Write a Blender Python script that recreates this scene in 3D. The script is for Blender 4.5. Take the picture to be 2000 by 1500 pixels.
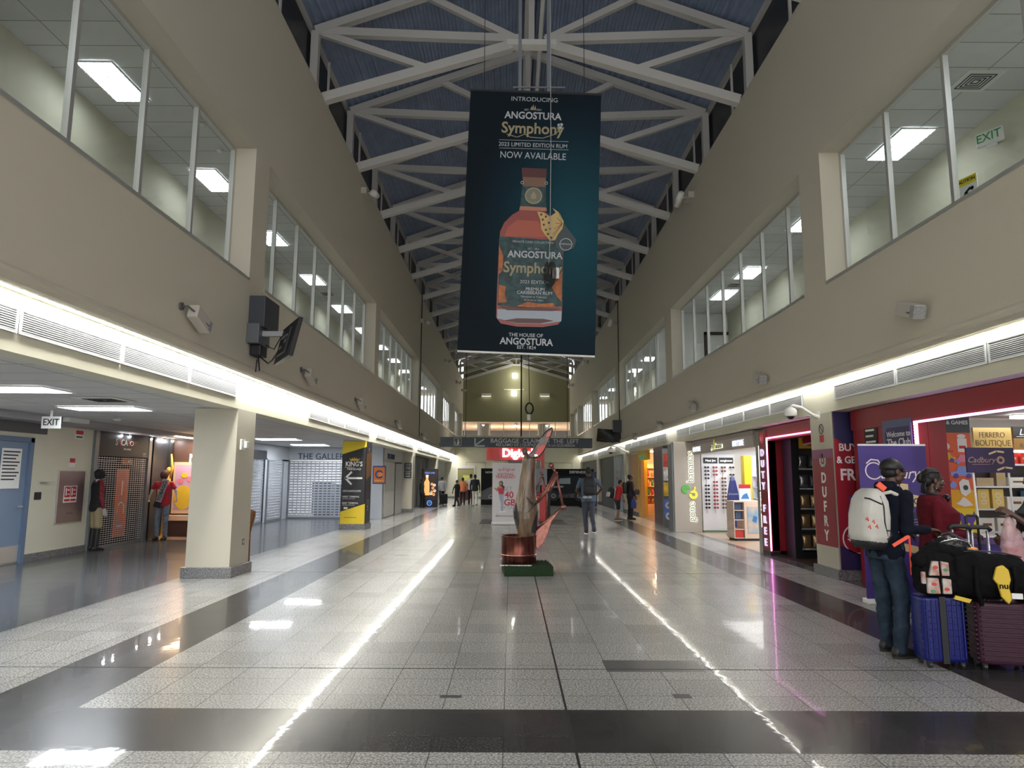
import bpy, bmesh, math, random
from mathutils import Vector, Matrix, noise
random.seed(7)
for _o in list(bpy.data.objects): bpy.data.objects.remove(_o)
SC = bpy.context.scene
COL = SC.collection
PI = math.pi
# ------------------------------------------------------------------ camera
FPX, PITCH, YAW, ROLL, EYE = 1340.0, .1345, .0008, .0045, 1.6
def ray(px, py):
    u = (px-1000)/FPX; v = (750-py)/FPX
    c, s = math.cos(ROLL), math.sin(ROLL)
    u, v = c*u-s*v, s*u+c*v
    x, y, z = u, math.cos(PITCH)-v*math.sin(PITCH), math.sin(PITCH)+v*math.cos(PITCH)
    return Vector((x*math.cos(YAW)+y*math.sin(YAW), -x*math.sin(YAW)+y*math.cos(YAW), z))
def fl(px, py, z=0.0):
    d = ray(px, py); t = (z-EYE)/d.z; return Vector((d.x*t, d.y*t, z))
def onX(px, py, X):
    d = ray(px, py); t = X/d.x; return Vector((X, d.y*t, EYE+d.z*t))
def onY(px, py, Y):
    d = ray(px, py); t = Y/d.y; return Vector((d.x*t, Y, EYE+d.z*t))
cam = bpy.data.cameras.new('camera'); camo = bpy.data.objects.new('camera', cam); COL.objects.link(camo)
cam.sensor_width = 36; cam.lens = FPX/2000*36; cam.clip_end = 300; cam.clip_start = .05
fw = ray(1000, 750).normalized(); rt = (ray(1100, 750)-ray(900, 750)).normalized(); up = rt.cross(fw)
camo.matrix_world = Matrix(((rt.x, up.x, -fw.x, 0), (rt.y, up.y, -fw.y, 0), (rt.z, up.z, -fw.z, EYE), (0, 0, 0, 1)))
SC.camera = camo
# ------------------------------------------------------------------ world and view
w = bpy.data.worlds.new('world'); SC.world = w; w.use_nodes = True
w.node_tree.nodes['Background'].inputs[0].default_value = (1, .98, .95, 1)
w.node_tree.nodes['Background'].inputs[1].default_value = .55
SC.view_settings.view_transform = 'Standard'; SC.view_settings.look = 'None'
SC.view_settings.gamma = 1; SC.view_settings.use_curve_mapping = False
SC.view_settings.exposure = 2.5
# strengths of the light sources the place has
COVE, TROFFER, UPTROFF = 9.5, 5.5, 1.9
# ------------------------------------------------------------------ materials
MATS = {}
def M(name, col=(.5,.5,.5), rough=.5, metal=0., emit=0., noise=0., nscale=8., bump=0., bscale=60., alpha=1., trans=0., spec=.5, ecol=None, col2=None, stretch=None, coat=0.):
    if name in MATS: return MATS[name]
    m = bpy.data.materials.new(name); m.use_nodes = True; MATS[name] = m
    nt = m.node_tree; b = nt.nodes['Principled BSDF']
    b.inputs['Base Color'].default_value = (*col, 1); b.inputs['Roughness'].default_value = rough
    b.inputs['Metallic'].default_value = metal; b.inputs['Alpha'].default_value = alpha
    b.inputs['Transmission Weight'].default_value = trans
    b.inputs['Specular IOR Level'].default_value = spec; b.inputs['Coat Weight'].default_value = coat
    if emit:
        b.inputs['Emission Color'].default_value = (*(ecol or col), 1); b.inputs['Emission Strength'].default_value = emit
    if noise or bump:
        tc = nt.nodes.new('ShaderNodeTexCoord'); src = tc.outputs['Object']
        if stretch:
            mp = nt.nodes.new('ShaderNodeMapping'); mp.inputs['Scale'].default_value = stretch
            nt.links.new(src, mp.inputs['Vector']); src = mp.outputs['Vector']
    if noise:
        n = nt.nodes.new('ShaderNodeTexNoise'); n.inputs['Scale'].default_value = nscale; n.inputs['Detail'].default_value = 5
        nt.links.new(src, n.inputs['Vector'])
        r = nt.nodes.new('ShaderNodeValToRGB'); r.color_ramp.elements[0].position = .35; r.color_ramp.elements[1].position = .65
        c2 = col2 or tuple(max(0, c*(1-noise)) for c in col)
        r.color_ramp.elements[0].color = (*c2, 1); r.color_ramp.elements[1].color = (*col, 1)
        nt.links.new(n.outputs['Fac'], r.inputs[0]); nt.links.new(r.outputs[0], b.inputs['Base Color'])
    if bump:
        n = nt.nodes.new('ShaderNodeTexNoise'); n.inputs['Scale'].default_value = bscale; n.inputs['Detail'].default_value = 3
        nt.links.new(src, n.inputs['Vector'])
        bp = nt.nodes.new('ShaderNodeBump'); bp.inputs['Strength'].default_value = bump; bp.inputs['Distance'].default_value = .01
        nt.links.new(n.outputs['Fac'], bp.inputs['Height']); nt.links.new(bp.outputs[0], b.inputs['Normal'])
    return m
def granite(name, c1, c2, joint, rough, tile=(.43, .41), off=(.39, .0), var=.12):
    m = bpy.data.materials.new(name); m.use_nodes = True; nt = m.node_tree; b = nt.nodes['Principled BSDF']; MATS[name] = m
    N, L = nt.nodes.new, nt.links.new
    tc = N('ShaderNodeTexCoord'); sp = N('ShaderNodeSeparateXYZ'); L(tc.outputs['Object'], sp.inputs[0])
    def math_(op, a, bb=None):
        n = N('ShaderNodeMath'); n.operation = op
        for i, v in enumerate((a, bb)):
            if v is None: continue
            if isinstance(v, (int, float)): n.inputs[i].default_value = v
            else: L(v, n.inputs[i])
        return n.outputs[0]
    cells, lines = [], []
    for k in (0, 1):
        t = math_('DIVIDE', math_('SUBTRACT', sp.outputs[k], off[k]), tile[k])
        cells.append(math_('FLOOR', t)); fr = math_('FRACT', t)
        d = math_('ABSOLUTE', math_('SUBTRACT', fr, .5))
        lines.append(math_('GREATER_THAN', d, .5-.0035/tile[k]))
    cb = N('ShaderNodeCombineXYZ'); L(cells[0], cb.inputs[0]); L(cells[1], cb.inputs[1])
    wn = N('ShaderNodeTexWhiteNoise'); wn.noise_dimensions = '3D'; L(cb.outputs[0], wn.inputs['Vector'])
    vo = N('ShaderNodeTexNoise'); vo.inputs['Scale'].default_value = 70; vo.inputs['Detail'].default_value = 2; L(tc.outputs['Object'], vo.inputs['Vector'])
    cr = N('ShaderNodeValToRGB'); e = cr.color_ramp.elements; e[0].position = .42; e[1].position = .58
    e[0].color = (*c2, 1); e[1].color = (*c1, 1); L(vo.outputs['Fac'], cr.inputs[0])
    big = N('ShaderNodeTexNoise'); big.inputs['Scale'].default_value = .9; L(tc.outputs['Object'], big.inputs['Vector'])
    hv = N('ShaderNodeHueSaturation'); L(cr.outputs[0], hv.inputs['Color'])
    v = math_('ADD', math_('MULTIPLY', math_('POWER', wn.outputs['Value'], 3), -var*1.6), math_('ADD', .92+var*.3, math_('MULTIPLY', big.outputs['Fac'], .16)))
    L(v, hv.inputs['Value'])
    mx = N('ShaderNodeMix'); mx.data_type = 'RGBA'; mx.inputs[7].default_value = (*joint, 1)
    L(hv.outputs[0], mx.inputs[6]); L(math_('MULTIPLY', math_('MAXIMUM', lines[0], lines[1]), .75), mx.inputs[0])
    L(mx.outputs[2], b.inputs['Base Color'])
    rn = N('ShaderNodeTexNoise'); rn.inputs['Scale'].default_value = 3; rn.inputs['Detail'].default_value = 4; L(tc.outputs['Object'], rn.inputs['Vector'])
    L(math_('ADD', rough-.03, math_('MULTIPLY', rn.outputs['Fac'], .08)), b.inputs['Roughness'])
    b.inputs['Specular IOR Level'].default_value = .22
    bp = N('ShaderNodeBump'); bp.inputs['Strength'].default_value = .06; bp.inputs['Distance'].default_value = .01
    wv = N('ShaderNodeTexNoise'); wv.inputs['Scale'].default_value = 6; L(tc.outputs['Object'], wv.inputs['Vector'])
    L(wv.outputs['Fac'], bp.inputs['Height']); L(bp.outputs[0], b.inputs['Normal']); L(bp.outputs[0], b.inputs['Coat Normal'])
    b.inputs['Coat Weight'].default_value = .2; b.inputs['Coat Roughness'].default_value = .035; b.inputs['Coat IOR'].default_value = 1.45
    return m
def glass(name, tint=(.9,.95,.95), refl=.07):
    m = bpy.data.materials.new(name); m.use_nodes = True; nt = m.node_tree; nt.nodes.clear(); MATS[name] = m
    o = nt.nodes.new('ShaderNodeOutputMaterial'); t = nt.nodes.new('ShaderNodeBsdfTransparent'); g = nt.nodes.new('ShaderNodeBsdfGlossy')
    t.inputs[0].default_value = (*tint, 1); g.inputs['Roughness'].default_value = .03; mx = nt.nodes.new('ShaderNodeMixShader')
    mx.inputs[0].default_value = refl; nt.links.new(t.outputs[0], mx.inputs[1]); nt.links.new(g.outputs[0], mx.inputs[2]); nt.links.new(mx.outputs[0], o.inputs[0])
    return m
# ------------------------------------------------------------------ mesh building
class MB:
    def __init__(s): s.v = []; s.f = []
    def add(s, vs, fs):
        n = len(s.v); s.v += [tuple(v) for v in vs]; s.f += [tuple(i+n for i in f) for f in fs]; return s
    def box(s, a, b):
        x0, x1 = sorted((a[0], b[0])); y0, y1 = sorted((a[1], b[1])); z0, z1 = sorted((a[2], b[2]))
        return s.add([(x0,y0,z0),(x1,y0,z0),(x1,y1,z0),(x0,y1,z0),(x0,y0,z1),(x1,y0,z1),(x1,y1,z1),(x0,y1,z1)],
                     [(0,3,2,1),(4,5,6,7),(0,1,5,4),(1,2,6,5),(2,3,7,6),(3,0,4,7)])
    def bar(s, p, q, w, h, upv=(0,0,1)):           # rectangular bar between two points
        p, q = Vector(p), Vector(q); d = (q-p).normalized(); u = Vector(upv)
        if abs(d.dot(u)) > .98: u = Vector((1,0,0))
        r = d.cross(u).normalized(); u = r.cross(d)
        vs = [c+r*(sx*w/2)+u*(sz*h/2) for c in (p, q) for sx, sz in ((-1,-1),(1,-1),(1,1),(-1,1))]
        return s.add(vs, [(0,1,2,3),(7,6,5,4),(0,4,5,1),(1,5,6,2),(2,6,7,3),(3,7,4,0)])
    def tube(s, pts, r, n=10, cap=True):           # round tube along points, r may be a list
        pts = [Vector(p) for p in pts]; rs = r if isinstance(r, (list, tuple)) else [r]*len(pts)
        base = len(s.v); prev = None
        for i, p in enumerate(pts):
            d = (pts[min(i+1, len(pts)-1)]-pts[max(i-1, 0)]).normalized()
            u = Vector((0,0,1)) if abs(d.z) < .95 else Vector((1,0,0))
            if prev is not None: u = prev
            a = d.cross(u).normalized(); bb = a.cross(d).normalized(); prev = bb
            for k in range(n):
                t = 2*PI*k/n; s.v.append(tuple(p+a*(math.cos(t)*rs[i])+bb*(math.sin(t)*rs[i])))
        for i in range(len(pts)-1):
            for k in range(n):
                k2 = (k+1) % n; s.f.append((base+i*n+k, base+i*n+k2, base+(i+1)*n+k2, base+(i+1)*n+k))
        if cap:
            s.f.append(tuple(base+k for k in reversed(range(n)))); e = base+(len(pts)-1)*n; s.f.append(tuple(e+k for k in range(n)))
        return s
    def lathe(s, prof, c=(0,0,0), n=24, cap=True):  # prof: (radius, z)
        base = len(s.v)
        for r, z in prof:
            for k in range(n):
                t = 2*PI*k/n; s.v.append((c[0]+r*math.cos(t), c[1]+r*math.sin(t), c[2]+z))
        for i in range(len(prof)-1):
            for k in range(n):
                k2 = (k+1) % n; s.f.append((base+i*n+k, base+i*n+k2, base+(i+1)*n+k2, base+(i+1)*n+k))
        if cap:
            s.f.append(tuple(base+k for k in reversed(range(n)))); e = base+(len(prof)-1)*n; s.f.append(tuple(e+k for k in range(n)))
        return s
    def loft(s, rings, n=20, cap=True):             # rings: (centre, rx, ry[, rotation matrix]) super-ellipse
        base = len(s.v)
        for rg in rings:
            c = Vector(rg[0]); Rm = rg[3] if len(rg) > 3 and rg[3] is not None else None
            pw = rg[4] if len(rg) > 4 else 1.
            for k in range(n):
                t = 2*PI*k/n; ct, st = math.cos(t), math.sin(t)
                v = Vector((math.copysign(abs(ct)**pw, ct)*rg[1], math.copysign(abs(st)**pw, st)*rg[2], 0))
                if Rm is not None: v = Rm @ v
                s.v.append(tuple(c+v))
        m = len(rings)
        for i in range(m-1):
            for k in range(n):
                k2 = (k+1) % n; s.f.append((base+i*n+k, base+i*n+k2, base+(i+1)*n+k2, base+(i+1)*n+k))
        if cap:
            s.f.append(tuple(base+k for k in reversed(range(n)))); e = base+(m-1)*n; s.f.append(tuple(e+k for k in range(n)))
        return s
    def ball(s, c, r, R=None, n=14, m=9):           # ellipsoid
        c = Vector(c); r = (r, r, r) if isinstance(r, (int, float)) else r
        base = len(s.v)
        for i in range(1, m):
            a = PI*i/m
            for k in range(n):
                t = 2*PI*k/n; v = Vector((math.sin(a)*math.cos(t)*r[0], math.sin(a)*math.sin(t)*r[1], -math.cos(a)*r[2]))
                s.v.append(tuple(c+(R @ v if R is not None else v)))
        for zz in (-1, 1):
            v = Vector((0, 0, zz*r[2])); s.v.append(tuple(c+(R @ v if R is not None else v)))
        b0, b1 = len(s.v)-2, len(s.v)-1
        for i in range(m-2):
            for k in range(n):
                k2 = (k+1) % n; s.f.append((base+i*n+k, base+i*n+k2, base+(i+1)*n+k2, base+(i+1)*n+k))
        for k in range(n):
            k2 = (k+1) % n; s.f.append((b0, base+k2, base+k)); s.f.append((base+(m-2)*n+k, base+(m-2)*n+k2, b1))
        return s
    def cap_(s, p, q, r0, r1, n=12):                # closed tapered capsule
        p, q = Vector(p), Vector(q); d = (q-p); L = d.length
        if L < 1e-5: return s.ball(p, r0)
        d /= L; u = Vector((0,0,1)) if abs(d.z) < .95 else Vector((1,0,0)); a = d.cross(u).normalized(); b = a.cross(d).normalized()
        R = Matrix((a, b, d)).transposed(); rings = []
        for t in (-80, -50, -20): rr = math.radians(t); rings.append((p+d*(math.sin(rr)*r0), r0*math.cos(rr), r0*math.cos(rr), R))
        for t in (20, 50, 80): rr = math.radians(t); rings.append((q+d*(math.sin(rr)*r1), r1*math.cos(rr), r1*math.cos(rr), R))
        return s.loft(rings, n)
    def prism(s, pts, y0, y1):                       # polygon in x,z extruded along y
        n = len(pts); s0 = len(s.v)
        s.v += [(x, y0, z) for x, z in pts]+[(x, y1, z) for x, z in pts]
        s.f.append(tuple(s0+i for i in range(n))); s.f.append(tuple(s0+n+i for i in reversed(range(n))))
        for i in range(n): j = (i+1) % n; s.f.append((s0+i, s0+n+i, s0+n+j, s0+j))
        return s
    def mesh(s, name, smooth=False):
        me = bpy.data.meshes.new(name); me.from_pydata(s.v, [], s.f); me.update()
        bm = bmesh.new(); bm.from_mesh(me); bmesh.ops.recalc_face_normals(bm, faces=bm.faces); bm.to_mesh(me); bm.free()
        if smooth: me.polygons.foreach_set('use_smooth', [True]*len(me.polygons))
        return me
    def build(s, name, mat, parent=None, smooth=False, bevel=0.):
        me = s.mesh(name, smooth); o = bpy.data.objects.new(name, me); COL.objects.link(o)
        if mat: me.materials.append(mat)
        if parent: o.parent = parent
        if bevel:
            b = o.modifiers.new('b', 'BEVEL'); b.width = bevel; b.segments = 2; b.limit_method = 'ANGLE'
        return o
def tag(o, label=None, cat=None, group=None, kind=None):
    if label: o['label'] = label
    if cat: o['category'] = cat
    if group: o['group'] = group
    if kind: o['kind'] = kind
    return o
def root(name, label, cat, loc=(0,0,0), rz=0., group=None):
    o = bpy.data.objects.new(name, None); COL.objects.link(o); o.location = loc; o.rotation_euler = (0, 0, rz); o.empty_display_size = .1
    return tag(o, label, cat, group)
def struct(name, mb, mat, bevel=0.):
    return tag(mb.build(name, mat, bevel=bevel), kind='structure')
def copy_tree(o, parent=None):
    c = o.copy(); COL.objects.link(c)
    if parent: c.parent = parent
    for ch in [x for x in bpy.data.objects if x.parent == o and x != c]: copy_tree(ch, c)
    return c
ORD = ['nearest','second','third','fourth','fifth','sixth','seventh','eighth','ninth','tenth','eleventh','twelfth','thirteenth','fourteenth','fifteenth','sixteenth','seventeenth','eighteenth','nineteenth','twentieth']
ORD += [('twenty-'+x) for x in ('first','second','third','fourth','fifth','sixth','seventh','eighth','ninth')]+['thirtieth']+[('thirty-'+x) for x in ('first','second','third','fourth','fifth','sixth','seventh','eighth','ninth')]+['fortieth']+[('forty-'+x) for x in ('first','second','third','fourth','fifth','sixth','seventh','eighth','ninth')]+['fiftieth']
def nth(i): return 'nearest' if i == 0 else ORD[i]+' from the near end'
# text as a mesh in the local x,z plane of its parent, facing -y
def text(s, size, x, z, mat, parent, y=-.004, bold=0., align='CENTER', name='lettering', sx=1., ext=.0015, rot=0., sp=1., shear=0.):
    cu = bpy.data.curves.new(name, 'FONT'); cu.body = s; cu.size = size; cu.align_x = align; cu.align_y = 'CENTER'
    cu.extrude = ext; cu.offset = bold*size; cu.space_character = sp; cu.resolution_u = 3; cu.shear = shear
    o = bpy.data.objects.new(name, cu); COL.objects.link(o)
    dg = bpy.context.evaluated_depsgraph_get(); me = bpy.data.meshes.new_from_object(o.evaluated_get(dg)); bpy.data.objects.remove(o)
    me.transform(Matrix.Translation((x, y, z)) @ Matrix.Rotation(rot, 4, 'Y') @ Matrix.Diagonal((sx, 1, 1, 1)) @ Matrix.Rotation(PI/2, 4, 'X'))
    me.materials.clear(); me.materials.append(mat)
    t = bpy.data.objects.new(name, me); COL.objects.link(t); t.parent = parent
    return t
def shape(pts, mat, parent, name='printed_shape', y0=-.004, y1=-.001):
    return MB().prism(pts, y0, y1).build(name, mat, parent)
def rect(x0, z0, x1, z1): return [(x0, z0), (x1, z0), (x1, z1), (x0, z1)]
def disc(cx, cz, rx, rz=None, n=24, a0=0., a1=2*PI): 
    rz = rz or rx; full = abs(a1-a0-2*PI) < 1e-4; k = n if full else n+1
    return [(cx+rx*math.cos(a0+(a1-a0)*i/n), cz+rz*math.sin(a0+(a1-a0)*i/n)) for i in range(k)]
def ring_shape(cx, cz, r0, r1, mat, parent, name='printed_ring', a0=0., a1=2*PI, n=28, y0=-.004, y1=-.001):
    mb = MB()
    for i in range(n):
        a, b = a0+(a1-a0)*i/n, a0+(a1-a0)*(i+1)/n
        mb.prism([(cx+r*math.cos(t), cz+r*math.sin(t)) for r, t in ((r0, a), (r1, a), (r1, b), (r0, b))], y0, y1)
    return mb.build(name, mat, parent)
def stroke(pts, wd, mat, parent, name='printed_line', y0=-.004, y1=-.001):
    mb = MB()
    for (x0, z0), (x1, z1) in zip(pts, pts[1:]):
        dx, dz = x1-x0, z1-z0; L = math.hypot(dx, dz) or 1; nx, nz = -dz/L*wd/2, dx/L*wd/2; ex, ez = dx/L*wd*.3, dz/L*wd*.3
        mb.prism([(x0+nx-ex, z0+nz-ez), (x0-nx-ex, z0-nz-ez), (x1-nx+ex, z1-nz+ez), (x1+nx+ex, z1+nz+ez)], y0, y1)
    return mb.build(name, mat, parent)
def board(name, label, cat, loc, rz, w_, h_, t, mat, group=None, part='panel', bevel=0.):   # upright panel; local x right, z up, face towards -y
    r = root(name, label, cat, loc, rz, group); MB().box((0, 0, 0), (w_, t, h_)).build(part, mat, r, bevel=bevel); return r
# ------------------------------------------------------------------ the hall
XL, XR = -4.2, 5.05            # upper walls
CL, CR = -4.44, 5.22           # faces of columns and fascias
Y0, Y1 = -8.0, 59.3
ZS, ZH, ZT = 4.72, 6.92, 9.92  # sill, window head, wall top
ZC = 2.68                      # ceiling of the side zones
cream = M('cream_paint', (.60,.56,.46), .8, bump=.15, bscale=90)
creamdk = M('olive_paint', (.30,.29,.17), .8, bump=.15, bscale=90)
creamlt = M('pale_cream_paint', (.74,.72,.58), .7, bump=.05)
whitep = M('white_paint', (.78,.78,.75), .6)
steelw = M('grey_steel_paint', (.62,.61,.58), .5)
alum = M('aluminium', (.62,.62,.6), .35, metal=.6)
dark = M('black_matte', (.012,.012,.014), .5)
ceilt = None
gr_base = M('granite_skirting', (.30,.30,.31), .25, noise=.75, nscale=70)
f_light = granite('light_granite_floor', (.50,.495,.475), (.215,.213,.208), (.06,.06,.06), .24)
f_dark = granite('dark_granite_floor', (.060,.057,.058), (.028,.026,.027), (.012,.012,.012), .24, var=.2)
f_side = granite('grey_granite_floor', (.15,.155,.165), (.085,.09,.10), (.04,.04,.04), .2, var=.1)
f_wood = M('pale_wood_floor', (.55,.42,.30), .25, noise=.2, nscale=4, stretch=(1,8,1))
def ceiling_tiles():
    m = M('ceiling_tile', (.50,.50,.49), .9); nt = m.node_tree; b = nt.nodes['Principled BSDF']
    tc = nt.nodes.new('ShaderNodeTexCoord'); br = nt.nodes.new('ShaderNodeTexBrick'); br.offset = 0; br.inputs['Scale'].default_value = 1
    br.inputs['Brick Width'].default_value = 1.22; br.inputs['Row Height'].default_value = .61; br.inputs['Mortar Size'].default_value = .012
    br.inputs['Color1'].default_value = (.72,.72,.72,1); br.inputs['Color2'].default_value = (.66,.66,.66,1); br.inputs['Mortar'].default_value = (.36,.36,.36,1)
    nt.links.new(tc.outputs['Object'], br.inputs['Vector']); nt.links.new(br.outputs['Color'], b.inputs['Base Color'])
    return m
ceilt = ceiling_tiles()
# floor: one mesh, each strip of granite its own material
def make_floor():
    xs = [-13, -5.22, -3.76, -3.0, 3.7, 4.42, 5.22, 13]
    ys = [Y0, 4.27, 5.02, 72]
    me = bpy.data.meshes.new('floor'); v = []; f = []; mi = []
    for y in ys:
        for x in xs: v.append((x, y, 0))
    n = len(xs)
    for j in range(len(ys)-1):
        for i in range(n-1):
            f.append((j*n+i, j*n+i+1, (j+1)*n+i+1, (j+1)*n+i))
            k = 0
            if i in (0,): k = 2
            elif i == 6: k = 2
            elif i in (2, 4): k = 1
            elif j == 1 and 2 <= i <= 4: k = 1
            mi.append(k)
    me.from_pydata(v, [], f); me.materials.append(f_light); me.materials.append(f_dark); me.materials.append(f_side)
    me.polygons.foreach_set('material_index', mi)
    o = bpy.data.objects.new('floor', me); COL.objects.link(o); tag(o, kind='structure')
make_floor()
jm = M('expansion_joint', (.015,.015,.015), .6)
struct('trim_1', MB().box((.382, Y0, .0), (.398, 52, .0012)), jm)
struct('trim_2', MB().box((-5.2, 6.03, .0), (5.2, 6.045, .0012)), jm)
struct('trim_3', MB().box((-5.2, 11.85, .0), (5.2, 11.862, .0012)), jm)
# odd grey replacement tiles in the floor
tl = M('grey_tile_patch', (.10,.10,.105), .2)
for i, (px, py, w_, d_) in enumerate(((1186,1312,.82,.36),(1318,1364,.13,.1),(858,1363,.16,.06),(770,1086,.4,.3))):
    p = fl(px, py); 
    struct('floor_patch_%d' % (i+1), MB().box((p.x, p.y, 0), (p.x+w_, p.y+d_, .001)), tl)
wins_l = [(1.2,10.65),(11.3,20.75),(21.4,30.7),(31.3,41.2),(41.9,50.2),(50.9,58.4)]
wins_r = [(1.2,10.7),(11.5,21.3),(22.15,32.0),(32.9,42.2),(43.1,51.5),(52.4,58.4)]
glz = glass('window_glass')
def upper_wall(name, X, sgn, wins):
    T = .42*sgn; mb = MB()
    mb.box((X, Y0, 3.25), (X+T, Y1, ZS)); mb.box((X, Y0, ZH), (X+T, Y1, ZT))
    e = [Y0]+[q for w_ in wins for q in w_]+[Y1]
    for i in range(0, len(e), 2): mb.box((X, e[i], ZS), (X+T, e[i+1], ZH))
    struct(name, mb, cream)
upper_wall('wall_left', XL, -1, wins_l); upper_wall('wall_right', XR, 1, wins_r)
wn_ = 0
for X, s, wins in ((XL, -1, wins_l), (XR, 1, wins_r)):
    for a, b in wins:
        wn_ += 1; xo = X+.36*s; mb = MB()
        mb.box((xo-.03, a, ZS), (xo+.03, b, ZS+.06)); mb.box((xo-.03, a, ZH-.06), (xo+.03, b, ZH))
        n = 7; st = (b-a)/n
        for k in range(n+1):
            y = a+st*k; y = min(max(y, a+.035), b-.035); mb.box((xo-.035, y-.03, ZS), (xo+.035, y+.03, ZH))
        o = struct('window_%d' % wn_, mb, alum)
        g = MB()
        for k in range(n): g.add([(xo, a+st*k+.03, ZS+.06), (xo, a+st*(k+1)-.03, ZS+.06), (xo, a+st*(k+1)-.03, ZH-.06), (xo, a+st*k+.03, ZH-.06)], [(0,1,2,3)])
        g.build('window_pane', glz, o)
        MB().box((X-.012*s, a, ZS-.035), (X+.3*s, b, ZS+.012)).build('window_sill', alum, o)
# rounded nosing along the bottom of the upper walls
for nm, X, s in (('trim_4', XL, -1), ('trim_5', XR, 1)):
    mb = MB().tube([(X+.03*s, Y0, 3.27), (X+.03*s, 52, 3.27)], .085, 14); struct(nm, mb, cream)
    for pgn in mb.v: pass
# soffit above the cove lights, fascias with their flat underside
for nm, C_, X, s in (('trim_6', CL, XL, -1), ('trim_7', CR, XR, 1)):
    struct(nm, MB().box((X+.1*s, Y0, 3.262), (C_+.3*s, 52, 3.32)), cream)
for nm, C_, s in (('wall_fascia_left', CL, -1), ('wall_fascia_right', CR, 1)):
    struct(nm, MB().box((C_, Y0, ZC), (C_+.26*s, 52, 3.262)), creamlt)
# side zones
struct('ceiling_left', MB().box((CL-.26, Y0, ZC+.005), (-12, 52, ZC+.06)), ceilt)
struct('ceiling_right', MB().box((CR+.26, Y0, ZC+.005), (12, 52, ZC+.06)), ceilt)
# upper corridors behind the windows
for nm, X, s, Xb in (('left', XL, -1, -7.95), ('right', XR, 1, 8.3)):
    zc_ = 8.55 if nm == 'left' else 7.85
    struct('ceiling_corridor_%s' % nm, MB().box((X+.42*s, Y0, zc_), (Xb, Y1, zc_+.05)), ceilt)
    struct('floor_corridor_%s' % nm, MB().box((X+.42*s, Y0, 4.0), (Xb, Y1, 4.1)), whitep)
    struct('wall_corridor_%s' % nm, MB().box((Xb, Y0, 4.1), (Xb+.1*s, Y1, zc_)), M('corridor_paint', (.66,.64,.50), .7))
    struct('trim_beam_%s' % nm, MB().box((X+.42*s, Y0, zc_-.5), (X+.75*s, Y1, zc_)), creamlt)
struct('wall_partition_right', MB().box((5.5, 19.2+6.6, 4.1), (8.3, 26.0, 7.85)), whitep)
# gable end, gallery behind the sign, lower end wall
apex = (.42, 13.45)
g = MB(); g.prism([(XL, 6.33), (XR, 6.33), (XR, 11.6), apex, (XL, 11.6)], Y1, Y1+.3); struct('wall_gable', g, creamdk)
struct('wall_end', MB().box((-8, 52, 0), (9, 52.3, 4.68)), creamlt)
struct('floor_gallery', MB().box((-8, 52.3, 4.0), (9, 72, 4.1)), whitep)
struct('ceiling_gallery', MB().box((-8, Y1+.3, 6.33), (9, 72, 6.4)), M('peach_ceiling', (.72,.56,.42), .8))
struct('wall_gallery', MB().box((-8, 71, 4.1), (9, 71.2, 6.33)), M('dark_window_wall', (.10,.11,.12), .3))
for i, px in enumerate((927-1+19, 1062)):
    p = onY(px, 840, 62); c = MB().lathe([(.55, 4.1), (.55, 6.33)], (p.x, 62, 0), 24)
    tag(c.build('concrete_column', M('grey_concrete', (.36,.37,.35), .7), smooth=False), 'round grey concrete column in the far gallery above the sign, %s of the two' % ('left' if i == 0 else 'right'), 'column', 'round gallery columns')
gm = MB()
for k in range(9): x = -4.1+k*1.14; gm.box((x-.03, 60.4, 4.1), (x+.03, 60.46, 6.33))
wg = struct('window_13', gm, whitep); 
for k in range(9):
    x = -4.1+k*1.14
MB().box((-4.1, 70.9, 4.6), (5.0, 70.95, 5.25)).build('window_pane', M('night_glass', (.35,.40,.38), .2), wg)
# roof deck: corrugated, ribs run the length of the hall
HE = 5.35; zr = apex[1]; slope = (apex[1]-11.62)/4.97
def deck(sgn):
    pr = []; n = 30; st = HE/n
    for i in range(n):
        for t, dz in ((0, 0), (.35, 0), (.45, .045), (.9, .045), (1., 0)):
            d = (i+t)*st; 
            if t == 1. and i < n-1: continue
            pr.append((apex[0]+sgn*d, zr-d*slope+.11+dz))
    me = MB(); v = [(x, Y0, z) for x, z in pr]+[(x, Y1+.2, z) for x, z in pr]; m = len(pr)
    return me.add(v, [(i, i+1, m+i+1, m+i) for i in range(m-1)])
blue = M('blue_roof_deck', (.25,.32,.47), .55, noise=.15, nscale=3)
struct('ceiling_roof_left', deck(-1), blue); struct('ceiling_roof_right', deck(1), blue)
for nm, X, s in (('left', XL, -1), ('right', XR, 1)):
    struct('trim_clerestory_%s' % nm, MB().box((X+.42*s, Y0, ZT-.02), (X+.45*s, Y1, 11.75)), M('dark_clerestory', (.02,.022,.03), .4))
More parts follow.
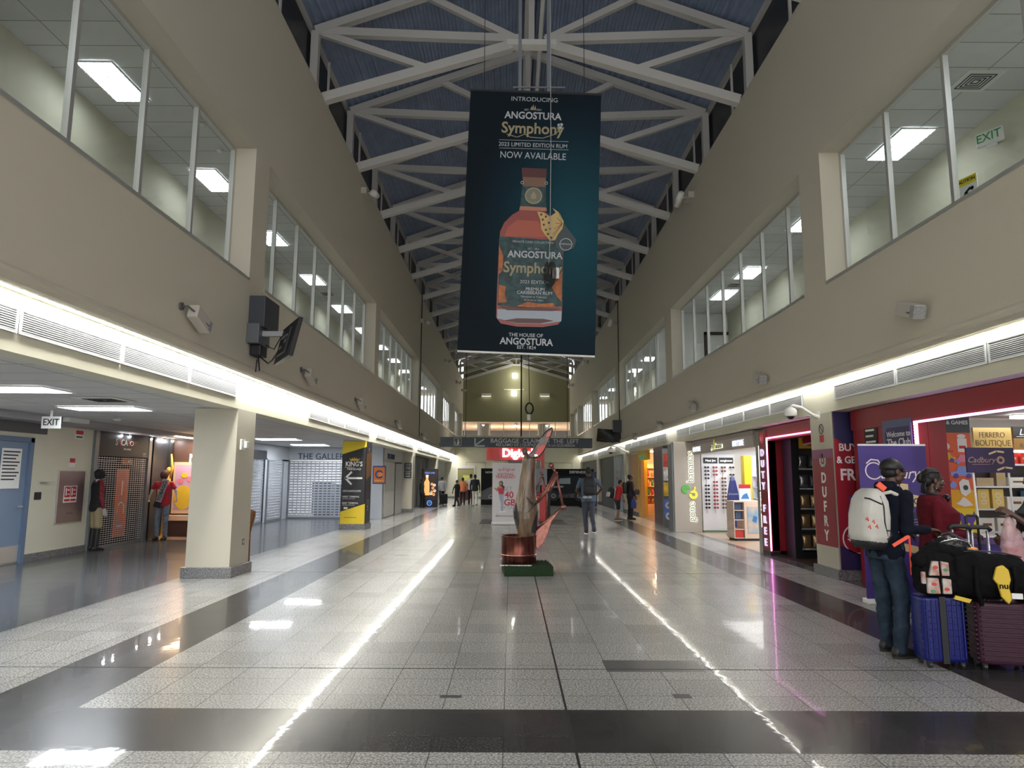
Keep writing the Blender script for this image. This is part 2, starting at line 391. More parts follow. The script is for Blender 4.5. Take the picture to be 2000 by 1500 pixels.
# trusses: prototype then copies
def make_truss():
    t = root('roof_truss', '', 'roof truss', (apex[0], 0, 0), 0, 'pale steel roof trusses')
    for s in (-1, 1):
        A = (s*4.9, 0, 11.62); R = (0, 0, zr-.03); C = (s*.1, 0, 11.36); W = (s*4.66, 0, 9.98); Mb = (s*2.35, 0, 10.72); Tt = (s*2.45, 0, 12.54)
        MB().bar(A, R, .16, .19).build('top_chord', steelw, t)
        MB().bar(W, (s*.45, 0, 11.28), .19, .21).build('bottom_chord', steelw, t)
        MB().bar(A, (s*.3, 0, 11.44), .14, .19).build('tie', steelw, t)
        MB().bar(A, Mb, .12, .15).build('web_member', steelw, t)
        MB().bar(Tt, (s*.3, 0, 11.42), .12, .15).build('web_member', steelw, t)
        MB().bar((s*4.9, 0, 11.6), (s*4.9, 0, 9.93), .17, .17, (0,1,0)).build('post', steelw, t)
        MB().bar((s*4.9, 1.15, 11.6), (s*4.9, 1.15, 9.93), .05, .05, (0,1,0)).build('strut', steelw, t)
    MB().box((-.56, -.12, 11.25), (.56, .12, 11.38)).build('gusset_plate', whitep, t)
    MB().bar((0, 0, 11.4), (0, 0, zr-.05), .13, .13, (0,1,0)).build('king_post', steelw, t)
    return t
tr = make_truss()
for k in range(15):
    t = tr if k == 0 else copy_tree(tr); t.location.y = 10.95+3.45*k
    t['label'] = 'pale steel roof truss across the hall, %s' % nth(k)
for nm, s in (('left', -1), ('right', 1)):
    o = MB().box((apex[0]+s*4.98, Y0, 11.6), (apex[0]+s*5.12, Y1, 11.78)).build('eave_beam', steelw)
    tag(o, 'long pale steel eave beam along the %s edge of the roof' % nm, 'beam')
tag(MB().box((.3, Y0, 13.3), (.54, Y1, 13.42)).build('ridge_beam', steelw), 'pale steel ridge beam along the top of the roof', 'beam')
tag(MB().tube([(.72, Y0, 13.05), (.72, 58, 13.05)], .06).build('sprinkler_pipe', whitep, smooth=True), 'white pipe running beside the ridge beam', 'pipe')
# ------------------------------------------------------------------ columns
def column(nm, face, s, ya, yb, dep, paint, base=True):
    x0, x1 = face, face+s*dep
    struct(nm, MB().box((x0, ya, 0), (x1, yb, ZC)), paint)
    if base: struct('baseboard_'+nm, MB().box((x0-s*.05, ya-.05, 0), (x1+s*.05, yb+.05, .165)), gr_base, bevel=.006)
for i, y in enumerate((-9.0, 1.1, 11.12, 21.1, 31.2, 41.3)):
    if y > 5: column('wall_column_left_%d' % (i+1), CL, -1, y, y+.78, .70, M('column_paint', (.53,.50,.41), .7))
    if 5 < y < 42 and i != 3: column('wall_column_right_%d' % (i+1), CR, 1, y+(.05 if i == 2 else 0), y+.84, .55, M('column_paint', (.53,.50,.41), .7))
# ------------------------------------------------------------------ cove light fixtures
tube_m = M('cove_lamp', (1,1,1), .5, emit=COVE, ecol=(1,.985,.93)); housing = M('lamp_housing', (.75,.75,.72), .5)
def cove_proto():
    r = root('cove_light', '', 'light fixture', (0,0,0), 0, 'cove lights')
    MB().box((-.05, .02, -.004), (.05, 1.18, .03)).build('diffuser', tube_m, r)
    MB().box((-.07, 0, .03), (.07, 1.2, .045)).box((-.06,0,-.004),(-.05,1.2,.03)).box((.05,0,-.004),(.06,1.2,.03)).build('housing', housing, r)
    MB().box((-.06, 0, -.006), (.06, .02, .03)).build('end_cap', housing, r)
    return r
cp = cove_proto(); first = True
for side, X in (('left', CL+.105), ('right', CR-.1)):
    k = 0; y = 2.4 if True else 0
    yy = [-7.2+1.21*i for i in range(49)]
    for i, y in enumerate(yy):
        o = cp if first else copy_tree(cp); first = False
        o.location = (X, y, 3.215)
        o['label'] = 'fluorescent cove light under the %s upper wall, %s' % (side, nth(i)); o['group'] = 'cove lights along the %s wall' % side

# corridor details seen through the right upper windows
es = root('exit_sign', 'white box EXIT sign with green letters behind the nearest right window', 'sign', (8.0, 11.15, 7.22), -PI/2); es.rotation_euler.z = math.radians(-60)
MB().box((0,-.03,0),(.42,.03,.26)).build('sign_box', whitep, es, bevel=.02); text('EXIT', .21, .2, .14, M('exit_green', (.05,.35,.10), .5), es, y=-.032, bold=.01, sx=.9); MB().box((.15,-.03,-.05),(.3,.03,0)).build('battery_box', whitep, es); MB().box((.15,.03,.08),(.2,.36,.14)).build('bracket', whitep, es)
ca = board('caution_board', 'white and yellow CAUTION board leaning inside the nearest right window', 'sign', (5.75, 8.5, 4.1), math.radians(-75), .32, 1.32, .02, whitep); shape(rect(0,1.22,.32,1.32), M('caution_yellow', (.75,.60,.03), .5), ca, 'yellow_band'); text('CAUTION', .06, .17, 1.27, dark, ca, y=-.008, bold=.01); stroke([(.1,1.0),(.16,1.12),(.22,1.16)], .03, dark, ca, 'pictogram'); shape(disc(.25,1.15,.025), dark, ca, 'pictogram'); stroke([(.16,1.12),(.25,1.05)], .025, dark, ca, 'pictogram')
dfm = M('dark_wood_frame', (.03,.015,.01), .5); struct('door_4', MB().box((7.36,25.68,4.1),(7.46,25.79,7.1)).box((7.36,25.68,7.02),(8.28,25.79,7.12)), dfm)
# ------------------------------------------------------------------ linear air grilles on the fascias
grm = M('grille_white', (.66,.68,.68), .4); grd = M('grille_dark', (.10,.105,.11), .6)
def grille_proto(L):
    r = root('air_grille', '', 'air grille', (0,0,0)); z0, z1 = 0, .235
    MB().box((.0, .004, z0), (L, .012, z1)).build('backing', grd, r)
    f = MB().box((0, -.012, z0), (L, .004, z0+.018)).box((0, -.012, z1-.018), (L, .004, z1)).box((0, -.012, z0), (.02, .004, z1)).box((L-.02, -.012, z0), (L, .004, z1))
    f.build('frame', grm, r)
    s = MB(); n = 10
    for k in range(n): z = z0+.028+(z1-z0-.05)*k/(n-1); s.box((.02, -.008, z-.004), (L-.02, .004, z+.004))
    s.build('louvres', grm, r)
    return r
gp = {}
def place_grille(L, X, side, y, idx):
    key = round(L, 2)
    if key not in gp: gp[key] = grille_proto(L); o = gp[key]
    else: o = copy_tree(gp[key])
    if side == 'left': o.location = (X+.013, y, 2.85); o.rotation_euler.z = PI/2
    else: o.location = (X-.013, y+L, 2.85); o.rotation_euler.z = -PI/2
    o['label'] = 'white louvred air grille on the %s fascia, %s' % (side, nth(idx)); o['group'] = 'air grilles along the %s fascia' % side
for side, X, runs in (('left', CL, ((4.4,11.0),(15.0,21.5),(22.6,31.2),(32.6,41.2),(42.6,50.5))), ('right', CR, ((3.8,11.0),(12.2,21.6),(23,31.4),(32.8,41.5),(42.8,50.5)))):
    idx = 0
    for a, b in runs:
        n = max(1, round((b-a)/1.63)); L = (b-a)/n
        for k in range(n): place_grille(round(L, 2)-.03, X, side, a+k*L, idx); idx += 1
# ------------------------------------------------------------------ ceiling troffers
tro_m = M('troffer_lamp', (1,1,1), .5, emit=TROFFER, ecol=(.90,.95,1)); upt_m = M('office_lamp', (1,1,1), .5, emit=UPTROFF, ecol=(.92,.96,1))
def troffer_proto(mat, L, W_, grid):
    r = root('ceiling_light', '', 'ceiling light')
    MB().box((-W_/2, -L/2, 0), (W_/2, L/2, .01)).build('lamp_panel', mat, r)
    f = MB().box((-W_/2-.03, -L/2-.03, -.012), (W_/2+.03, -L/2, .01)).box((-W_/2-.03, L/2, -.012), (W_/2+.03, L/2+.03, .01)).box((-W_/2-.03, -L/2, -.012), (-W_/2, L/2, .01)).box((W_/2, -L/2, -.012), (W_/2+.03, L/2, .01))
    f.build('frame', whitep, r)
    if grid:
        g = MB()
        for k in range(1, 9): y = -L/2+L*k/9; g.box((-W_/2, y-.006, -.03), (W_/2, y+.006, 0))
        for k in range(1, 4): x = -W_/2+W_*k/4; g.box((x-.006, -L/2, -.03), (x+.006, L/2, 0))
        g.build('louvre', M('louvre_alu', (.7,.72,.75), .3), r)
    return r
tp = {}
def troffer(key, x, y, z, label, group, rz=0):
    if key not in tp: tp[key] = troffer_proto(*{'side': (tro_m, .6, 1.2, False), 'up': (upt_m, 1.22, .6, True)}[key]); o = tp[key]
    else: o = copy_tree(tp[key])
    o.location = (x, y, z); o.rotation_euler.z = rz; o['label'] = label; o['group'] = group
i = 0
for px, py in ((20,759),(208,797),(545,858),(606,869),(655,878),(1000,0)):
    if py == 0: continue
    p = fl(px, py, ZC); troffer('side', p.x, p.y, ZC-.008, 'bright square-cornered ceiling light over the left walkway, %s' % nth(i), 'ceiling lights over the left walkway'); i += 1
for x, y in ((-7,3),(-6.6,31),(-6.6,36),(-6.6,42)): troffer('side', x, y, ZC-.008, 'bright square-cornered ceiling light over the left walkway, %s' % ('off to the left' if y < 9 else 'beyond the shutters at %d metres' % y), 'ceiling lights over the left walkway')
yl = [2.4, 6.9, 11.4, 15.5, 19.5, 23.8, 28.1, 32.4, 36.7, 41, 45.3, 49.6, 54]
for k, y in enumerate(yl): troffer('up', -7.1, y, 8.53, 'lit office ceiling light behind the left upper windows, %s' % nth(k), 'office lights on the left')
yr = [2.5, 5.0, 7.8, 12.2, 16.2, 20.4, 23.0, 28.5, 31, 36, 40, 44.5, 49, 54]
for k, y in enumerate(yr): troffer('up', 7.3, y, 7.83, 'lit office ceiling light behind the right upper windows, %s' % nth(k), 'office lights on the right')
# square ceiling diffusers
def vent_proto():
    r = root('air_diffuser', '', 'air vent'); MB().box((-.3, -.3, -.01), (.3, .3, .0)).build('plate', whitep, r)
    b = MB()
    for k in range(4):
        q = .21-k*.05
        b.box((-q, -q, -.016), (q, -q+.018, -.009)).box((-q, q-.018, -.016), (q, q, -.009)).box((-q, -q, -.016), (-q+.018, q, -.009)).box((q-.018, -q, -.016), (q, q, -.009))
    b.build('slots', M('vent_shadow', (.04,.04,.045), .7), r); return r
vp = vent_proto(); first = True
for x, y, z, lb in ((fl(237,175,8.55).x, fl(237,175,8.55).y, 8.55, 'behind the nearest left window'), (fl(1905,158,7.85).x, fl(1905,158,7.85).y, 7.85, 'behind the nearest right window'), (-7.1, 25.7, 8.55, 'behind the second left window'), (7.3, 21.8, 7.85, 'behind the second right window'), (fl(205,780,ZC).x, fl(205,780,ZC).y, ZC, 'over the left walkway near the blue door')):
    o = vp if first else copy_tree(vp); first = False; o.location = (x, y, z-.002); o['label'] = 'square ceiling air diffuser %s' % lb; o['group'] = 'square air diffusers'
# round smoke detectors
for k, (x, y, z, lb) in enumerate(((-6.2,12.9,8.55,'left corridor ceiling, nearest'),(-6.3,14.0,8.55,'left corridor ceiling by the second light'),(7.0,14.2,7.85,'right corridor ceiling'),(-7.6,13.2,ZC,'left walkway ceiling'))):
    tag(MB().lathe([(.07,-.001),(.075,-.02),(.05,-.045),(.02,-.05)], (x, y, z), 16).build('smoke_detector', whitep, smooth=True), 'small white smoke detector on the %s' % lb, 'smoke detector', 'smoke detectors')
# ------------------------------------------------------------------ wall lamps along both upper walls
lampbody = M('lamp_body_grey', (.50,.47,.42), .5); lampglass = M('lamp_lens', (.42,.42,.42), .15, noise=.3, nscale=30)
def wall_lamp():
    r = root('wall_floodlight', '', 'floodlight')
    MB().lathe([(.05, 0), (.05, .03)], n=16).build('wall_plate', M('dark_bracket', (.10,.10,.10), .5), r)
    MB().tube([(0,0,.02),(.0,.0,.1),(.1,-.03,.16),(.42,-.03,.2)], .012).build('bracket', M('dark_bracket'), r)
    MB().box((.08, -.1, .06), (.5, .08, .2)).build('housing', lampbody, r, bevel=.015)
    MB().box((.42, -.085, .055), (.505, .065, .205)).build('lens', lampglass, r)
    return r
wl = wall_lamp(); first = True
LL = [(352,598),(587,722),(693,780),(771,823),(822,848),(858,867),(880,880)]
RR = [(1772,600),(1486,732),(1355,787),(1290,826),(1243,848)]
for side, X, pts in (('left', XL, LL), ('right', XR, RR)):
    for k, (px, py) in enumerate(pts):
        o = wl if first else copy_tree(wl); first = False
        p = onX(px, py, X); s = 1 if side == 'left' else -1
        o.matrix_world = Matrix.Translation(p+Vector((.002*s,0,0))) @ (Matrix(((0,0,s,0),(1,0,0,0),(0,1,0,0),(0,0,0,1))) if s == 1 else Matrix(((0,0,-1,0),(-1,0,0,0),(0,1,0,0),(0,0,0,1)))) @ Matrix.Rotation(-.35, 4, 'Z')
        o['label'] = 'unlit grey floodlight bracketed to the %s upper wall, %s' % (side, nth(k)); o['group'] = 'floodlights on the %s wall' % side
# uplights near the wall tops: a ballast box with a cylinder lamp
def uplight():
    r = root('cylinder_lamp', '', 'wall lamp'); MB().box((0, -.2, -.09), (.16, .2, .09)).build('ballast_box', lampbody, r, bevel=.01)
    MB().tube([(.16, 0, .0), (.3, 0, -.03)], .02).build('arm', lampbody, r)
    MB().tube([(.36, .22, .02), (.36, -.28, -.12)], [.085,.095], 16).build('lamp_can', whitep, r, smooth=True)
    return r
ul = uplight(); first = True
for side, X, pts in (('left', XL, ((708,377),(822,628),(868,705),(890,746),(901,762))), ('right', XR, ((1352,385),(1207,628),(1150,707),(1120,752)))):
    for k, (px, py) in enumerate(pts):
        o = ul if first else copy_tree(ul); first = False; p = onX(px, py, X); o.location = p; o.rotation_euler.z = 0 if side == 'left' else PI
        o['label'] = 'white cylinder lamp high on the %s wall below the eave, %s' % (side, nth(k)); o['group'] = 'cylinder lamps high on the %s wall' % side
# lamps on the gable
glow = M('far_lamp', (1,1,.95), .5, emit=3)
for px, py, lb in ((1006,733,'upper'),(1004,768,'lower')):
    p = onY(px, py, 59.0); r = root('round_lamp', 'round glowing lamp on the olive gable wall, the %s one' % lb, 'lamp', (p.x, 59.3, p.z), 0, 'round lamps on the gable')
    MB().lathe([(.0,-.02),(.17,0),(.2,.08),(.2,.2)], (0,0,0), 20).build('globe', glow, r, smooth=True); r.children[0].rotation_euler.x = -PI/2; r.children[0].location.y = -.2
    MB().box((-.24,-.03,-.24),(.24,-.001,.24)).build('backplate', whitep, r)
MB_ = onY(1004, 760, 59.0)
tag(MB().box((MB_.x-.9, 59.2, MB_.z-.03), (MB_.x+.9, 59.3, MB_.z+.03)).build('light_batten', whitep), 'thin white batten on the gable wall above the lower round lamp', 'batten')
for px, lb in ((950,'left'),(1064,'right')):
    p = onY(px, 771, 59.2); r = root('box_lamp', 'white box lamp on the %s of the olive gable wall' % lb, 'wall lamp', (p.x, 59.3, p.z), 0, 'box lamps on the gable')
    MB().box((-.42,-.25,-.12),(.42,0,.1)).build('lamp_box', whitep, r); MB().box((-.4,-.24,-.128),(.4,-.02,-.12)).build('lens', M('warm_lens', (1,.95,.8), .5, emit=.4), r)

for k, (y, z, e_, c_) in enumerate(((58.2, 10.4, 9, (1,.95,.8)), (58.2, 9.0, 9, (1,.95,.8)))):
    l_ = bpy.data.lights.new('gable_lamp', 'POINT'); l_.energy = e_; l_.color = c_; l_.shadow_soft_size = .25; o = bpy.data.objects.new('gable_lamp', l_); COL.objects.link(o); o.location = (.32, y, z)
for k, x in enumerate((-2.5, 0.4, 3.2)):  # added fixtures, put in to light the dim gallery
    r = root('gallery_fill_light', 'added fill light in the far gallery under the gable, %s' % ['left','middle','right'][k], 'ceiling light', (x, 61.5, 6.3), 0, 'added fill lights in the far gallery')
    MB().lathe([(.18,0),(.2,-.06),(.12,-.1)], n=16).build('shade', whitep, r, smooth=True); MB().ball((0,0,-.1), .1).build('bulb', glow, r, smooth=True)
    l_ = bpy.data.lights.new('gallery_lamp', 'POINT'); l_.energy = 22; l_.color = (1,.8,.6); l_.shadow_soft_size = .15; o = bpy.data.objects.new('gallery_lamp', l_); COL.objects.link(o); o.location = (x, 65.5, 5.6)  # added point light that brightens the gallery, set behind its fixture
# added lamps that brighten the far end bay, hung from the truss plane
for k, (x, y) in enumerate(((-1.6,45.4),(2.4,45.4))):
    r = root('added_bay_lamp', 'added fill lamp hanging under the far roof, %s one' % ['left','right'][k % 2], 'lamp', (x, y, 10.0), 0, 'added fill lamps in the far bay')
    MB().lathe([(.08,.3),(.12,.2),(.22,.02),(.22,0)], n=20, cap=False).build('reflector', alum, r, smooth=True); MB().tube([(0,0,.28),(0,0,1.0)], .015).build('rod', greyrod if False else alum, r); MB().lathe([(.19,.02),(.0,.02)], n=16, cap=False).build('lamp_face', MATS['warm_lens'], r)
    l_ = bpy.data.lights.new('added_bay_spot', 'SPOT'); l_.energy = 190; l_.color = (1,.96,.84); l_.spot_size = math.radians(84); l_.spot_blend = .9; l_.shadow_soft_size = .2; o = bpy.data.objects.new('added_bay_spot', l_); COL.objects.link(o); o.location = (x, y, 9.95)
# ================================================================== LEFT SIDE
WX = -9.05
white = M('white_print', (.82,.82,.80), .5); black = M('black_print', (.012,.012,.014), .45); redp = M('red_print', (.55,.02,.03), .45)
struct('wall_side_left', MB().box((WX, Y0, 0), (WX-.2, 14.9, ZC)), creamlt)
struct('baseboard_left', MB().box((WX, Y0, 0), (WX+.03, 11.9, .13)).box((WX, 12.98, 0), (WX+.03, 14.9, .13)), gr_base)
struct('trim_soffit_left', MB().box((WX, Y0, ZC-.12), (WX+.55, 18.4, ZC)), M('grey_soffit', (.36,.36,.37), .7))
# blue double door near the left edge of the photo
bluef = M('blue_door_frame', (.13,.19,.30), .45); blued = M('blue_door_leaf', (.20,.27,.38), .5)
d1 = root('door_1', None, None, (WX+.02, 11.2, 0), PI/2); tag(d1, kind='structure')
MB().box((0,-.05,0),(.09,.02,2.28)).box((1.68,-.05,0),(1.78,.02,2.28)).box((0,-.05,2.2),(1.78,.02,2.29)).build('door_frame', bluef, d1)
MB().box((.09,-.0,.02),(.88,.02,2.2)).build('door_leaf', blued, d1); MB().box((.89,-.0,.02),(1.68,.02,2.2)).build('door_leaf', blued, d1)
MB().box((.1,-.006,.03),(.87,.0,.32)).box((.9,-.006,.03),(1.67,.0,.32)).build('kick_plate', alum, d1)
MB().tube([(1.58,-.0,1.02),(1.58,-.07,1.02),(1.45,-.07,1.02)], .014).build('door_handle', alum, d1)
pn = board('door_notice', 'white printed notice taped to the blue door', 'notice', (WX+.045, 12.2, 1.35), PI/2, .5, .72, .004, white, part='paper')
for k in range(9):
    zz = .66-k*.062; MB().box((.04, -.003, zz-.012), (.46-.05*(k % 3), 0, zz+.012)).build('printed_line', black, pn)
tag(MB().box((WX+.01, 11.0, 2.37), (WX+.06, 13.32, 2.58)).build('dark_transom_panel', M('dark_grey_panel', (.12,.12,.12), .6)), 'dark grey panel on the wall above the blue door', 'panel')
# hanging exit sign
ex = board('exit_sign', 'white EXIT sign hanging from the left walkway ceiling', 'sign', (-7.88, 11.5, 2.37), 0, .31, .2, .03, white)
text('EXIT', .155, .16, .10, black, ex, bold=.01, sx=.85)
MB().box((.13,.01,.2),(.17,.02,.31)).build('hanger', white, ex)
tag(MB().box((WX+.6, 12.9, ZC-.09), (WX+.75, 13.5, ZC-.0)).build('emergency_light', whitep, bevel=.01), 'slim white emergency light under the ceiling behind the EXIT sign', 'emergency light')
# small wall things
def wall_plate(name, label, cat, ya, yb, za, zb, mat, t=.02, X=WX, g=None):
    r = root(name, label, cat, (X+.0, ya, za), PI/2, g); MB().box((0,-t,0),(yb-ya,0,zb-za)).build('plate', mat, r, bevel=.003); return r
a = wall_plate('fire_alarm_sign', 'small red and white alarm sign high on the wall beside the grey shutter', 'sign', 14.25, 14.55, 2.34, 2.54, white, .008)
shape(rect(.03,.10,.27,.18), redp, a, y0=-.012, y1=-.008); MB().box((.05,-.011,.03),(.25,-.008,.06)).build('printed_line', black, a)
a = wall_plate('extinguisher_sign', 'tiny red and white sign above the steel cabinet', 'sign', 14.14, 14.34, 1.76, 1.95, white, .008)
shape(rect(.015,.09,.185,.18), redp, a, y0=-.012, y1=-.008)
a = wall_plate('steel_switch_plate', 'brushed steel switch plate on the cream wall right of the blue door', 'switch plate', 13.18, 13.44, 1.41, 1.53, alum, .012)
MB().lathe([(.02,0),(.02,.01)], (0,0,0), 12).build('button', white, a); a.children[-1].rotation_euler.x = PI/2; a.children[-1].location = (.12,-.012,.06)
wall_plate('card_reader', 'black card reader below the steel switch plate', 'card reader', 13.2, 13.36, 1.13, 1.27, dark, .03)
cb = root('fire_hose_cabinet', 'brushed steel fire cabinet set in the cream wall', 'cabinet', (WX, 13.82, .62), PI/2)
pinkst = M('pinkish_steel', (.38,.29,.30), .3, metal=.75, bump=.04, bscale=20)
MB().box((0,-.02,0),(.88,.0,1.08)).build('cabinet_frame', alum, cb); MB().box((.025,-.03,.025),(.855,-.02,1.055)).build('door', pinkst, cb, bevel=.004)
lb = MB().box((.2,-.033,.42),(.62,-.03,.76)).build('label_sheet', white, cb)
for x0 in (.225, .42): shape(rect(x0,.53,x0+.17,.74), redp, lb, y0=-.036, y1=-.033); shape(rect(x0,.45,x0+.17,.49), redp, lb, y0=-.036, y1=-.033)
for x0, ii in ((.25,0),(.44,1)): MB().box((x0,-.039,.56),(x0+.035,-.036,.71)).box((x0+.06,-.039,.58),(x0+.12,-.036,.60)).box((x0+.06,-.039,.66),(x0+.12,-.036,.69)).build('pictogram', white, lb)
text('FIRE HOSE', .045, .44, .2, M('grey_engraving', (.12,.10,.10), .5), cb, y=-.031)
# shop with grey header and open roller grille
slate = M('slate_header', (.035,.04,.048), .65); greym = M('grey_metal_post', (.22,.24,.26), .4, metal=.4)
sh = root('shop_front', 'dark grey shop front with red, white lettered header above a roller grille', 'shop front', (WX, 14.9, 0), PI/2)
MB().box((0,-.06,0),(.14,.1,ZC-.02)).build('post', greym, sh); MB().box((2.22,-.06,0),(2.36,.1,ZC-.02)).build('post', greym, sh)
hd = MB().box((.14,-.05,2.02),(2.22,.08,2.62)).build('header', slate, sh)
text('S', .2, .80, 2.34, white, hd, y=-.053, bold=.008); ring_shape(.97, 2.34, .035, .055, redp, hd, y0=-.054, y1=-.05); MB().box((.955,-.056,2.27),(.985,-.052,2.36)).build('microphone_mark', redp, hd)
text('CA', .2, 1.12, 2.34, white, hd, y=-.053, bold=.012); text('B', .16, 1.31, 2.335, redp, hd, y=-.053); text('O', .16, 1.43, 2.335, white, hd, y=-.053, sx=1.4); text('X', .16, 1.58, 2.335, redp, hd, y=-.053)
text('#', .07, 1.0, 2.2, redp, hd, y=-.053); text('the wheel', .075, 1.26, 2.2, white, hd, y=-.053, bold=.004)
text('socabox', .05, 2.02, 2.12, white, hd, y=-.053); text('clothing', .05, 2.02, 2.07, white, hd, y=-.053)
gl = MB()
for k in range(42): gl.box((.15,-.012,.05+k*.047),(2.21,.002,.062+k*.047))
for k in range(22): gl.box((.17+k*.095,-.008,.04),(.178+k*.095,-.002,2.02))
gl.build('roller_grille', M('grille_steel', (.55,.57,.6), .35, metal=.3), sh); MB().box((.14,-.03,0),(2.22,.02,.06)).build('bottom_rail', greym, sh)
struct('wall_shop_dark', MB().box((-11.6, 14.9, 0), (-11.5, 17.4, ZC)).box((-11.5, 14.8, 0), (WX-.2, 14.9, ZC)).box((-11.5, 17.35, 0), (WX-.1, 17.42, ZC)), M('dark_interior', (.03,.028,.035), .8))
orp = board('orange_banner', 'orange vertical banner behind the roller grille', 'banner', (WX-.25, 16.35, .15), PI/2, .5, 1.6, .02, M('orange_print', (.85,.13,.02), .5))
stroke([(.12,.55),(.12,.72),(.2,.8),(.3,.8),(.38,.72),(.38,.55)], .03, white, orp); stroke([(.25,1.0),(.25,1.3)], .05, white, orp); stroke([(.15,.25),(.35,.25)], .04, white, orp)
orq = board('orange_sign', 'small orange sign hanging at the top behind the roller grille', 'sign', (WX-.2, 16.45, 1.86), PI/2, .42, .15, .02, MATS['orange_print']); stroke([(.22,.05),(.34,.1)], .03, white, orq)
rackm = M('shop_red_cloth', (.45,.03,.06), .8); rackw = M('shop_white_cloth', (.6,.6,.62), .8)
for k, (yy, z0, z1, mt, lb) in enumerate(((15.3,.2,.95,rackm,'leftmost red'),(15.62,1.0,1.6,rackm,'upper red'),(15.75,.45,.95,rackw,'white'),(15.95,.85,1.35,rackm,'middle red'),(16.15,.35,1.0,M('shop_navy_cloth',(.03,.03,.07),.8),'navy'),(16.0,1.5,1.9,M('shop_grey_cloth',(.2,.2,.22),.8),'grey'))):
    tag(MB().loft([((-9.9,yy,z0),.14,.16),((-9.9,yy,(z0+z1)/2),.12,.13),((-9.9,yy,z1-.1),.12,.18),((-9.9,yy,z1),.05,.07)], 12).build('hanging_shirt', mt, smooth=True), '%s garment hanging inside the dark shop behind the grille' % lb, 'garment', 'garments behind the grille')
tag(MB().tube([(-9.9,14.95,1.95),(-9.9,17.3,1.95)], .015).build('clothes_rail', greym), 'steel clothes rail inside the dark shop', 'rail')
# narrow dark door right of the grille, and spot lights above
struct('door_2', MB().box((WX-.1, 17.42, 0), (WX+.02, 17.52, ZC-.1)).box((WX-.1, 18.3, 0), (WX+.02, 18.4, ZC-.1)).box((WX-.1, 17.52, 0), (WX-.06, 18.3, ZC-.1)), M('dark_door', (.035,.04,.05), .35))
for k, (px, py) in enumerate(((229,840),(249,842),(284,847),(304,850),(325,852))):
    p = fl(px, py, ZC-.05); r = root('spotlight', 'tiny glowing ceiling spotlight above the shop fronts at left, %s' % nth(k), 'spotlight', (max(p.x, WX+.05), p.y, ZC-.12), 0, 'spotlights above the left shop fronts')
    MB().lathe([(.03,0),(.035,-.05)], n=12).build('can', whitep, r); MB().ball((0,0,-.055), .03).build('bulb', M('spot_bulb', (1,1,1), .5, emit=40), r, smooth=True)
# warm lit shop facing the hall: brown wall with a big N
brown = M('chocolate_wall', (.085,.045,.035), .5)
struct('wall_warm_shop', MB().box((-9.3, 18.5, 0), (-7.6, 18.6, ZC)), brown)
ns = root('letter_sign', 'glowing white letter N on the chocolate brown shop wall', 'letter sign', (-8.68, 18.49, 2.03), 0)
text('NE', .36, .28, 0, M('warm_letter', (1,.86,.6), .5, emit=.6), ns, bold=.01, ext=.01)
fr = board('framed_picture', 'framed colourful picture with yellow disc on the brown wall', 'picture', (-9.0, 18.46, .6), 0, .9, 1.35, .03, M('warm_frame', (.72,.55,.42), .4), part='frame')
shape(rect(.06,.1,.84,1.28), M('lilac_print', (.55,.38,.62), .6), fr, 'picture_print', -.006, -.002)
shape(disc(.3,.42,.24,.32), M('yellow_print', (.75,.55,.05), .6), fr, 'yellow_disc', -.012, -.006)
for q, (x_, z_, c_) in enumerate(((.2,.85,'rose_print'),(.45,.9,'rose_print'),(.55,.75,'yellow_print'),(.3,1.0,'yellow_print'),(.6,.5,'rose_print'))): shape(disc(x_, z_, .09, .07), M(c_, (.70,.22,.35), .6), fr, 'petal', -.014-.001*q, -.006)
tag(MB().box((-9.1, 18.3, .42), (-7.7, 18.48, .56)).build('display_ledge', MATS['warm_frame'], bevel=.01), 'pale ledge below the framed picture', 'ledge')
struct('floor_patch_9', MB().box((-9.3, 17.6, 0), (-7.0, 18.5, .002)), M('warm_floor', (.50,.33,.24), .15))
yg = M('yellow_statue', (.80,.50,.10), .4)
ys = root('golden_statue', 'slender golden yellow figure raising an arm by the warm shop', 'statue', (-9.0, 18.1, 0), 0)
MB().loft([((0,0,.02),.06,.05),((.0,0,.5),.05,.04),((.02,0,1.0),.07,.06),((.02,0,1.25),.05,.05),((.03,0,1.5),.09,.06),((.04,0,1.62),.04,.04)], 12).build('body', yg, ys, smooth=True)
MB().ball((.05,0,1.74), (.06,.07,.08)).build('head', yg, ys, smooth=True); MB().tube([(.08,0,1.5),(.14,0,1.8),(.09,0,2.15)], [.035,.03,.02]).build('raised_arm', yg, ys, smooth=True)
MB().loft([((0,0,0),.13,.1),((0,0,.05),.12,.09)], 16).build('base', yg, ys)
yn = board('neon_sign', 'small yellow glowing sign with black lines beside the warm shop', 'sign', (-9.25, 18.4, 2.38), 0, .17, .13, .01, M('yellow_glow', (.9,.95,.1), .5, emit=.25))
MB().box((.01,-.003,.04),(.16,0,.055)).box((.01,-.003,.08),(.16,0,.095)).build('printed_line', black, yn)
ln = bpy.data.lights.new('warm_shop_lamp', 'AREA'); ln.energy = 22; ln.color = (1,.72,.45); ln.size = 1.0; lo = bpy.data.objects.new('warm_shop_lamp', ln); COL.objects.link(lo); lo.location = (-8.6, 17.9, 2.6)
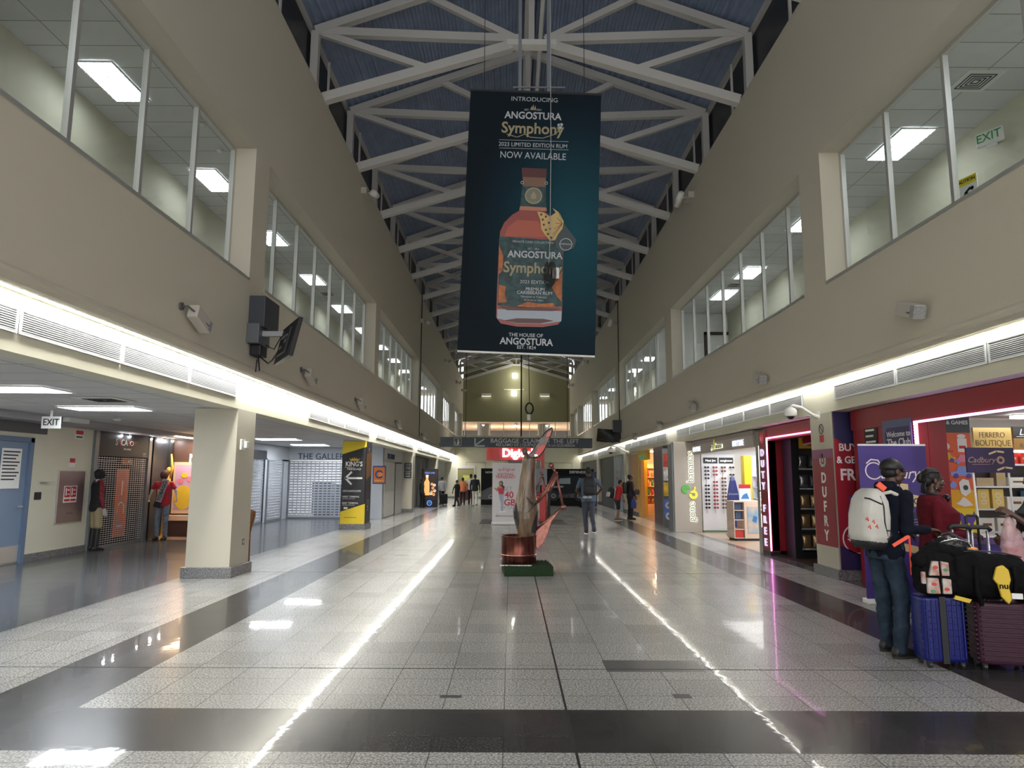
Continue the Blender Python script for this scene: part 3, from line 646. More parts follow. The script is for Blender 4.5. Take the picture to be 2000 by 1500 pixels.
# ------------------------------------------------------------------ column fittings
tb = root('wall_thermostat', 'small white sensor box on the hall face of the nearest left column', 'sensor', tuple(onX(474,868,CL)-Vector((0,.12,.09))), PI/2)
MB().box((0,-.03,0),(.16,0,.17)).build('back_box', whitep, tb, bevel=.004); MB().box((.1,-.08,.03),(.2,-.03,.14)).build('sensor_head', whitep, tb, bevel=.01)
p = onX(475,1058,CL); so = root('wall_socket', 'brown socket plate low on the nearest left column', 'socket', (CL, p.y-.05, p.z-.05), PI/2)
MB().box((0,-.006,0),(.09,0,.1)).build('plate', M('bronze_plate', (.16,.13,.10), .4), so); MB().box((.03,-.009,.03),(.06,-.006,.05)).box((.03,-.009,.06),(.06,-.006,.075)).build('socket_holes', white, so)
# tall wooden stand behind the nearest column, seen edge on
wd = M('oak_brown', (.36,.17,.07), .4, noise=.3, nscale=6, stretch=(1,1,.15))
st = root('wooden_stand', 'tall brown wooden display stand standing behind the nearest left column', 'stand', (-4.68, 12.1, 0), 0)
prof = [(0,0),(.17,0),(.17,.05),(.14,.12),(.13,.6),(.2,.9),(.2,.98),(.1,1.02),(.07,1.2),(.07,2.0),(0,2.02)]
for yy in (0, .13): MB().prism(prof, yy, yy+.03).build('side_panel', wd, st, bevel=.003)
MB().box((-.0,.03,.0),(.02,.13,2.0)).build('back_panel', wd, st); 
for z in (.08,.5,.92): MB().box((.02,.03,z),(.13,.13,z+.025)).build('shelf', wd, st)
MB().box((-.08,-.0,0),(-.001,.15,1.0)).build('rear_case', M('dark_stained_wood', (.02,.015,.012), .5), st)
# ------------------------------------------------------------------ king's advert wrapped round the second left column
yell = M('advert_yellow', (.80,.60,.03), .45); adv = M('advert_black', (.022,.022,.026), .4); gold = M('advert_gold', (.62,.40,.06), .4)
kg = board('column_advert', 'black and yellow advert with a crown and left arrow wrapped on a column', 'advert', (CL-.72, 21.08, .17), 0, .74, ZC-.19, .02, adv)
H_ = ZC-.19
shape([(0,H_),(0,H_-.40),(.74,H_-.17),(.74,H_)], yell, kg, 'yellow_band'); shape([(0,0),(0,.36),(.74,.60),(.74,0)], yell, kg, 'yellow_band')
text("KING'S", .2, .37, 1.79, white, kg, bold=.02, sx=.85); text('TRINIDAD', .085, .37, 1.64, white, kg, bold=.015, sx=1.1)
MB().box((.09,-.004,1.69),(.38,-.001,1.705)).build('printed_line', gold, kg)
shape([(.26,1.89),(.22,1.97),(.29,1.94),(.32,1.99),(.36,1.94),(.38,2.01),(.41,1.94),(.45,1.99),(.47,1.94),(.55,1.97),(.5,1.89)], gold, kg, 'crown')
stroke([(.62,1.37),(.12,1.37)], .055, white, kg, 'arrow'); stroke([(.3,1.55),(.12,1.37),(.3,1.19)], .055, white, kg, 'arrow')
text('•GROUNDFLOOR', .075, .04, .98, white, kg, align='LEFT', bold=.008, sx=.95); text('•WEST TERMINAL', .07, .04, .81, white, kg, align='LEFT', bold=.006, sx=.95); text('BETWEEN GATES 6 AND 7', .032, .06, .75, white, kg, align='LEFT'); text('•EAST TERMINAL', .07, .04, .62, white, kg, align='LEFT', bold=.006, sx=.95); text('BETWEEN GATES 8 AND 9', .032, .06, .56, white, kg, align='LEFT')
shape(rect(.1,.44,.22,.5), M('cream_label', (.75,.72,.45), .5), kg, 'label'); MB().box((.12,-.007,.19),(.5,-.004,.2)).build('printed_line', black, kg)
ks = board('column_advert', 'dark purple and copper side panel of the black and yellow column advert', 'advert', (CL+.025, 21.08, .17), PI/2, .78, ZC-.19, .02, M('advert_plum', (.05,.035,.07), .35, noise=.6, nscale=3, col2=(.02,.015,.03)))
shape([(0,1.3),(0,2.1),(.78,2.2),(.78,1.5)], M('copper_print', (.35,.16,.05), .4), ks, 'copper_patch'); text('K', .2, .35, 2.25, white, ks, rot=PI/2); text("king's", .16, .4, .55, white, ks, rot=PI/2)
# ------------------------------------------------------------------ gallery shops behind
gw = M('gallery_wall', (.55,.58,.62), .6)
struct('wall_side_back_left', MB().box((-8.5, 18.6, 2.15), (-8.7, 26.4, ZC)).box((-8.5, 18.6, 0), (-8.7, 21.0, 2.2)).box((-8.5, 23.75, 0), (-8.7, 24.15, 2.2)).box((-8.5, 25.7, 0), (-8.7, 26.4, 2.2)), gw)
struct('wall_gallery_front', MB().box((-8.7, 26.4, 2.2), (-4.9, 26.6, ZC)).box((-5.6, 26.4, 0), (-4.9, 26.5, 2.2)), gw)
shut = M('shutter_steel', (.42,.45,.50), .4, metal=.2); glowin = M('gallery_lamp', (1,1,1), .5, emit=8)
def perforated(name, label, loc, rz, w_, h_, grp=None):
    r = root(name, label, 'roller shutter', loc, rz, grp); mb = MB(); nz = int(h_/.095); nx = int(w_/.16)
    for k in range(nz+1): z = h_*k/nz; mb.box((0,-.01,max(0,z-.032)),(w_,.01,min(h_,z+.032)))
    for k in range(nx+1): x = w_*k/nx; mb.box((max(0,x-.02),-.008,0),(min(w_,x+.02),.008,h_))
    mb.build('perforated_curtain', shut, r)
    MB().box((-.06,-.04,0),(0,.03,h_+.05)).build('guide_rail', greym, r); MB().box((w_,-.04,0),(w_+.06,.03,h_+.05)).build('guide_rail', greym, r); MB().box((0,-.03,0),(w_,.03,.06)).build('bottom_rail', greym, r)
    return r
perforated('roller_shutter', 'wide perforated steel shutter under the dark blue gallery lettering', (-8.45, 26.42, 0), 0, 2.9, 2.16)
perforated('roller_shutter', 'narrow perforated shutter in the side wall left of the gallery shutter', (-8.49, 24.15, 0), PI/2, 1.5, 2.1)
o_ = perforated('roller_shutter', 'black framed perforated shutter just right of the nearest left column', (-8.49, 21.0, 0), PI/2, 2.7, 2.15)
MB().box((-.1,-.05,2.15),(2.85,.03,2.45)).build('dark_header', M('dark_door'), o_)
for c_ in o_.children:
    if c_.name.startswith('guide'): c_.data.materials[0] = MATS['dark_door']
tx = root('gallery_lettering', 'dark blue capital letters above the wide perforated shutter', 'lettering', (-8.15, 26.4, 2.33), 0)
text('THE GALLERY', .33, 0, 0, M('navy_letters', (.05,.08,.16), .4), tx, align='LEFT', y=-.02, ext=.015, sx=.92, sp=1.05)
struct('wall_gallery_inside', MB().box((-11.5, 30.5, 0), (-5.5, 30.6, ZC)).box((-5.6, 26.6, 0), (-5.5, 30.5, ZC)).box((-11.5, 20.9, 0), (-11.4, 30.5, ZC)), M('gallery_inside', (.66,.67,.66), .7))
for k, (x, y) in enumerate(((-7.8,28.5),(-6.3,28.5),(-10.2,25),(-10.2,22.5))):
    r = root('display_light', 'lit panel light inside the shuttered gallery, %s' % ['left','right','side middle','side near'][k], 'ceiling light', (x, y, ZC-.02), 0, 'lights in the closed gallery'); MB().box((-.6,-.3,-.02),(.6,.3,0)).build('lamp_panel', M('gallery_lamp', (1,1,1), .5, emit=9), r); MB().box((-.63,-.33,-.005),(.63,.33,.01)).build('frame', whitep, r)
ck = M('dark_counter', (.06,.07,.09), .4)
for k, (xa, xb, h) in enumerate(((-7.9,-7.1,1.35),(-7.0,-6.5,1.3),(-6.2,-5.8,1.0))):
    r = root('display_cabinet', 'dark display cabinet behind the perforated gallery shutter, %s' % ['left','middle','right'][k], 'cabinet', (xa, 27.6, 0), 0, 'cabinets in the closed gallery'); MB().box((0,0,.1),(xb-xa,.5,h)).build('body', ck, r, bevel=.01); MB().box((.04,.04,0),(xb-xa-.04,.46,.1)).build('plinth', dark, r)
# white block with orange and blue sign and slatted shutter
struct('wall_block_left', MB().box((-4.9, 26.5, 2.15), (-5.1, 31.2, ZC)).box((-4.9, 29.1, 0), (-5.1, 31.2, 2.2)).box((-4.92, 26.5, 0), (-5.1, 26.75, 2.2)), M('block_white', (.62,.63,.63), .6))
sg = board('orange_sign', 'orange square sign with a big blue letter C on the white block', 'sign', (-5.27, 26.37, 1.31), 0, .5, .68, .03, M('sign_blue', (.03,.07,.25), .4))
shape(rect(.04,.05,.46,.63), M('sign_orange', (.80,.20,.02), .5), sg); ring_shape(.25,.36,.1,.16, MATS['sign_blue'], sg, a0=.5, a1=5.8, y0=-.008, y1=-.004); ring_shape(.3,.36,.03,.07, M('pale_orange',(.85,.4,.1),.5), sg, y0=-.01, y1=-.006); MB().box((.08,-.008,.1),(.42,-.004,.14)).build('printed_line', MATS['pale_orange'], sg)
ws = root('slatted_shutter', 'closed white slatted roller shutter beyond the orange sign', 'roller shutter', (-4.9, 26.75, 0), PI/2); sm = MB()
for k in range(22): z = .04+k*.096; sm.prism([(0,z),(2.3,z),(2.3,z+.09),(0,z+.09)], -.02, .0)
sm.build('slats', whitep, ws); MB().box((2.3,-.04,0),(2.37,.02,2.15)).build('guide_rail', dark, ws); MB().box((0,.001,0),(2.3,.01,2.15)).build('backing', greym, ws)
t2 = root('gallery_lettering', 'dark blue gallery letters on the white block above the slatted shutter', 'lettering', (-4.89, 27.2, 2.38), PI/2); text('THE GALLERY', .3, 0, 0, MATS['navy_letters'], t2, align='LEFT', y=-.02, ext=.01, sx=.9)
for k, (z0, z1, lb) in enumerate(((1.86, 2.2, 'upper'), (1.52, 1.84, 'lower'))):
    p = onY(790, 900, 31.15); b_ = board('black_plaque', 'black plaque with white lines on the third left column, %s one' % lb, 'plaque', (p.x, 31.15, z0), 0, .33, z1-z0, .02, black, 'black plaques on the third left column')
    for q in range(4): MB().box((.05,-.003,.06+q*.07),(.28,0,.08+q*.07)).build('printed_line', white, b_)
struct('wall_perfume_shop', MB().box((-4.95, 32.0, 0), (-5.1, 41.3, ZC)), M('dark_shop', (.05,.055,.065), .35)); struct('wall_far_left', MB().box((-4.95, 42.1, 0), (-5.1, 52, ZC)), M('grey_blue_wall', (.35,.37,.38), .6))
for k in range(5): tag(MB().box((-4.9,33.2+k*1.6,.1),(-4.78,33.4+k*1.6,2.4)).build('shop_pillar', greym), 'slim grey shop front post past the third left column, %s' % nth(k), 'post', 'shop front posts')
pd = board('lit_poster_stand', 'black stand with lit bottle poster outside the perfume shop', 'poster stand', (-4.72, 36.6, 0), 0, .86, 2.0, .15, black)
MB().box((.04,-.01,.38),(.82,0,1.9)).build('poster', M('poster_brown', (.04,.02,.02), .4), pd)
bot = M('poster_bottle', (1,.35,.12), .4, emit=.2)
shape([(.14,.62),(.42,.62),(.42,1.3),(.36,1.42),(.34,1.55),(.24,1.55),(.22,1.42),(.14,1.3)], bot, pd, 'printed_bottle', -.015, -.01); shape(rect(.22,1.55,.36,1.68), M('poster_pink', (1,.75,.6), .4, emit=.14), pd, 'printed_cap', -.015, -.01)
for q, (x_, z_) in enumerate(((.55,1.2),(.68,1.15),(.6,1.0),(.7,.85),(.55,.8),(.5,.7),(.65,.66))): ring_shape(x_, z_, .03, .07, MATS['poster_pink'] if q % 2 else bot, pd, 'printed_jewel', y0=-.016-.001*q, y1=-.01)
ring_shape(.43,.22,.1,.14, M('poster_blue', (.12,.3,.9), .4, emit=.16), pd, 'round_logo', y0=-.008, y1=-.001); text('VIP', .12, .43, .22, MATS['poster_blue'], pd, y=-.008); text('PERFUME', .13, .43, 1.78, MATS['poster_blue'], pd, y=-.012)
# ------------------------------------------------------------------ television on the left wall
dk = M('charcoal_box', (.045,.05,.065), .45); scr = M('tv_screen', (.006,.007,.009), .12)
tv = root('wall_television', 'black television on a swivel arm with dark wall box on the left wall', 'television', (XL, 10.65, 3.4), PI/2)
MB().box((.05,-.26,.55),(.72,-.001,1.06)).build('media_box', dk, tv, bevel=.01); MB().box((.0,-.2,.28),(.5,-.001,.6)).build('bracket_box', M('grey_bracket', (.12,.13,.15), .4), tv, bevel=.01)
MB().box((.15,-.62,.42),(.24,-.2,.5)).build('swivel_arm', M('arm_grey', (.35,.36,.38), .4), tv); 
MB().box((.12,-.2,.1),(.42,-.02,.28)).build('cable_box', dark, tv, bevel=.02)
MB().tube([(.25,-.12,.12),(.2,-.3,-.02),(.1,-.4,.02),(.12,-.5,.2)], .012).tube([(.3,-.1,.12),(.28,-.14,-.12),(.22,-.1,-.15),(.2,-.12,.05)], .012).tube([(.2,-.5,.44),(.15,-.4,.2),(.2,-.25,.28)], .01).build('cables', dark, tv)
sc = bpy.data.objects.new('screen_unit', None); COL.objects.link(sc); sc.parent = tv
sc.location = (-.05,-.68,.28); sc.rotation_euler = (math.radians(12), 0, math.radians(30))
MB().box((-.57,-.035,-.31),(.57,.03,.31)).build('casing', dark, sc, bevel=.01); MB().box((-.54,-.038,-.27),(.54,-.035,.28)).build('screen', scr, sc); MB().box((-.3,.03,-.22),(.3,.07,.2)).build('rear_plate', dark, sc, bevel=.01); MB().box((-.25,.07,.05),(.25,.075,.08)).box((-.2,.07,-.05),(-.1,.075,.0)).box((.05,.07,-.12),(.2,.075,-.08)).build('rear_labels', greym, sc)
tr2 = root('wall_television', 'black television on the far right wall tilted towards the hall', 'television', tuple(onX(1212,845,5.05)), -PI/2)
MB().box((-.05,-.4,.0),(.35,-.001,.55)).build('media_box', dk, tr2); MB().box((.0,-.5,-.45),(.1,-.001,.1)).build('swivel_arm', dark, tr2)
s2 = bpy.data.objects.new('screen_unit', None); COL.objects.link(s2); s2.parent = tr2; s2.location = (.15,-.7,-.15); s2.rotation_euler = (math.radians(10), math.radians(4), math.radians(98))
MB().box((-.42,-.035,-.3),(.42,.03,.3)).build('casing', dark, s2, bevel=.01); MB().box((-.4,-.038,-.27),(.4,-.035,.28)).build('screen', scr, s2)
# ================================================================== RIGHT SIDE
red = M('duty_free_red', (.27,.010,.018), .4); led = M('led_strip', (1,.30,.75), .5, emit=1.0, ecol=(1,.32,.85)); ledw = M('led_white', (1,.85,1), .5, emit=1.6)
purple = M('chocolate_purple', (.055,.032,.20), .45); navy = M('print_navy', (.022,.02,.08), .4); goldl = M('print_gold', (.62,.47,.24), .4); silver = M('silver_foil', (.35,.36,.38), .25, metal=.8, bump=.5, bscale=25)
# adverts on the nearest right column
da = board('duty_free_advert', 'red column advert with big vertical white letters on the nearest right column', 'advert', (CR-.008, 11.93, .5), -PI/2, .76, 1.58, .006, red)
# plum upper edge of the print
shape(rect(.0,1.43,.76,1.58), M('plum_print', (.24,.06,.16), .4), da, 'plum_band')
for k, ch in enumerate('DUFRY'): text(ch, .235, .40, 1.10-k*.235, white, da, bold=.035)
stroke([(.3,1.42),(.3,1.36),(.34,1.31),(.44,1.31),(.48,1.36),(.48,1.42)], .04, white, da, 'logo_mark'); stroke([(.39,1.49),(.39,1.38)], .04, white, da, 'logo_mark')
a = root('no_smoking_sign', 'small no smoking sign on the nearest right column', 'sign', (CR-.002, 11.66, 2.2), -PI/2)
ring_shape(.12,.22,.07,.085, black, a); stroke([(.07,.27),(.17,.17)], .014, black, a); shape(rect(.05,.0,.2,.12), redp, a)
bp = board('chocolate_advert', 'red and navy BUY 3 advert on the near face of the right column', 'advert', (CR, 11.11, .17), 0, .57, 2.5, .005, red)
shape([(0,2.5),(0,2.08),(.57,1.75),(.57,2.5)], navy, bp, 'navy_field'); shape([(0,0),(0,.38),(.57,.12),(.57,0)], navy, bp, 'navy_field')
text('BUY 3', .165, .28, 1.92, M('print_pale', (.75,.72,.74), .5), bp, y=-.008, bold=.02); text('& GET 1', .155, .27, 1.72, MATS['print_pale'], bp, y=-.008, bold=.02, sx=.92); text('FREE', .25, .30, 1.48, white, bp, y=-.008, bold=.03, sx=.92)
ring_shape(.28,.48,.215,.235, white, bp); text('$8.50', .14, .28, .5, white, bp, y=-.006, bold=.015); text('USD EACH', .045, .36, .42, white, bp, y=-.006, bold=.01)
bars = M('print_bar_blue', (.05,.04,.30), .35)
for k, (x_, z_, an) in enumerate(((.36,1.15,.6),(.42,1.0,.25),(.33,.9,-.1),(.38,.78,.9))):
    c_, s_ = math.cos(an), math.sin(an); pts = [(x_+dx*c_-dz*s_, z_+dx*s_+dz*c_) for dx, dz in ((-.17,-.08),(.17,-.08),(.17,.08),(-.17,.08))]
    shape([(min(x,.565), z) for x, z in pts], bars, bp, 'printed_bar', -.012-.003*k, -.004); text('MILK', .07, x_, z_, white, bp, y=-.018-.003*k, rot=-an)
struct('baseboard_right', MB().box((CR+.5, 10.2, 0), (CR+.6, 11.07, .16)), gr_base)
# portal of the duty free shop beyond the column
pA = root('duty_free_portal', 'red shop portal with DUTY FREE letters and pink light strip beyond the column', 'portal', (5.45, 15.0, 0), -PI/2)
MB().box((0,-.05,.08),(.42,.15,2.6)).build('pillar', red, pA); MB().box((.42,-.03,2.38),(2.9,.15,2.66)).build('header', red, pA)
MB().box((.36,.0,.1),(.42,.55,2.4)).build('return_panel', red, pA); MB().box((.0,-.05,0),(.42,.15,.08)).build('plinth', dark, pA)
MB().box((.43,-.052,.1),(.455,-.03,2.42)).box((.43,-.052,2.42),(2.9,-.03,2.445)).build('light_strip', led, pA)
lt = M('letter_lilac', (.70,.62,.85), .5, emit=.16)
for k, ch in enumerate('DUTY FREE'): 
    if ch != ' ': text(ch, .21, .20, 2.13-k*.235, lt, pA, y=-.06, bold=.03, ext=.012, sx=1.25)
shape(disc(.2,2.44,.12,.1), M('logo_red', (.6,.04,.06), .5, emit=.06), pA, 'round_logo', -.06, -.05); stroke([(.14,2.47),(.16,2.41),(.24,2.41),(.26,2.47)], .025, white, pA, 'logo_mark', -.066, -.06)
# snack shelves inside
su = root('snack_shelf_unit', 'black snack shelving with five grey shelves inside the duty free shop', 'shelf unit', (5.72, 14.08, 0), 0)
MB().box((0,.0,.0),(.14,.45,2.6)).build('side_panel', dark, su); MB().box((.14,.35,.0),(1.5,.45,2.6)).build('back_panel', M('shelf_back', (.08,.085,.09), .5), su); MB().box((.14,0,0),(1.5,.35,.14)).build('plinth', dark, su)
zsh = [.17, .57, .97, 1.37, 1.77]
for z in zsh: MB().box((.14,-.0,z),(1.5,.35,z+.03)).build('shelf', M('shelf_grey', (.42,.43,.45), .4), su); 
for k, z in enumerate(zsh): MB().box((.2+.2*k % .5,-.006,z+.004),(.28+.2*k % .5,-.0,z+.028)).build('price_tag', white, su)
rp = board('snack_poster', 'yellow and red printed panel above the snack shelves', 'poster', (5.88, 14.06, 2.2), 0, .8, .33, .01, M('poster_yellow', (.75,.45,.05), .4)); shape(disc(.22,.17,.15,.12), redp, rp); stroke([(.1,.08),(.3,.12),(.38,.25)], .04, white, rp, y0=-.01, y1=-.005); stroke([(.45,.22),(.7,.1)], .08, white, rp)
foils = [silver, M('gold_foil', (.50,.34,.18), .28, metal=.7, bump=.5, bscale=25), M('dark_foil', (.08,.08,.09), .3, metal=.6, bump=.5, bscale=25)]
def bag_mesh(wd_, ht):
    mb = MB(); R = Matrix.Identity(3); rg = []
    for i in range(9):
        t = i/8; th = .008+.045*math.sin(PI*t)**.7; rg.append(((0,0,ht*t), wd_/2*(1-.06*math.sin(PI*t)), th))
    return mb.loft(rg, 16)
protos = {}
for k, z in enumerate(zsh):
    for q in range(5):
        ft = 1 if k < 3 else (2 if q % 2 else 0); nm = 'snack_bag'
        if ft not in protos: o = bag_mesh(.2,.27).build(nm, foils[ft], smooth=True); protos[ft] = o
        else: o = protos[ft].copy(); COL.objects.link(o)
        o.location = (5.72+.27+q*.225, 14.19, z+.032); o.rotation_euler.z = random.uniform(-.15,.15)
        tag(o, '%s snack bag, %s from the left on the %s shelf of the black unit' % (['silver','gold','dark'][ft], ['first','second','third','fourth','fifth'][q], ['lowest','second lowest','middle','second highest','highest'][k]), 'snack bag', 'snack bags on the black shelves')
struct('wall_portal_inside', MB().box((5.72, 14.85, 0), (9.0, 14.95, ZC)).box((7.4, 12.3, 0), (7.5, 14.9, ZC)), dark); struct('floor_patch_7', MB().box((5.5, 12.0, 0), (7.4, 14.8, .003)), M('dark_wood', (.09,.055,.04), .3))
# near duty free portal along the hall
pB = root('duty_free_portal', 'near red shop portal with pink light strip at the right edge of the hall', 'portal', (5.5, 11.0, 0), -PI/2)
MB().box((0,-.02,0),(1.75,.12,2.36)).build('side_wall', red, pB); MB().box((0,-.05,2.36),(9.5,.14,2.67)).build('header', red, pB)
MB().box((1.7,.12,0),(1.76,.36,2.5)).build('return_panel', red, pB)
MB().box((1.75,-.065,.05),(1.785,-.03,2.36)).build('light_strip', M('led_strip', (1,.3,.75)), pB); MB().box((1.75,-.07,2.34),(9.4,-.05,2.37)).build('light_strip', M('led_violet', (.6,.4,1), .5, emit=.8, ecol=(.62,.38,1)), pB)
dots = MB()
for k in range(60): dots.ball((1.768,-.07,.08+k*.038), .009, n=6, m=4)
dots.build('light_dots', ledw, pB)
wc = board('club_poster', 'purple poster with white welcome text on the red shop wall', 'poster', (5.515, 10.05, 1.6), -PI/2, .72, .83, .02, M('poster_blueframe', (.09,.11,.22), .4))
wc.location.x = 5.44
shape([(.07,.0),(.07,.66),(.12,.72),(.68,.72),(.68,0)], M('poster_plum', (.035,.022,.11), .4), wc); text('Welcome to', .115, .12, .62, white, wc, y=-.008, align='LEFT'); text('The Club', .155, .12, .50, white, wc, y=-.008, align='LEFT', bold=.01); text('One team, 100%', .08, .12, .37, white, wc, y=-.008, align='LEFT')
bn = board('black_notice', 'black notice with white text lines on the red shop wall', 'notice', (5.465, 10.62, 1.7), -PI/2, .36, .78, .01, black)
for q in range(8): MB().box((.04,-.003,.70-q*.088),(.32-.03*(q % 3),0,.73-q*.088)).build('printed_line', white, bn)
# chocolate roll-up banner
cr = root('roll_up_banner', 'tall purple roll-up banner with cursive white brand writing behind the man', 'banner', (4.61, 9.15, 0), math.radians(-2))
MB().box((0,0,.06),(.88,.012,2.04)).build('printed_sheet', purple, cr); MB().box((0,-.005,2.03),(.88,.02,2.055)).build('top_rail', alum, cr); MB().box((-.02,-.06,0),(.9,.1,.06)).build('base', whitep, cr, bevel=.01)
cu_w = M('print_rose_white', (.80,.70,.72), .5)
ring_shape(.19,1.70,.10,.115, cu_w, cr, a0=.5, a1=5.6); stroke([(.29,1.77),(.25,1.84),(.16,1.85),(.10,1.80)], .015, cu_w, cr)
text('adbury', .21, .27, 1.665, cu_w, cr, align='LEFT', shear=.35, bold=.003, sx=.85)
gb = MATS['print_gold']
shape([(.10,1.45),(.34,1.55),(.62,1.53),(.62,1.40),(.36,1.42),(.12,1.31),(.15,1.38)], gb, cr, 'ribbon'); text('CELEB', .12, .36, 1.475, navy, cr, y=-.008, rot=-.12, bold=.015)
shape([(.52,1.42),(.74,1.38),(.85,1.30),(.85,1.15),(.72,1.23),(.52,1.27)], gb, cr, 'ribbon'); text('K OF', .11, .69, 1.31, navy, cr, y=-.008, rot=.25, bold=.015)
shape([(.5,.77),(.7,.72),(.86,.64),(.86,.54),(.68,.63),(.5,.67)], gb, cr, 'ribbon'); shape([(.5,1.18),(.7,1.16),(.84,1.05),(.86,.86),(.5,.84)], navy, cr, 'printed_picture')
for q in range(6): stroke([(.52,.88+q*.035),(.83,.91+q*.035)], .006, M('print_lilac', (.4,.33,.6), .5), cr, y0=-.008, y1=-.004)
# toys and games column
tg = board('toy_poster_column', 'black, orange and yellow toys and games poster column inside the shop', 'poster column', (5.84, 9.6, 0), 0, .58, 2.52, .3, M('toy_orange', (.80,.13,.04), .45))
shape(rect(0,2.24,.58,2.52), M('toy_dark', (.05,.065,.075), .4), tg, 'dark_header', -.006); text('TOYS & GAMES', .075, .3, 2.38, white, tg, y=-.009, bold=.02)
shape(rect(0,.0,.58,1.45), M('toy_yellow', (.85,.42,.02), .45), tg, 'yellow_field', -.003, -.001); shape(rect(0,.0,.58,1.2), M('toy_yellow2', (.85,.60,.03), .45), tg, 'yellow_field', -.005, -.003)
tb_ = M('toy_blue', (.25,.33,.75), .5); tw = M('toy_white', (.8,.78,.74), .5); ty = M('toy_amber', (.80,.50,.04), .5); tpu = M('toy_purple', (.12,.07,.35), .5)
def car(x, z, s, m1, m2, name):
    shape([(x-s,z),(x-s,z+.3*s),(x-.5*s,z+.4*s),(x-.3*s,z+.85*s),(x+.3*s,z+.85*s),(x+.6*s,z+.35*s),(x+s,z+.25*s),(x+s,z)], m1, tg, name, -.010, -.004)
    for dx in (-.55,.55): shape(disc(x+dx*s, z, .22*s), m2, tg, 'printed_wheel', -.013, -.009)
car(.22,1.86,.13,ty,tpu,'printed_car'); car(.42,1.64,.16,tb_,tpu,'printed_truck'); car(.44,1.83,.12,M('toy_pink',(.75,.25,.4),.5),tb_,'printed_car')
shape(rect(.39,1.97,.52,2.16), tw, tg, 'printed_robot'); shape(rect(.41,2.02,.5,2.06), redp, tg, 'printed_robot', -.008, -.004); shape(disc(.45,2.19,.06,.03), tw, tg, 'printed_hat'); shape(disc(.22,2.05,.06,.05), tw, tg, 'printed_phone'); shape(rect(.13,1.97,.32,1.99), redp, tg, 'printed_board')
shape([(.38,1.4),(.36,1.55),(.42,1.6),(.5,1.58),(.52,1.42),(.44,1.36)], tw, tg, 'printed_radio', -.012, -.006); shape(disc(.45,1.48,.035), MATS['toy_dark'], tg, 'printed_dial', -.015, -.012)
shape([(.22,1.5),(.3,1.46),(.34,1.52),(.28,1.58)], tb_, tg, 'printed_kite', -.012, -.006); shape([(.3,1.26),(.42,1.22),(.54,1.24),(.46,1.32),(.4,1.36),(.36,1.3)], tw, tg, 'printed_bird', -.012, -.006)
shape([(.32,1.06),(.36,1.14),(.42,1.08),(.52,1.1),(.54,1.16),(.56,1.06),(.52,1.0),(.52,.92),(.48,.92),(.47,1.0),(.4,1.0),(.39,.92),(.35,.92),(.36,1.02)], tpu, tg, 'printed_dog', -.012, -.006)
shape([(.3,.7),(.3,.8),(.36,.8),(.36,.88),(.42,.88),(.42,.8),(.5,.8),(.5,.84),(.56,.84),(.56,.7)], tb_, tg, 'printed_castle', -.012, -.006); shape(disc(.44,.72,.06,.04), M('toy_red',(.7,.08,.03),.5), tg, 'printed_ball', -.016, -.012)
struct('wall_shop_side', MB().box((6.42, 9.9, 0), (6.5, 12.2, ZC)), red)
# shop interior
struct('wall_shop_back', MB().box((6.4, 12.3, 0), (12, 12.4, ZC)), M('shop_back_grey', (.20,.19,.18), .6)); struct('wall_shop_far', MB().box((11.9, -4, 0), (12, 12.3, ZC)), M('shop_cream', (.6,.55,.48), .7)); struct('ceiling_shop', MB().box((5.66, 3, ZC-.03), (11.9, 12.3, ZC)), M('shop_ceiling', (.42,.38,.36), .7))
struct('floor_patch_8', MB().box((5.6, 3, 0), (11.9, 12.3, .003)), M('shop_floor', (.35,.33,.32), .15))
for k, (x, y, L) in enumerate(((8.9,11.2,1.4),(8.4,8.4,1.4),(7.6,6.0,1.4))):
    r = root('batten_light', 'bright white batten light on the duty free shop ceiling, %s' % ['farthest','middle','nearest'][k], 'ceiling light', (x, y, ZC-.08), 0, 'batten lights in the duty free shop'); MB().box((-L/2,-.05,-.02),(L/2,.05,.03)).build('tube', M('batten_lamp', (1,1,1), .5, emit=4), r); MB().box((-L/2,-.06,.03),(L/2,.06,.05)).build('housing', whitep, r)
bs = root('chocolate_shelving', 'long white lit shelving on the back wall of the duty free shop', 'shelf unit', (7.75, 11.95, 0), 0)
MB().box((0,.25,0),(3.2,.34,2.1)).build('back_panel', M('shelf_panel_dark', (.12,.11,.10), .5), bs); zb = [.35,.72,1.1,1.48,1.86]
for z in zb: MB().box((0,-.08,z-.03),(3.2,.25,z)).build('shelf', M('shelf_white', (.72,.72,.72), .4), bs)
MB().box((0,0,0),(3.2,.25,.3)).build('plinth', whitep, bs); MB().box((.0,-.03,2.06),(3.2,-.0,2.09)).build('light_strip', M('shelf_lamp', (1,1,1), .5, emit=2.5), bs)
fe = board('gold_sign', 'gold sign with thin brown capital letters above the back shelves', 'sign', (7.98, 11.85, 2.1), 0, .66, .38, .04, M('sign_gold', (.60,.42,.14), .3, metal=.3)); text('FERRERO', .13, .32, .25, M('sign_brown',(.16,.09,.03),.5), fe, sx=.85); text('BOUTIQUE', .145, .33, .11, MATS['sign_brown'], fe, sx=.85)
li = board('brown_sign', 'black and brown sign with cursive white writing right of the gold sign', 'sign', (8.67, 11.85, 2.1), 0, .8, .40, .04, M('sign_amber', (.28,.15,.04), .4)); shape(rect(0,.2,.8,.4), black, li); text('Lindt', .15, .25, .30, white, li, y=-.008, shear=.3, bold=.01); MB().box((.05,-.008,.225),(.6,-.004,.232)).build('printed_line', white, li); text('ROT', .1, .2, .07, MATS['sign_brown'], li, bold=.03)
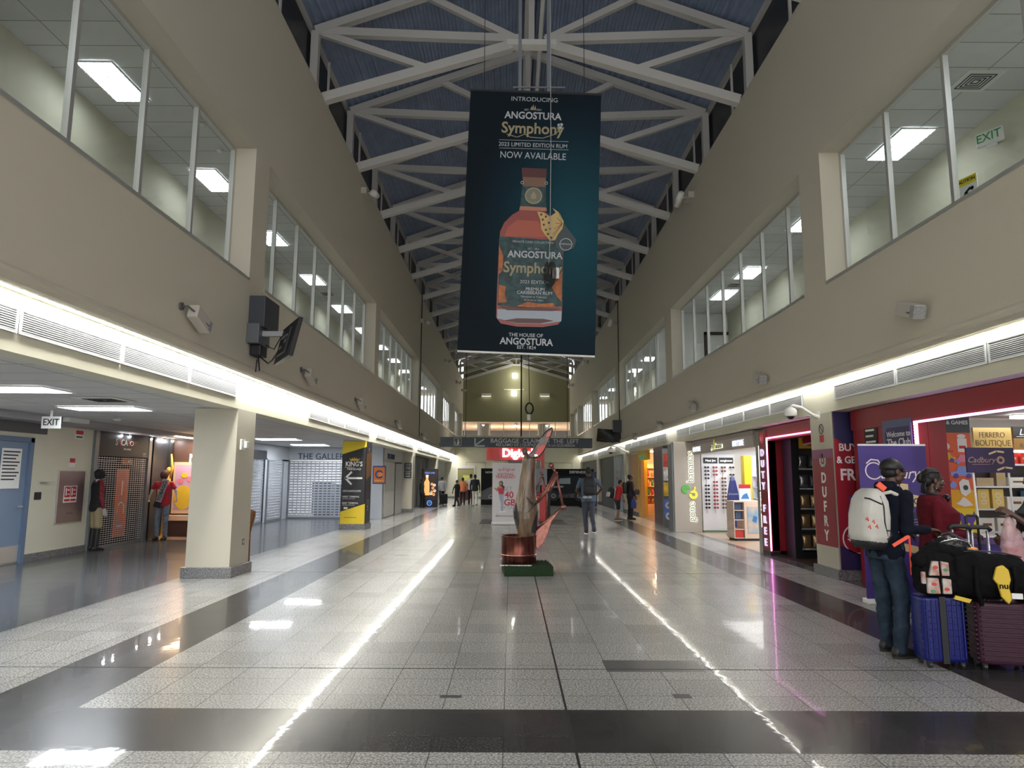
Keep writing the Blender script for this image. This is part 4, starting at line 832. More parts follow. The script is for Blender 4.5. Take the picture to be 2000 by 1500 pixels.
cols = {'yellow': M('box_yellow', (.75,.55,.16), .4), 'red': M('box_red', (.55,.04,.03), .4), 'white': M('box_white', (.75,.72,.66), .4), 'beige': M('box_beige', (.45,.36,.24), .4), 'light blue': M('box_blue', (.22,.50,.80), .4), 'dark': M('box_dark', (.03,.03,.03), .4)}
rows = [[('dark',.3,.2)]*3+[('white',.28,.25)]*3, [('white',.25,.22)]*4+[('light blue',.35,.3)]*3, [('yellow',.2,.33),('yellow',.2,.33),('white',.3,.2),('light blue',.4,.3),('light blue',.4,.3),('white',.3,.2)], [('beige',.3,.14),('beige',.16,.28),('white',.35,.15),('beige',.3,.2),('beige',.2,.3),('white',.3,.18)], [('beige',.3,.12),('white',.3,.12)]+[('red',.15,.19)]*6]
for k, rw in enumerate(rows):
    x = 8.0 if k < 4 else 7.9
    for q, (c_, wd_, ht) in enumerate(rw):
        r = root('product_box', '%s carton, %s from the left on the %s shelf behind the chocolate sign' % (c_, ORD[q] if q else 'first', ['lowest','second','middle','fourth','top'][k]), 'box', (x, 11.9, zb[k]), 0, 'product boxes on the back shelves')
        MB().box((0,0,0),(wd_,.16,ht)).build('carton', cols[c_], r, bevel=.006)
        if c_ == 'yellow':
            for u_ in (.33,.66): ring_shape(wd_/2, ht*u_, .03, .045, cols['white'], r, 'printed_ring', n=14)
        elif c_ == 'light blue': text('BOREI', .08, wd_/2, ht*.7, M('box_print_navy', (.03,.06,.2), .5), r); stroke([(.03,ht*.3),(wd_-.03,ht*.45)], .03, white, r)
        else: MB().box((wd_*.2,-.003,ht*.4),(wd_*.8,0,ht*.6)).build('printed_band', MATS['sign_gold'] if c_ != 'white' else MATS['sign_brown'], r)
        x += wd_+.05
# purple table with small chocolate sign on two posts
tp_ = root('promotion_table', 'purple and white promotion table behind the luggage', 'table', (4.75, 7.6, 0), 0)
MB().box((0,0,.93),(1.5,.6,.97)).build('table_top', whitep, tp_, bevel=.01); MB().box((.05,.02,.05),(1.45,.58,.93)).build('skirt', purple, tp_); MB().box((.0,-.01,.9),(1.5,.0,.97)).build('edge_band', M('edge_plum', (.12,.06,.2), .5), tp_)
cs = root('post_sign', 'small dark purple chocolate sign on two thin white posts', 'sign', (5.12, 7.75, .97), 0)
MB().box((0,0,.70),(.54,.02,.98)).build('panel', M('sign_deep_purple', (.025,.012,.06), .4), cs)
for x in (.1,.5): MB().tube([(x,.03,0),(x-.02,.03,.75)], .012).build('post', whitep, cs)
text('Cadbury', .09, .16, .84, M('print_bronze', (.35,.22,.18), .5), cs, shear=.3); MB().box((.06,-.003,.79),(.26,-.0,.795)).build('printed_line', MATS['print_bronze'], cs)
for q, (x_, z_) in enumerate(((.34,.93),(.42,.75))): stroke([(x_-.08,z_-.02),(x_,z_+.01),(x_+.08,z_)], .02, goldl, cs, 'ribbon')
ring_shape(.38,.84,.02,.045, MATS['print_bronze'], cs)
# ------------------------------------------------------------------ banana shop
bgrey = M('taupe_panel', (.42,.38,.33), .4); glowt = M('letter_glow', (1,.98,.75), .5, emit=.32); grn = M('logo_green', (.10,.45,.08), .5); yl_ = M('logo_yellow', (.80,.72,.08), .5, emit=.05)
bpan = board('sign_pillar', 'taupe pillar panel with vertical glowing lettering and a green and yellow logo', 'sign pillar', (4.85, 20.6, 0), 0, .80, ZC-.02, .3, bgrey, bevel=.01)
MB().box((-.04,.05,0),(-.001,.6,2.6)).build('side_edge', greym, bpan)
for yy, off, mt in ((-.006, .035, glowt), (-.016, .002, M('letter_dark', (.10,.12,.08), .5))):
    text('bananas', .30, .49, 1.92, mt, bpan, y=yy, rot=-PI/2, bold=off, sx=1.0) if mt is not glowt else text('bananas', .30, .49, 1.92, mt, bpan, y=yy, rot=-PI/2, bold=off)
    text('gone', .30, .50, .60, mt, bpan, y=yy, rot=-PI/2, bold=off)
ring_shape(.34,1.26,.03,.13, grn, bpan, 'green_swirl', a0=0, a1=5.2, y0=-.02, y1=-.001); ring_shape(.56,1.10,.05,.13, yl_, bpan, 'yellow_swirl', a0=-3.4, a1=1.9, y0=-.024, y1=-.001); ring_shape(.48,1.3,.1,.15, yl_, bpan, 'yellow_swirl', a0=-1.6, a1=.3, y0=-.026, y1=-.001)
hb = root('banana_shop_header', 'taupe shop header reading DUTY FREE either side of a lit banana logo', 'shop sign', (5.4, 20.5, 2.28), -PI/2)
MB().box((0,-.02,0),(5.15,.12,.27)).build('fascia', bgrey, hb); MB().box((0,.0,.27),(5.15,.3,.38)).build('soffit', M('soffit_rose', (.36,.30,.30), .6), hb)
text('DUTY FREE', .2, .55, .13, M('letter_white_glow', (.75,.78,.9), .5, emit=.16), hb, y=-.03, bold=.01, ext=.01, sx=.8); text('DUTY FREE', .2, 4.2, .13, MATS['letter_white_glow'], hb, y=-.03, bold=.01, ext=.01, sx=.8)
text('gone bananas', .19, 2.5, .14, glowt, hb, y=-.03, bold=.04, ext=.004); text('gone bananas', .19, 2.5, .14, MATS['letter_dark'], hb, y=-.045, bold=.005, ext=.004); shape([(2.3,.02),(2.42,.1),(2.4,.32),(2.34,.32),(2.3,.12)], yl_, hb, 'banana_mark', -.06, -.05)
pil = board('neon_pillar', 'slim grey pillar with glowing vertical banana shop lettering', 'sign pillar', (5.44, 15.12, 0), 0, .24, 2.62, .2, M('pillar_grey', (.30,.32,.30), .5))
MB().box((-.02,-.04,.55),(.06,-.02,2.3)).build('letter_backing', glowt, pil); text('gone bananas', .19, .02, 1.4, MATS['letter_dark'], pil, y=-.05, rot=-PI/2+.03, bold=.02, sx=1.15); shape(disc(.03,1.25,.05,.09), yl_, pil, 'logo_mark', -.06, -.05)
struct('wall_banana_back', MB().box((5.65, 20.9, 0), (9.5, 21.0, ZC)), M('shop_white', (.75,.76,.80), .5)); struct('wall_banana_side', MB().box((9.4, 15, 0), (9.5, 20.9, ZC)).box((5.72, 14.95, 0), (9.4, 15.0, ZC)), MATS['shop_white']); struct('ceiling_banana_shop', MB().box((5.76, 15.0, 2.5), (9.4, 20.9, 2.55)), MATS['shop_white'])
struct('floor_patch_10', MB().box((5.4, 15.2, 0), (9.4, 20.9, .004)), f_wood)
ll = bpy.data.lights.new('banana_shop_lamp', 'AREA'); ll.shape = 'RECTANGLE'; ll.size = 2.6; ll.size_y = 4.5; ll.energy = 34; lo = bpy.data.objects.new('banana_shop_lamp', ll); COL.objects.link(lo); lo.location = (7.3, 18, 2.45)
sw = root('sunglasses_wall', 'white sunglasses display wall with lit header in the banana shop', 'display wall', (5.72, 20.75, 0), 0)
MB().box((0,0,.05),(1.0,.14,2.3)).build('panel', MATS['shop_white'], sw, bevel=.004); MB().box((0,-.02,0),(1.0,.14,.05)).build('plinth', M('green_plinth', (.12,.2,.12), .5), sw)
for x0, tt in ((.06,'Maui Jim'),(.53,'sunglasses')): b_ = MB().box((x0,-.02,2.03),(x0+.42,0,2.2)).build('brand_sign', dark, sw); text(tt, .09, x0+.21, 2.11, M('sign_lit', (.9,.95,1), .5, emit=.25), sw, y=-.025)
for k in range(4): MB().tube([(.13+k*.25,-.01,.55),(.13+k*.25,-.01,1.9)], .006, 6).tube([(.13+k*.25,-.01,1.9),(.09+k*.25,-.03,1.95)], .005, 6).build('rack_rod', alum, sw)
lensm = [M('lens_black', (.02,.02,.025), .15), M('lens_brown', (.14,.05,.04), .15), M('lens_red', (.3,.04,.05), .2)]
gpz = {}
for c in range(4):
    for r_ in range(12):
        if (c*12+r_) % 13 == 7: continue
        m_ = (c*5+r_*3) % 3
        if m_ not in gpz:
            mb = MB(); 
            for s in (-1,1): mb.loft([((s*.036,0,0),.032,.024, Matrix.Rotation(PI/2,3,'X')),((s*.036,-.008,0),.026,.018, Matrix.Rotation(PI/2,3,'X'))], 12)
            mb.box((-.01,-.004,.004),(.01,0,.01)).box((-.068,0,.002),(-.062,.04,.008)).box((.062,0,.002),(.068,.04,.008)); o = mb.build('sunglasses', lensm[m_]); gpz[m_] = o
        else: o = gpz[m_].copy(); COL.objects.link(o)
        o.location = (5.85+c*.25, 20.66, .72+r_*.108); o.scale = (1.15,1.15,1.3)
        tag(o, '%s sunglasses on the white wall, rack %s from the left, row %d from the bottom' % (['black','brown','red'][m_], ['first','second','third','fourth'][c], r_+1), 'sunglasses', 'sunglasses on the display wall')
tag(MB().box((6.85,20.3,0),(7.1,20.6,2.25)).build('yellow_pillar', M('bright_yellow', (.80,.58,.02), .4), bevel=.01), 'bright yellow pillar right of the sunglasses wall', 'pillar')
rs_ = root('perfume_shelf', 'white lit shelf unit with black sign right of the yellow pillar', 'shelf unit', (6.7, 18.9, 0), 0)
MB().box((0,.3,0),(.9,.35,2.2)).build('back_panel', MATS['shop_white'], rs_); b_ = MB().box((.02,-.02,2.0),(.88,.03,2.2)).build('brand_sign', dark, rs_); text('VERSACE', .12, .35, 2.1, MATS['sign_lit'], rs_, y=-.025, bold=.02)
for z in (.45,.75,1.05,1.35,1.65): MB().box((0,0,z-.02),(.9,.3,z)).build('shelf', MATS['shop_white'], rs_)
for k, (z, c_, nm) in enumerate(((1.65,(.75,.6,.75),'pale lilac'),(1.35,(.35,.08,.45),'purple'),(1.05,(.2,.55,.65),'turquoise'),(.75,(.1,.15,.3),'navy'),(.45,(.7,.3,.5),'pink'))):
    for q in range(3): tag(MB().box((6.75+q*.28,18.95,z),(6.93+q*.28,19.05,z+.16)).build('perfume_box', M('perfume_'+nm.replace(' ','_'), c_, .3), bevel=.005), '%s perfume box on the lit white shelf, %s from the left' % (nm, ['first','second','third'][q]), 'perfume box', 'perfume boxes')
sb = root('surfboard', 'dark blue surfboard standing upright in front of the sunglasses', 'surfboard', (6.27, 19.6, .0), 0)
MB().loft([((0,0,.06),.10,.02),((0,0,.2),.16,.025),((0,0,.7),.2,.03),((0,0,1.1),.17,.028),((0,0,1.5),.09,.02),((.0,0,1.68),.01,.008)], 24).build('board', M('surf_blue', (.02,.03,.16), .25), sb, smooth=True); text('shiseido', .09, 0, 1.15, M('letter_dim', (.3,.33,.5), .5), sb, y=-.035); MB().box((-.2,-.12,0),(.2,.12,.07)).build('foot', whitep, sb, bevel=.01)
pw = M('peach_laminate', (.72,.56,.46), .4)
dc = root('display_counter', 'peach display counter with beach picture and open side shelves', 'display counter', (5.78, 17.9, 0), math.radians(4))
MB().box((.0,.0,.0),(.66,.5,.06)).build('plinth', dark, dc); MB().box((.22,0,.06),(.68,.5,.98)).build('body', pw, dc, bevel=.005); MB().box((-.05,0,.98),(.72,.54,1.01)).build('top', pw, dc)
MB().box((.3,-.012,.2),(.6,0,.86)).build('beach_picture', M('picture_sea', (.22,.42,.60), .4, noise=.5, nscale=4, col2=(.60,.50,.42)), dc); shape([(.42,.5),(.52,.46),(.56,.6),(.46,.64)], M('picture_blue',(.05,.2,.5),.5), dc, 'printed_bottle', -.018, -.012)
for z in (.06,.28,.52,.76): MB().box((-.05,.02,z),(.22,.5,z+.02)).build('shelf', pw, dc)
MB().box((-.05,.02,.06),(-.03,.5,.98)).build('side_panel', pw, dc); MB().box((-.02,.04,.08),(.2,.45,.27)).build('red_box_row', M('box_red'), dc)
tag(MB().box((5.8,18.0,.83-.28),(5.95,18.3,.83-.1)).build('book_box', M('box_navy', (.06,.1,.2), .5)), 'navy box on the middle side shelf of the counter', 'box'); tag(MB().box((5.79,18.0,.79),(5.96,18.3,.93)).build('book_box', M('box_navy')), 'navy box on the upper side shelf of the counter', 'box')
cl = board('clear_display', 'clear acrylic display with red topped card on the counter', 'display', (5.95, 18.1, 1.01), 0, .3, .42, .02, M('display_clear', (.65,.75,.82), .2)); shape(rect(0,.32,.3,.42), redp, cl); shape([(.04,.05),(.26,.05),(.2,.2),(.1,.15)], MATS['picture_blue'], cl)
# ------------------------------------------------------------------ further along the right side
struct('wall_right_brick', MB().box((5.2, 23.6, 0), (5.4, 25.2, ZC)), M('brown_slats', (.20,.15,.16), .6, noise=.4, nscale=20, stretch=(1,.2,6)))
struct('wall_right_far', MB().box((5.45, 21.0, 0), (5.6, 25.3, ZC)).box((5.42, 29.3, 0), (5.6, 33.2, ZC)), creamlt); struct('wall_right_end', MB().box((5.4, 36.0, 0), (5.6, 52, ZC)), M('dark_blue_shop', (.06,.07,.10), .4)); struct('wall_right_mid', MB().box((5.35, 33.2, 0), (5.5, 36.0, ZC)), M('pale_blue_panel', (.45,.52,.60), .4))
struct('baseboard_right_far', MB().box((5.38, 29.3, 0), (5.42, 33.2, .13)), gr_base)
po = root('poster_tower', 'tall colourful jewellery poster tower left of the taupe pillar', 'poster tower', (5.0, 22.8, 0), 0)
MB().box((0,-.02,.0),(.34,.1,2.55)).build('frame', greym, po)
for k, (c_, z) in enumerate((((.55,.08,.06),1.95),((.70,.66,.62),1.5),((.75,.45,.05),1.0),((.10,.16,.50),.3))):
    MB().box((.02,-.03,z),(.32,-.02,z+(.6 if k == 3 else .44))).build('poster_panel', M('tower_%d' % k, c_, .35, noise=.6, nscale=7, emit=.04), po)
for k, z in enumerate((.7,.35,1.62)): ring_shape(.17, z, .05, .12, M('watch_white', (.8,.82,.9), .4), po, 'printed_watch', y0=-.038, y1=-.03)
dz = root('warm_shop_doorway', 'warm lit shop doorway with yellow frame and peach reveal on the right', 'shop front', (5.4, 29.3, 0), -PI/2)
MB().box((0,-.02,0),(.35,.3,ZC)).build('yellow_frame', MATS['bright_yellow'], dz); MB().box((0.35,.02,2.3),(2.0,.1,ZC)).build('lintel', MATS['bright_yellow'], dz); MB().box((.4,-.02,2.35),(.9,.02,2.52)).build('exit_panel', M('green_exit', (.05,.25,.12), .5, emit=.08), dz)
MB().box((.35,.0,0),(.5,.15,2.3)).build('door_post', M('peach_wall', (.72,.42,.22), .6), dz)
struct('wall_peach', MB().prism([(0,0)]*0 or [(5.30,1.2),(5.42,.1),(5.42,2.6),(5.30,2.6)], 30.4, 30.5), M('peach_wall')) if False else None
struct('wall_peach', MB().box((5.40, 29.4, .13), (5.42, 31.6, 2.6)), M('peach_wall'))
struct('wall_liquor_back', MB().box((7.4, 25.3, 0), (7.5, 31.1, ZC)).box((5.6, 25.2, 0), (7.4, 25.3, ZC)).box((5.6, 31.0, 0), (7.4, 31.1, ZC)), M('warm_wood_wall', (.35,.16,.07), .5))
wr = root('wooden_shelf', 'warm wooden shelves with bottles seen through the yellow doorway', 'shelf unit', (6.35, 30.55, 0), 0)
for z in (.4,.8,1.2,1.6,2.0): MB().box((-.7,0,z),(.7,.3,z+.03)).build('shelf', M('warm_wood', (.45,.24,.10), .4), wr)
MB().box((-.7,.3,0),(.7,.33,2.2)).build('back_panel', MATS['warm_wood'], wr); MB().box((-.7,0,0),(.7,.3,.4)).build('cupboard', MATS['warm_wood_wall'], wr)
Rw = Matrix.Translation((6.35,30.55,0)); btm = [M('bottle_amber', (.3,.1,.02), .2), M('bottle_green', (.03,.10,.04), .2), M('bottle_red', (.3,.02,.02), .3)]
b0 = []
for k, z in enumerate((.43,.83,1.23,1.63)):
    for q in range(8):
        if len(b0) < 3: o = MB().lathe([(.045,0),(.045,.2),(.018,.25),(.018,.3)], n=10).build('bottle', btm[len(b0)], smooth=True); b0.append(o)
        else: o = b0[(k*8+q) % 3].copy(); COL.objects.link(o)
        o.location = Rw @ Vector((-.6+q*.17, .12, z)); tag(o, 'liquor bottle, %s from the left on the %s wooden shelf' % (ORD[q] if q else 'first', ['lowest','second','third','top'][k]), 'bottle', 'bottles on the wooden shelves')
l3 = bpy.data.lights.new('liquor_lamp', 'POINT'); l3.energy = 45; l3.color = (1,.7,.42); l3.shadow_soft_size = .2; lo = bpy.data.objects.new('liquor_lamp', l3); COL.objects.link(lo); lo.location = (6.2, 29.2, 2.45)
tag(MB().box((5.16,31.4,1.0),(5.22,31.8,1.7)).build('steel_phone_box', alum, bevel=.01), 'steel wall box behind the boy with the rucksack', 'wall box'); tag(MB().box((5.395,32.3,2.3),(5.42,32.9,2.5)).build('red_wall_sign', redp), 'small red sign on the cream wall above the boy', 'sign')
pn2 = board('blue_notice_panel', 'pale blue panel with faint red text on the right wall beyond the boy', 'panel', (5.33, 35.6, .1), -PI/2, 1.9, 2.3, .01, M('pale_blue_panel')); text('CAUTION', .22, .95, 1.75, M('faint_red', (.6,.25,.28), .5), pn2); text('WORK AREA', .16, .95, 1.45, MATS['faint_red'], pn2)
# ------------------------------------------------------------------ dome cameras
def dome(label, loc, rz, s=1., L=1.):
    r = root('dome_camera', label, 'security camera', loc, rz); r.scale = (s, s, s)
    MB().box((-.07,-.02,-.14),(.07,0,.1)).build('wall_plate', whitep, r, bevel=.005); MB().tube([(0,-.01,-.06),(0,-.2*L,.0),(0,-.55*L,.2),(0,-.82*L,.25),(0,-.9*L,.2)], [.06,.045,.035,.035,.035], 14).build('arm', whitep, r, smooth=True)
    MB().lathe([(.03,.2),(.09,.17),(.15,.12),(.165,.06),(.165,-.04),(.14,-.06)], (0,-.9*L,0), 24).build('housing', whitep, r, smooth=True); MB().ball((0,-.9*L,-.05), (.1,.1,.09)).build('dome', M('dome_dark', (.02,.02,.022), .08), r, smooth=True)
    return r
dome('white dome security camera on a curved arm above the red shop', (CR, 11.6, 2.66), math.radians(-75), .62, 1.)
dome('white dome camera beside the banana shop pillar, far down the right wall', (CR, 30.5, 2.75), -PI/2, .9, 1.)
# ================================================================== CENTRE OF THE HALL
# hanging rum banner
bw, bh, BY = 2.36, 4.62, 11.5
tlp, trp, blp = onY(913,176,BY), onY(1174,186,BY), onY(893,685,BY)
teal = bpy.data.materials.new('banner_teal'); teal.use_nodes = True; nt = teal.node_tree; b = nt.nodes['Principled BSDF']; b.inputs['Roughness'].default_value = .7; b.inputs['Specular IOR Level'].default_value = .15
tc = nt.nodes.new('ShaderNodeTexCoord'); mp = nt.nodes.new('ShaderNodeMapping'); mp.inputs['Location'].default_value = (-1.95/1.9, 0, -2.2/2.6); mp.inputs['Scale'].default_value = (1/1.9, 0, 1/2.6)
gr = nt.nodes.new('ShaderNodeTexGradient'); gr.gradient_type = 'SPHERICAL'; cr_ = nt.nodes.new('ShaderNodeValToRGB'); e = cr_.color_ramp.elements
e[0].color = (.006,.012,.018,1); e[0].position = 0.; e[1].color = (.016,.085,.115,1); e[1].position = 1.; k_ = e.new(.25); k_.color = (.007,.022,.034,1)
nt.links.new(tc.outputs['Object'], mp.inputs[0]); nt.links.new(mp.outputs[0], gr.inputs[0]); nt.links.new(gr.outputs[0], cr_.inputs[0]); nt.links.new(cr_.outputs[0], b.inputs['Base Color'])
bn_ = root('hanging_banner', 'huge dark teal rum bottle banner hanging from the roof', 'banner', tuple(blp), 0)
bn_.rotation_euler = (0, math.atan2(-(trp.z-tlp.z), trp.x-tlp.x), 0); W_ = (onY(1162,694,BY)-blp).length; Hh = (tlp-blp).length
MB().box((0,0,0),(W_,.02,Hh)).build('printed_sheet', teal, bn_)
MB().box((0,-.004,-.02),(W_,.03,.01)).build('bottom_rail', whitep, bn_); MB().box((0,-.004,Hh-.01),(W_,.03,Hh+.03)).build('top_rail', dark, bn_)
# pixel of the photo to banner coordinates
def bx(px, py):
    p = onY(px, py, BY)-blp; a = bn_.rotation_euler.y; return (p.x*math.cos(a)-p.z*math.sin(a), p.x*math.sin(a)+p.z*math.cos(a))
sil = M('banner_silver', (.50,.52,.55), .5); bgold = M('banner_gold', (.36,.30,.17), .5); 
def bt(s, px, py, size, mat=sil, **k): x, z = bx(px, py); return text(s, size, x, z, mat, bn_, y=-.006, **k)
bt('INTRODUCING', 1044, 195, .115, sx=1.05); bt('ANGOSTURA', 1041, 227, .185, bold=.022, sx=.9); bt('EST.', 1029, 215, .05); bt('1824', 1052, 215, .05)
def flame(px, py, s):
    x, z = bx(px, py)
    for dx, rr in ((-.035,.8),(.0,1.),(.035,.85)): shape([(x+dx*s*8,z+.09*s*rr*10*.1),(x+dx*s*8-.02*s*8*.5,z-.03*s*8),(x+dx*s*8+.02*s*8*.5,z-.03*s*8)], bgold, bn_, 'flame_mark')
x, z = bx(1041, 211); 
for dx, h_ in ((-.03,.07),(0,.11),(.035,.085)): shape([(x+dx-.02,z-.04),(x+dx+.02,z-.04),(x+dx+.012,z+h_*.4),(x+dx+.005,z+h_-.04)], bgold, bn_, 'flame_mark', -.006, -.001)
bt('Symphony', 1040, 252, .29, bgold, bold=.02, sx=.92); 
def bstroke(pts, wd, mat, name='printed_line', y0=-.006): return stroke([bx(*p) for p in pts], wd, mat, bn_, name, y0, -.001)
bstroke([(990,262),(1010,268),(1025,262),(1035,268),(1060,270),(1085,262),(1096,250)], .014, bgold); 
x, z = bx(1094, 247); [shape(disc(x+dx, z+dz, .03), sil, bn_, 'leaf_mark', -.007, -.001) for dx, dz in ((-.02,.02),(.02,.03),(.0,-.02))]
bstroke([(975,273),(1110,277)], .006, sil); bstroke([(975,289),(1110,293)], .006, sil); bt('2023 LIMITED EDITION RUM', 1041, 284, .105, sx=.93, bold=.004); bt('NOW AVAILABLE', 1041, 305, .175, sx=.86)
# the printed bottle
def bshape(pts, mat, name, y0): return shape([bx(*p) for p in pts], mat, bn_, name, y0, y0+.003)
rum = M('rum_red', (.28,.030,.018), .35); rumo = M('rum_orange', (.42,.075,.035), .4); lab = M('label_teal', (.020,.085,.090), .5, noise=.75, nscale=9); cork = M('cork_brown', (.085,.012,.008), .4); wood2 = M('neck_copper', (.20,.10,.06), .4); glassp = M('glass_print', (.32,.37,.44), .35); lab2 = M('label_orange', (.55,.16,.035), .5, noise=.4, nscale=12)
body = [(969,620),(971,560),(975,470),(977,452),(985,435),(1000,420),(1017,410),(1062,412),(1078,424),(1092,440),(1098,456),(1100,480),(1099,560),(1097,625),(1090,634),(1060,639),(1010,638),(978,632)]
bshape(body, rum, 'bottle_body', -.007); bshape([(985,462),(992,444),(1010,430),(1050,432),(1062,445),(1065,464)], rumo, 'bottle_glow', -.010)
bshape([(976,462),(1060,468),(1099,470),(1099,598),(1040,602),(972,596)], lab, 'bottle_label', -.012)
for pts in ([(975,480),(983,500),(981,530),(974,536),(974,500)],[(974,556),(988,560),(986,575),(990,590),(973,592)],[(1098,530),(1085,545),(1078,562),(1088,580),(1097,590)],[(1010,598),(1030,590),(1055,594),(1080,592),(1085,600),(1010,601)]): bshape(pts, lab2, 'label_flower', -.015)
bshape([(971,604),(1097,608),(1096,628),(1060,633),(1010,632),(971,622)], glassp, 'bottle_base_glass', -.012); bshape([(974,598),(1096,603),(1080,608),(990,606)], cork, 'liquid_edge', -.015); bshape([(985,626),(1010,622),(1060,623),(1082,627),(1055,632),(1010,631)], cork, 'base_shadow', -.016)
bshape([(1020,362),(1066,364),(1067,406),(1016,404)], lab, 'bottle_neck', -.008); bshape([(1019,328),(1068,330),(1067,348),(1020,347)], cork, 'stopper', -.009); bshape([(1021,346),(1066,348),(1066,366),(1021,364)], wood2, 'neck_band', -.010)
bshape([(1016,403),(1067,406),(1068,413),(1014,411)], M('twine', (.50,.20,.13), .5), 'neck_twine', -.012)
x, z = bx(1042, 383); shape(disc(x, z, .155), M('medal', (.16,.17,.13), .4, metal=.3), bn_, 'medallion', -.014, -.008); ring_shape(x, z, .13, .15, bgold, bn_, y0=-.016, y1=-.012); shape([(x-.04,z-.06),(x+.04,z-.06),(x+.05,z),(x,z+.09),(x-.05,z)], bgold, bn_, 'flame_mark', -.017, -.014)
ring_shape(*bx(1020,357), .02, .028, sil, bn_, 'wire_clip', y0=-.014); ring_shape(*bx(1067,358), .02, .028, sil, bn_, 'wire_clip', y0=-.014)
bt2 = lambda s, px, py, size, **k: (lambda xz: text(s, size, xz[0], xz[1], k.pop('mat', sil), bn_, y=-.020, **k))(bx(px, py))
bt2('PRIVATE CASK COLLECTION', 1041, 474, .055); bt2('EST.  1824', 1042, 487, .045); bt2('ANGOSTURA', 1045, 499, .17, bold=.022, sx=.92); bt2('Symphony', 1040, 525, .27, mat=bgold, bold=.02, sx=.9)
bt2('2023 EDITION', 1045, 552, .085, bold=.006); bt2('PREMIUM', 1045, 566, .08, bold=.012); bt2('CARIBBEAN RUM', 1044, 573, .08, bold=.012); bt2('TRINIDAD & TOBAGO', 1042, 581, .045); bt2('44.7% alc/vol. 750ml', 1042, 587, .04)
bt('THE HOUSE OF', 1027, 655, .085, bold=.012); bt('ANGOSTURA', 1028, 668, .165, bold=.022, sx=.9); bt('EST. 1824', 1028, 679, .08, bold=.01)
# butterfly and neck tag
bfo = M('butterfly_amber', (.62,.42,.16), .5); bfd = M('butterfly_dark', (.06,.04,.02), .5)
bshape([(1049,414),(1062,416),(1074,424),(1085,416),(1079,407),(1092,416),(1101,434),(1098,448),(1090,458),(1084,470),(1074,471),(1064,460),(1057,448),(1055,430)], bfo, 'butterfly', -.022)
for k in range(6): bstroke([(1098,438),(1076+k*3,470-k*11)], .006, bfd, 'wing_vein', -.026)
for px, py in ((1057,420),(1060,430),(1062,440),(1066,450),(1070,458),(1076,465),(1066,424),(1072,436),(1074,448)): x, z = bx(px, py); shape(disc(x, z, .02, n=10), bfd, bn_, 'wing_spot', -.026, -.020)
bshape([(1098,434),(1107,444),(1126,470),(1120,486),(1096,494),(1088,486),(1084,472)], M('neck_tag', (.020,.045,.045), .4), 'neck_tag', -.018); x, z = bx(1105, 478); ring_shape(x, z, .1, .11, sil, bn_, y0=-.022); text('SYMPHONY', .045, x, z, sil, bn_, y=-.022)
# cords
cord = M('black_cord', (.02,.02,.02), .6); cordw = M('pale_cord', (.42,.42,.42), .6)
def line(name, label, cat, pts, r, mat, group=None):
    o = MB().tube(pts, r, 8).build(name, mat, smooth=True); return tag(o, label, cat, group)
p0 = onY(1075,0,BY-.35); p1 = onY(1076,300,BY-.3); p2 = onY(1074,470,BY-.2); p3 = onY(1072,520,BY-.18)
line('suspension_cord', 'long thin cord hanging down in front of the teal banner', 'cord', [(p0.x,p0.y,13.0),tuple(p0),tuple(p1),tuple(p2),tuple(p3)], .007, cordw)
q = onY(1074,535,BY-.16); mb = MB()
for k in range(5): mb.tube([(q.x+(.02*k-.04)+math.cos(t)*.06, q.y-.01*k, q.z+math.sin(t)*.2) for t in [2*PI*i/18 for i in range(19)]], .008, 6)
ccoil = mb.build('cord_coil', cord, smooth=True); tag(ccoil, 'bundle of looped black cable with white tag hanging before the banner', 'cable coil')
z_ = onY(1085,533,BY-.16); MB().box((z_.x-.05,z_.y-.01,z_.z-.1),(z_.x+.06,z_.y,z_.z+.09)).build('paper_tag', white, ccoil)
tb1, tb2 = onY(930,185,BY), onY(1150,190,BY)
line('banner_cable', 'left dark cable holding the teal banner from the roof', 'cable', [(tlp.x+.3,BY+.01,tlp.z),(tlp.x+.3,BY+.01,12.6)], .006, cord, 'cables of the rum banner'); line('banner_cable', 'right dark cable holding the teal banner from the roof', 'cable', [(trp.x-.3,BY+.01,trp.z),(trp.x-.3,BY+.01,12.6)], .006, cord, 'cables of the rum banner')
fb = onY(1012,170,BY+.1); tag(MB().box((.10,BY+.1,fb.z-.1),(.16,BY+.16,13.2)).box((.62,BY+.1,fb.z-.1),(.68,BY+.16,13.2)).box((0,BY+.08,fb.z-.02),(.95,BY+.11,fb.z+.0)).build('hanger_frame', greym), 'thin grey hanger frame above the teal banner', 'hanger')
SY = 33.0
a_ = onY(1018,853,SY); line('sign_cable', 'black cable dropping to the middle of the baggage claim sign', 'cable', [(a_.x,SY,a_.z),(a_.x,SY,13.2)], .035, cord)
for px, s_, X in ((822,'left',-4.15),(1208,'right',5.0)):
    c_ = onX(px, 700, X); line('wall_conduit', 'thin black conduit running down the %s wall' % s_, 'conduit', [(X,c_.y,9.9),(X,c_.y,3.4)], .02, cord, 'conduits on the walls')
# coil of cable hanging beyond the banner
r_ = onY(1034,798,24); line('hanging_coil', 'round coil of black cable hanging in mid air beyond the banner', 'cable coil', [(r_.x+math.cos(t)*.13, 24+.02*math.sin(3*t), r_.z+math.sin(t)*.19) for t in [2*PI*i/24 for i in range(25)]], .03, cord)
MB().tube([(r_.x,24,r_.z+.19),(.5,24.6,13.32)], .012, 8).build('cord', cord, bpy.data.objects['hanging_coil']); MB().box((r_.x-.08,23.98,r_.z-.42),(r_.x+.04,24,r_.z-.2)).build('paper_tag', white, bpy.data.objects['hanging_coil'])
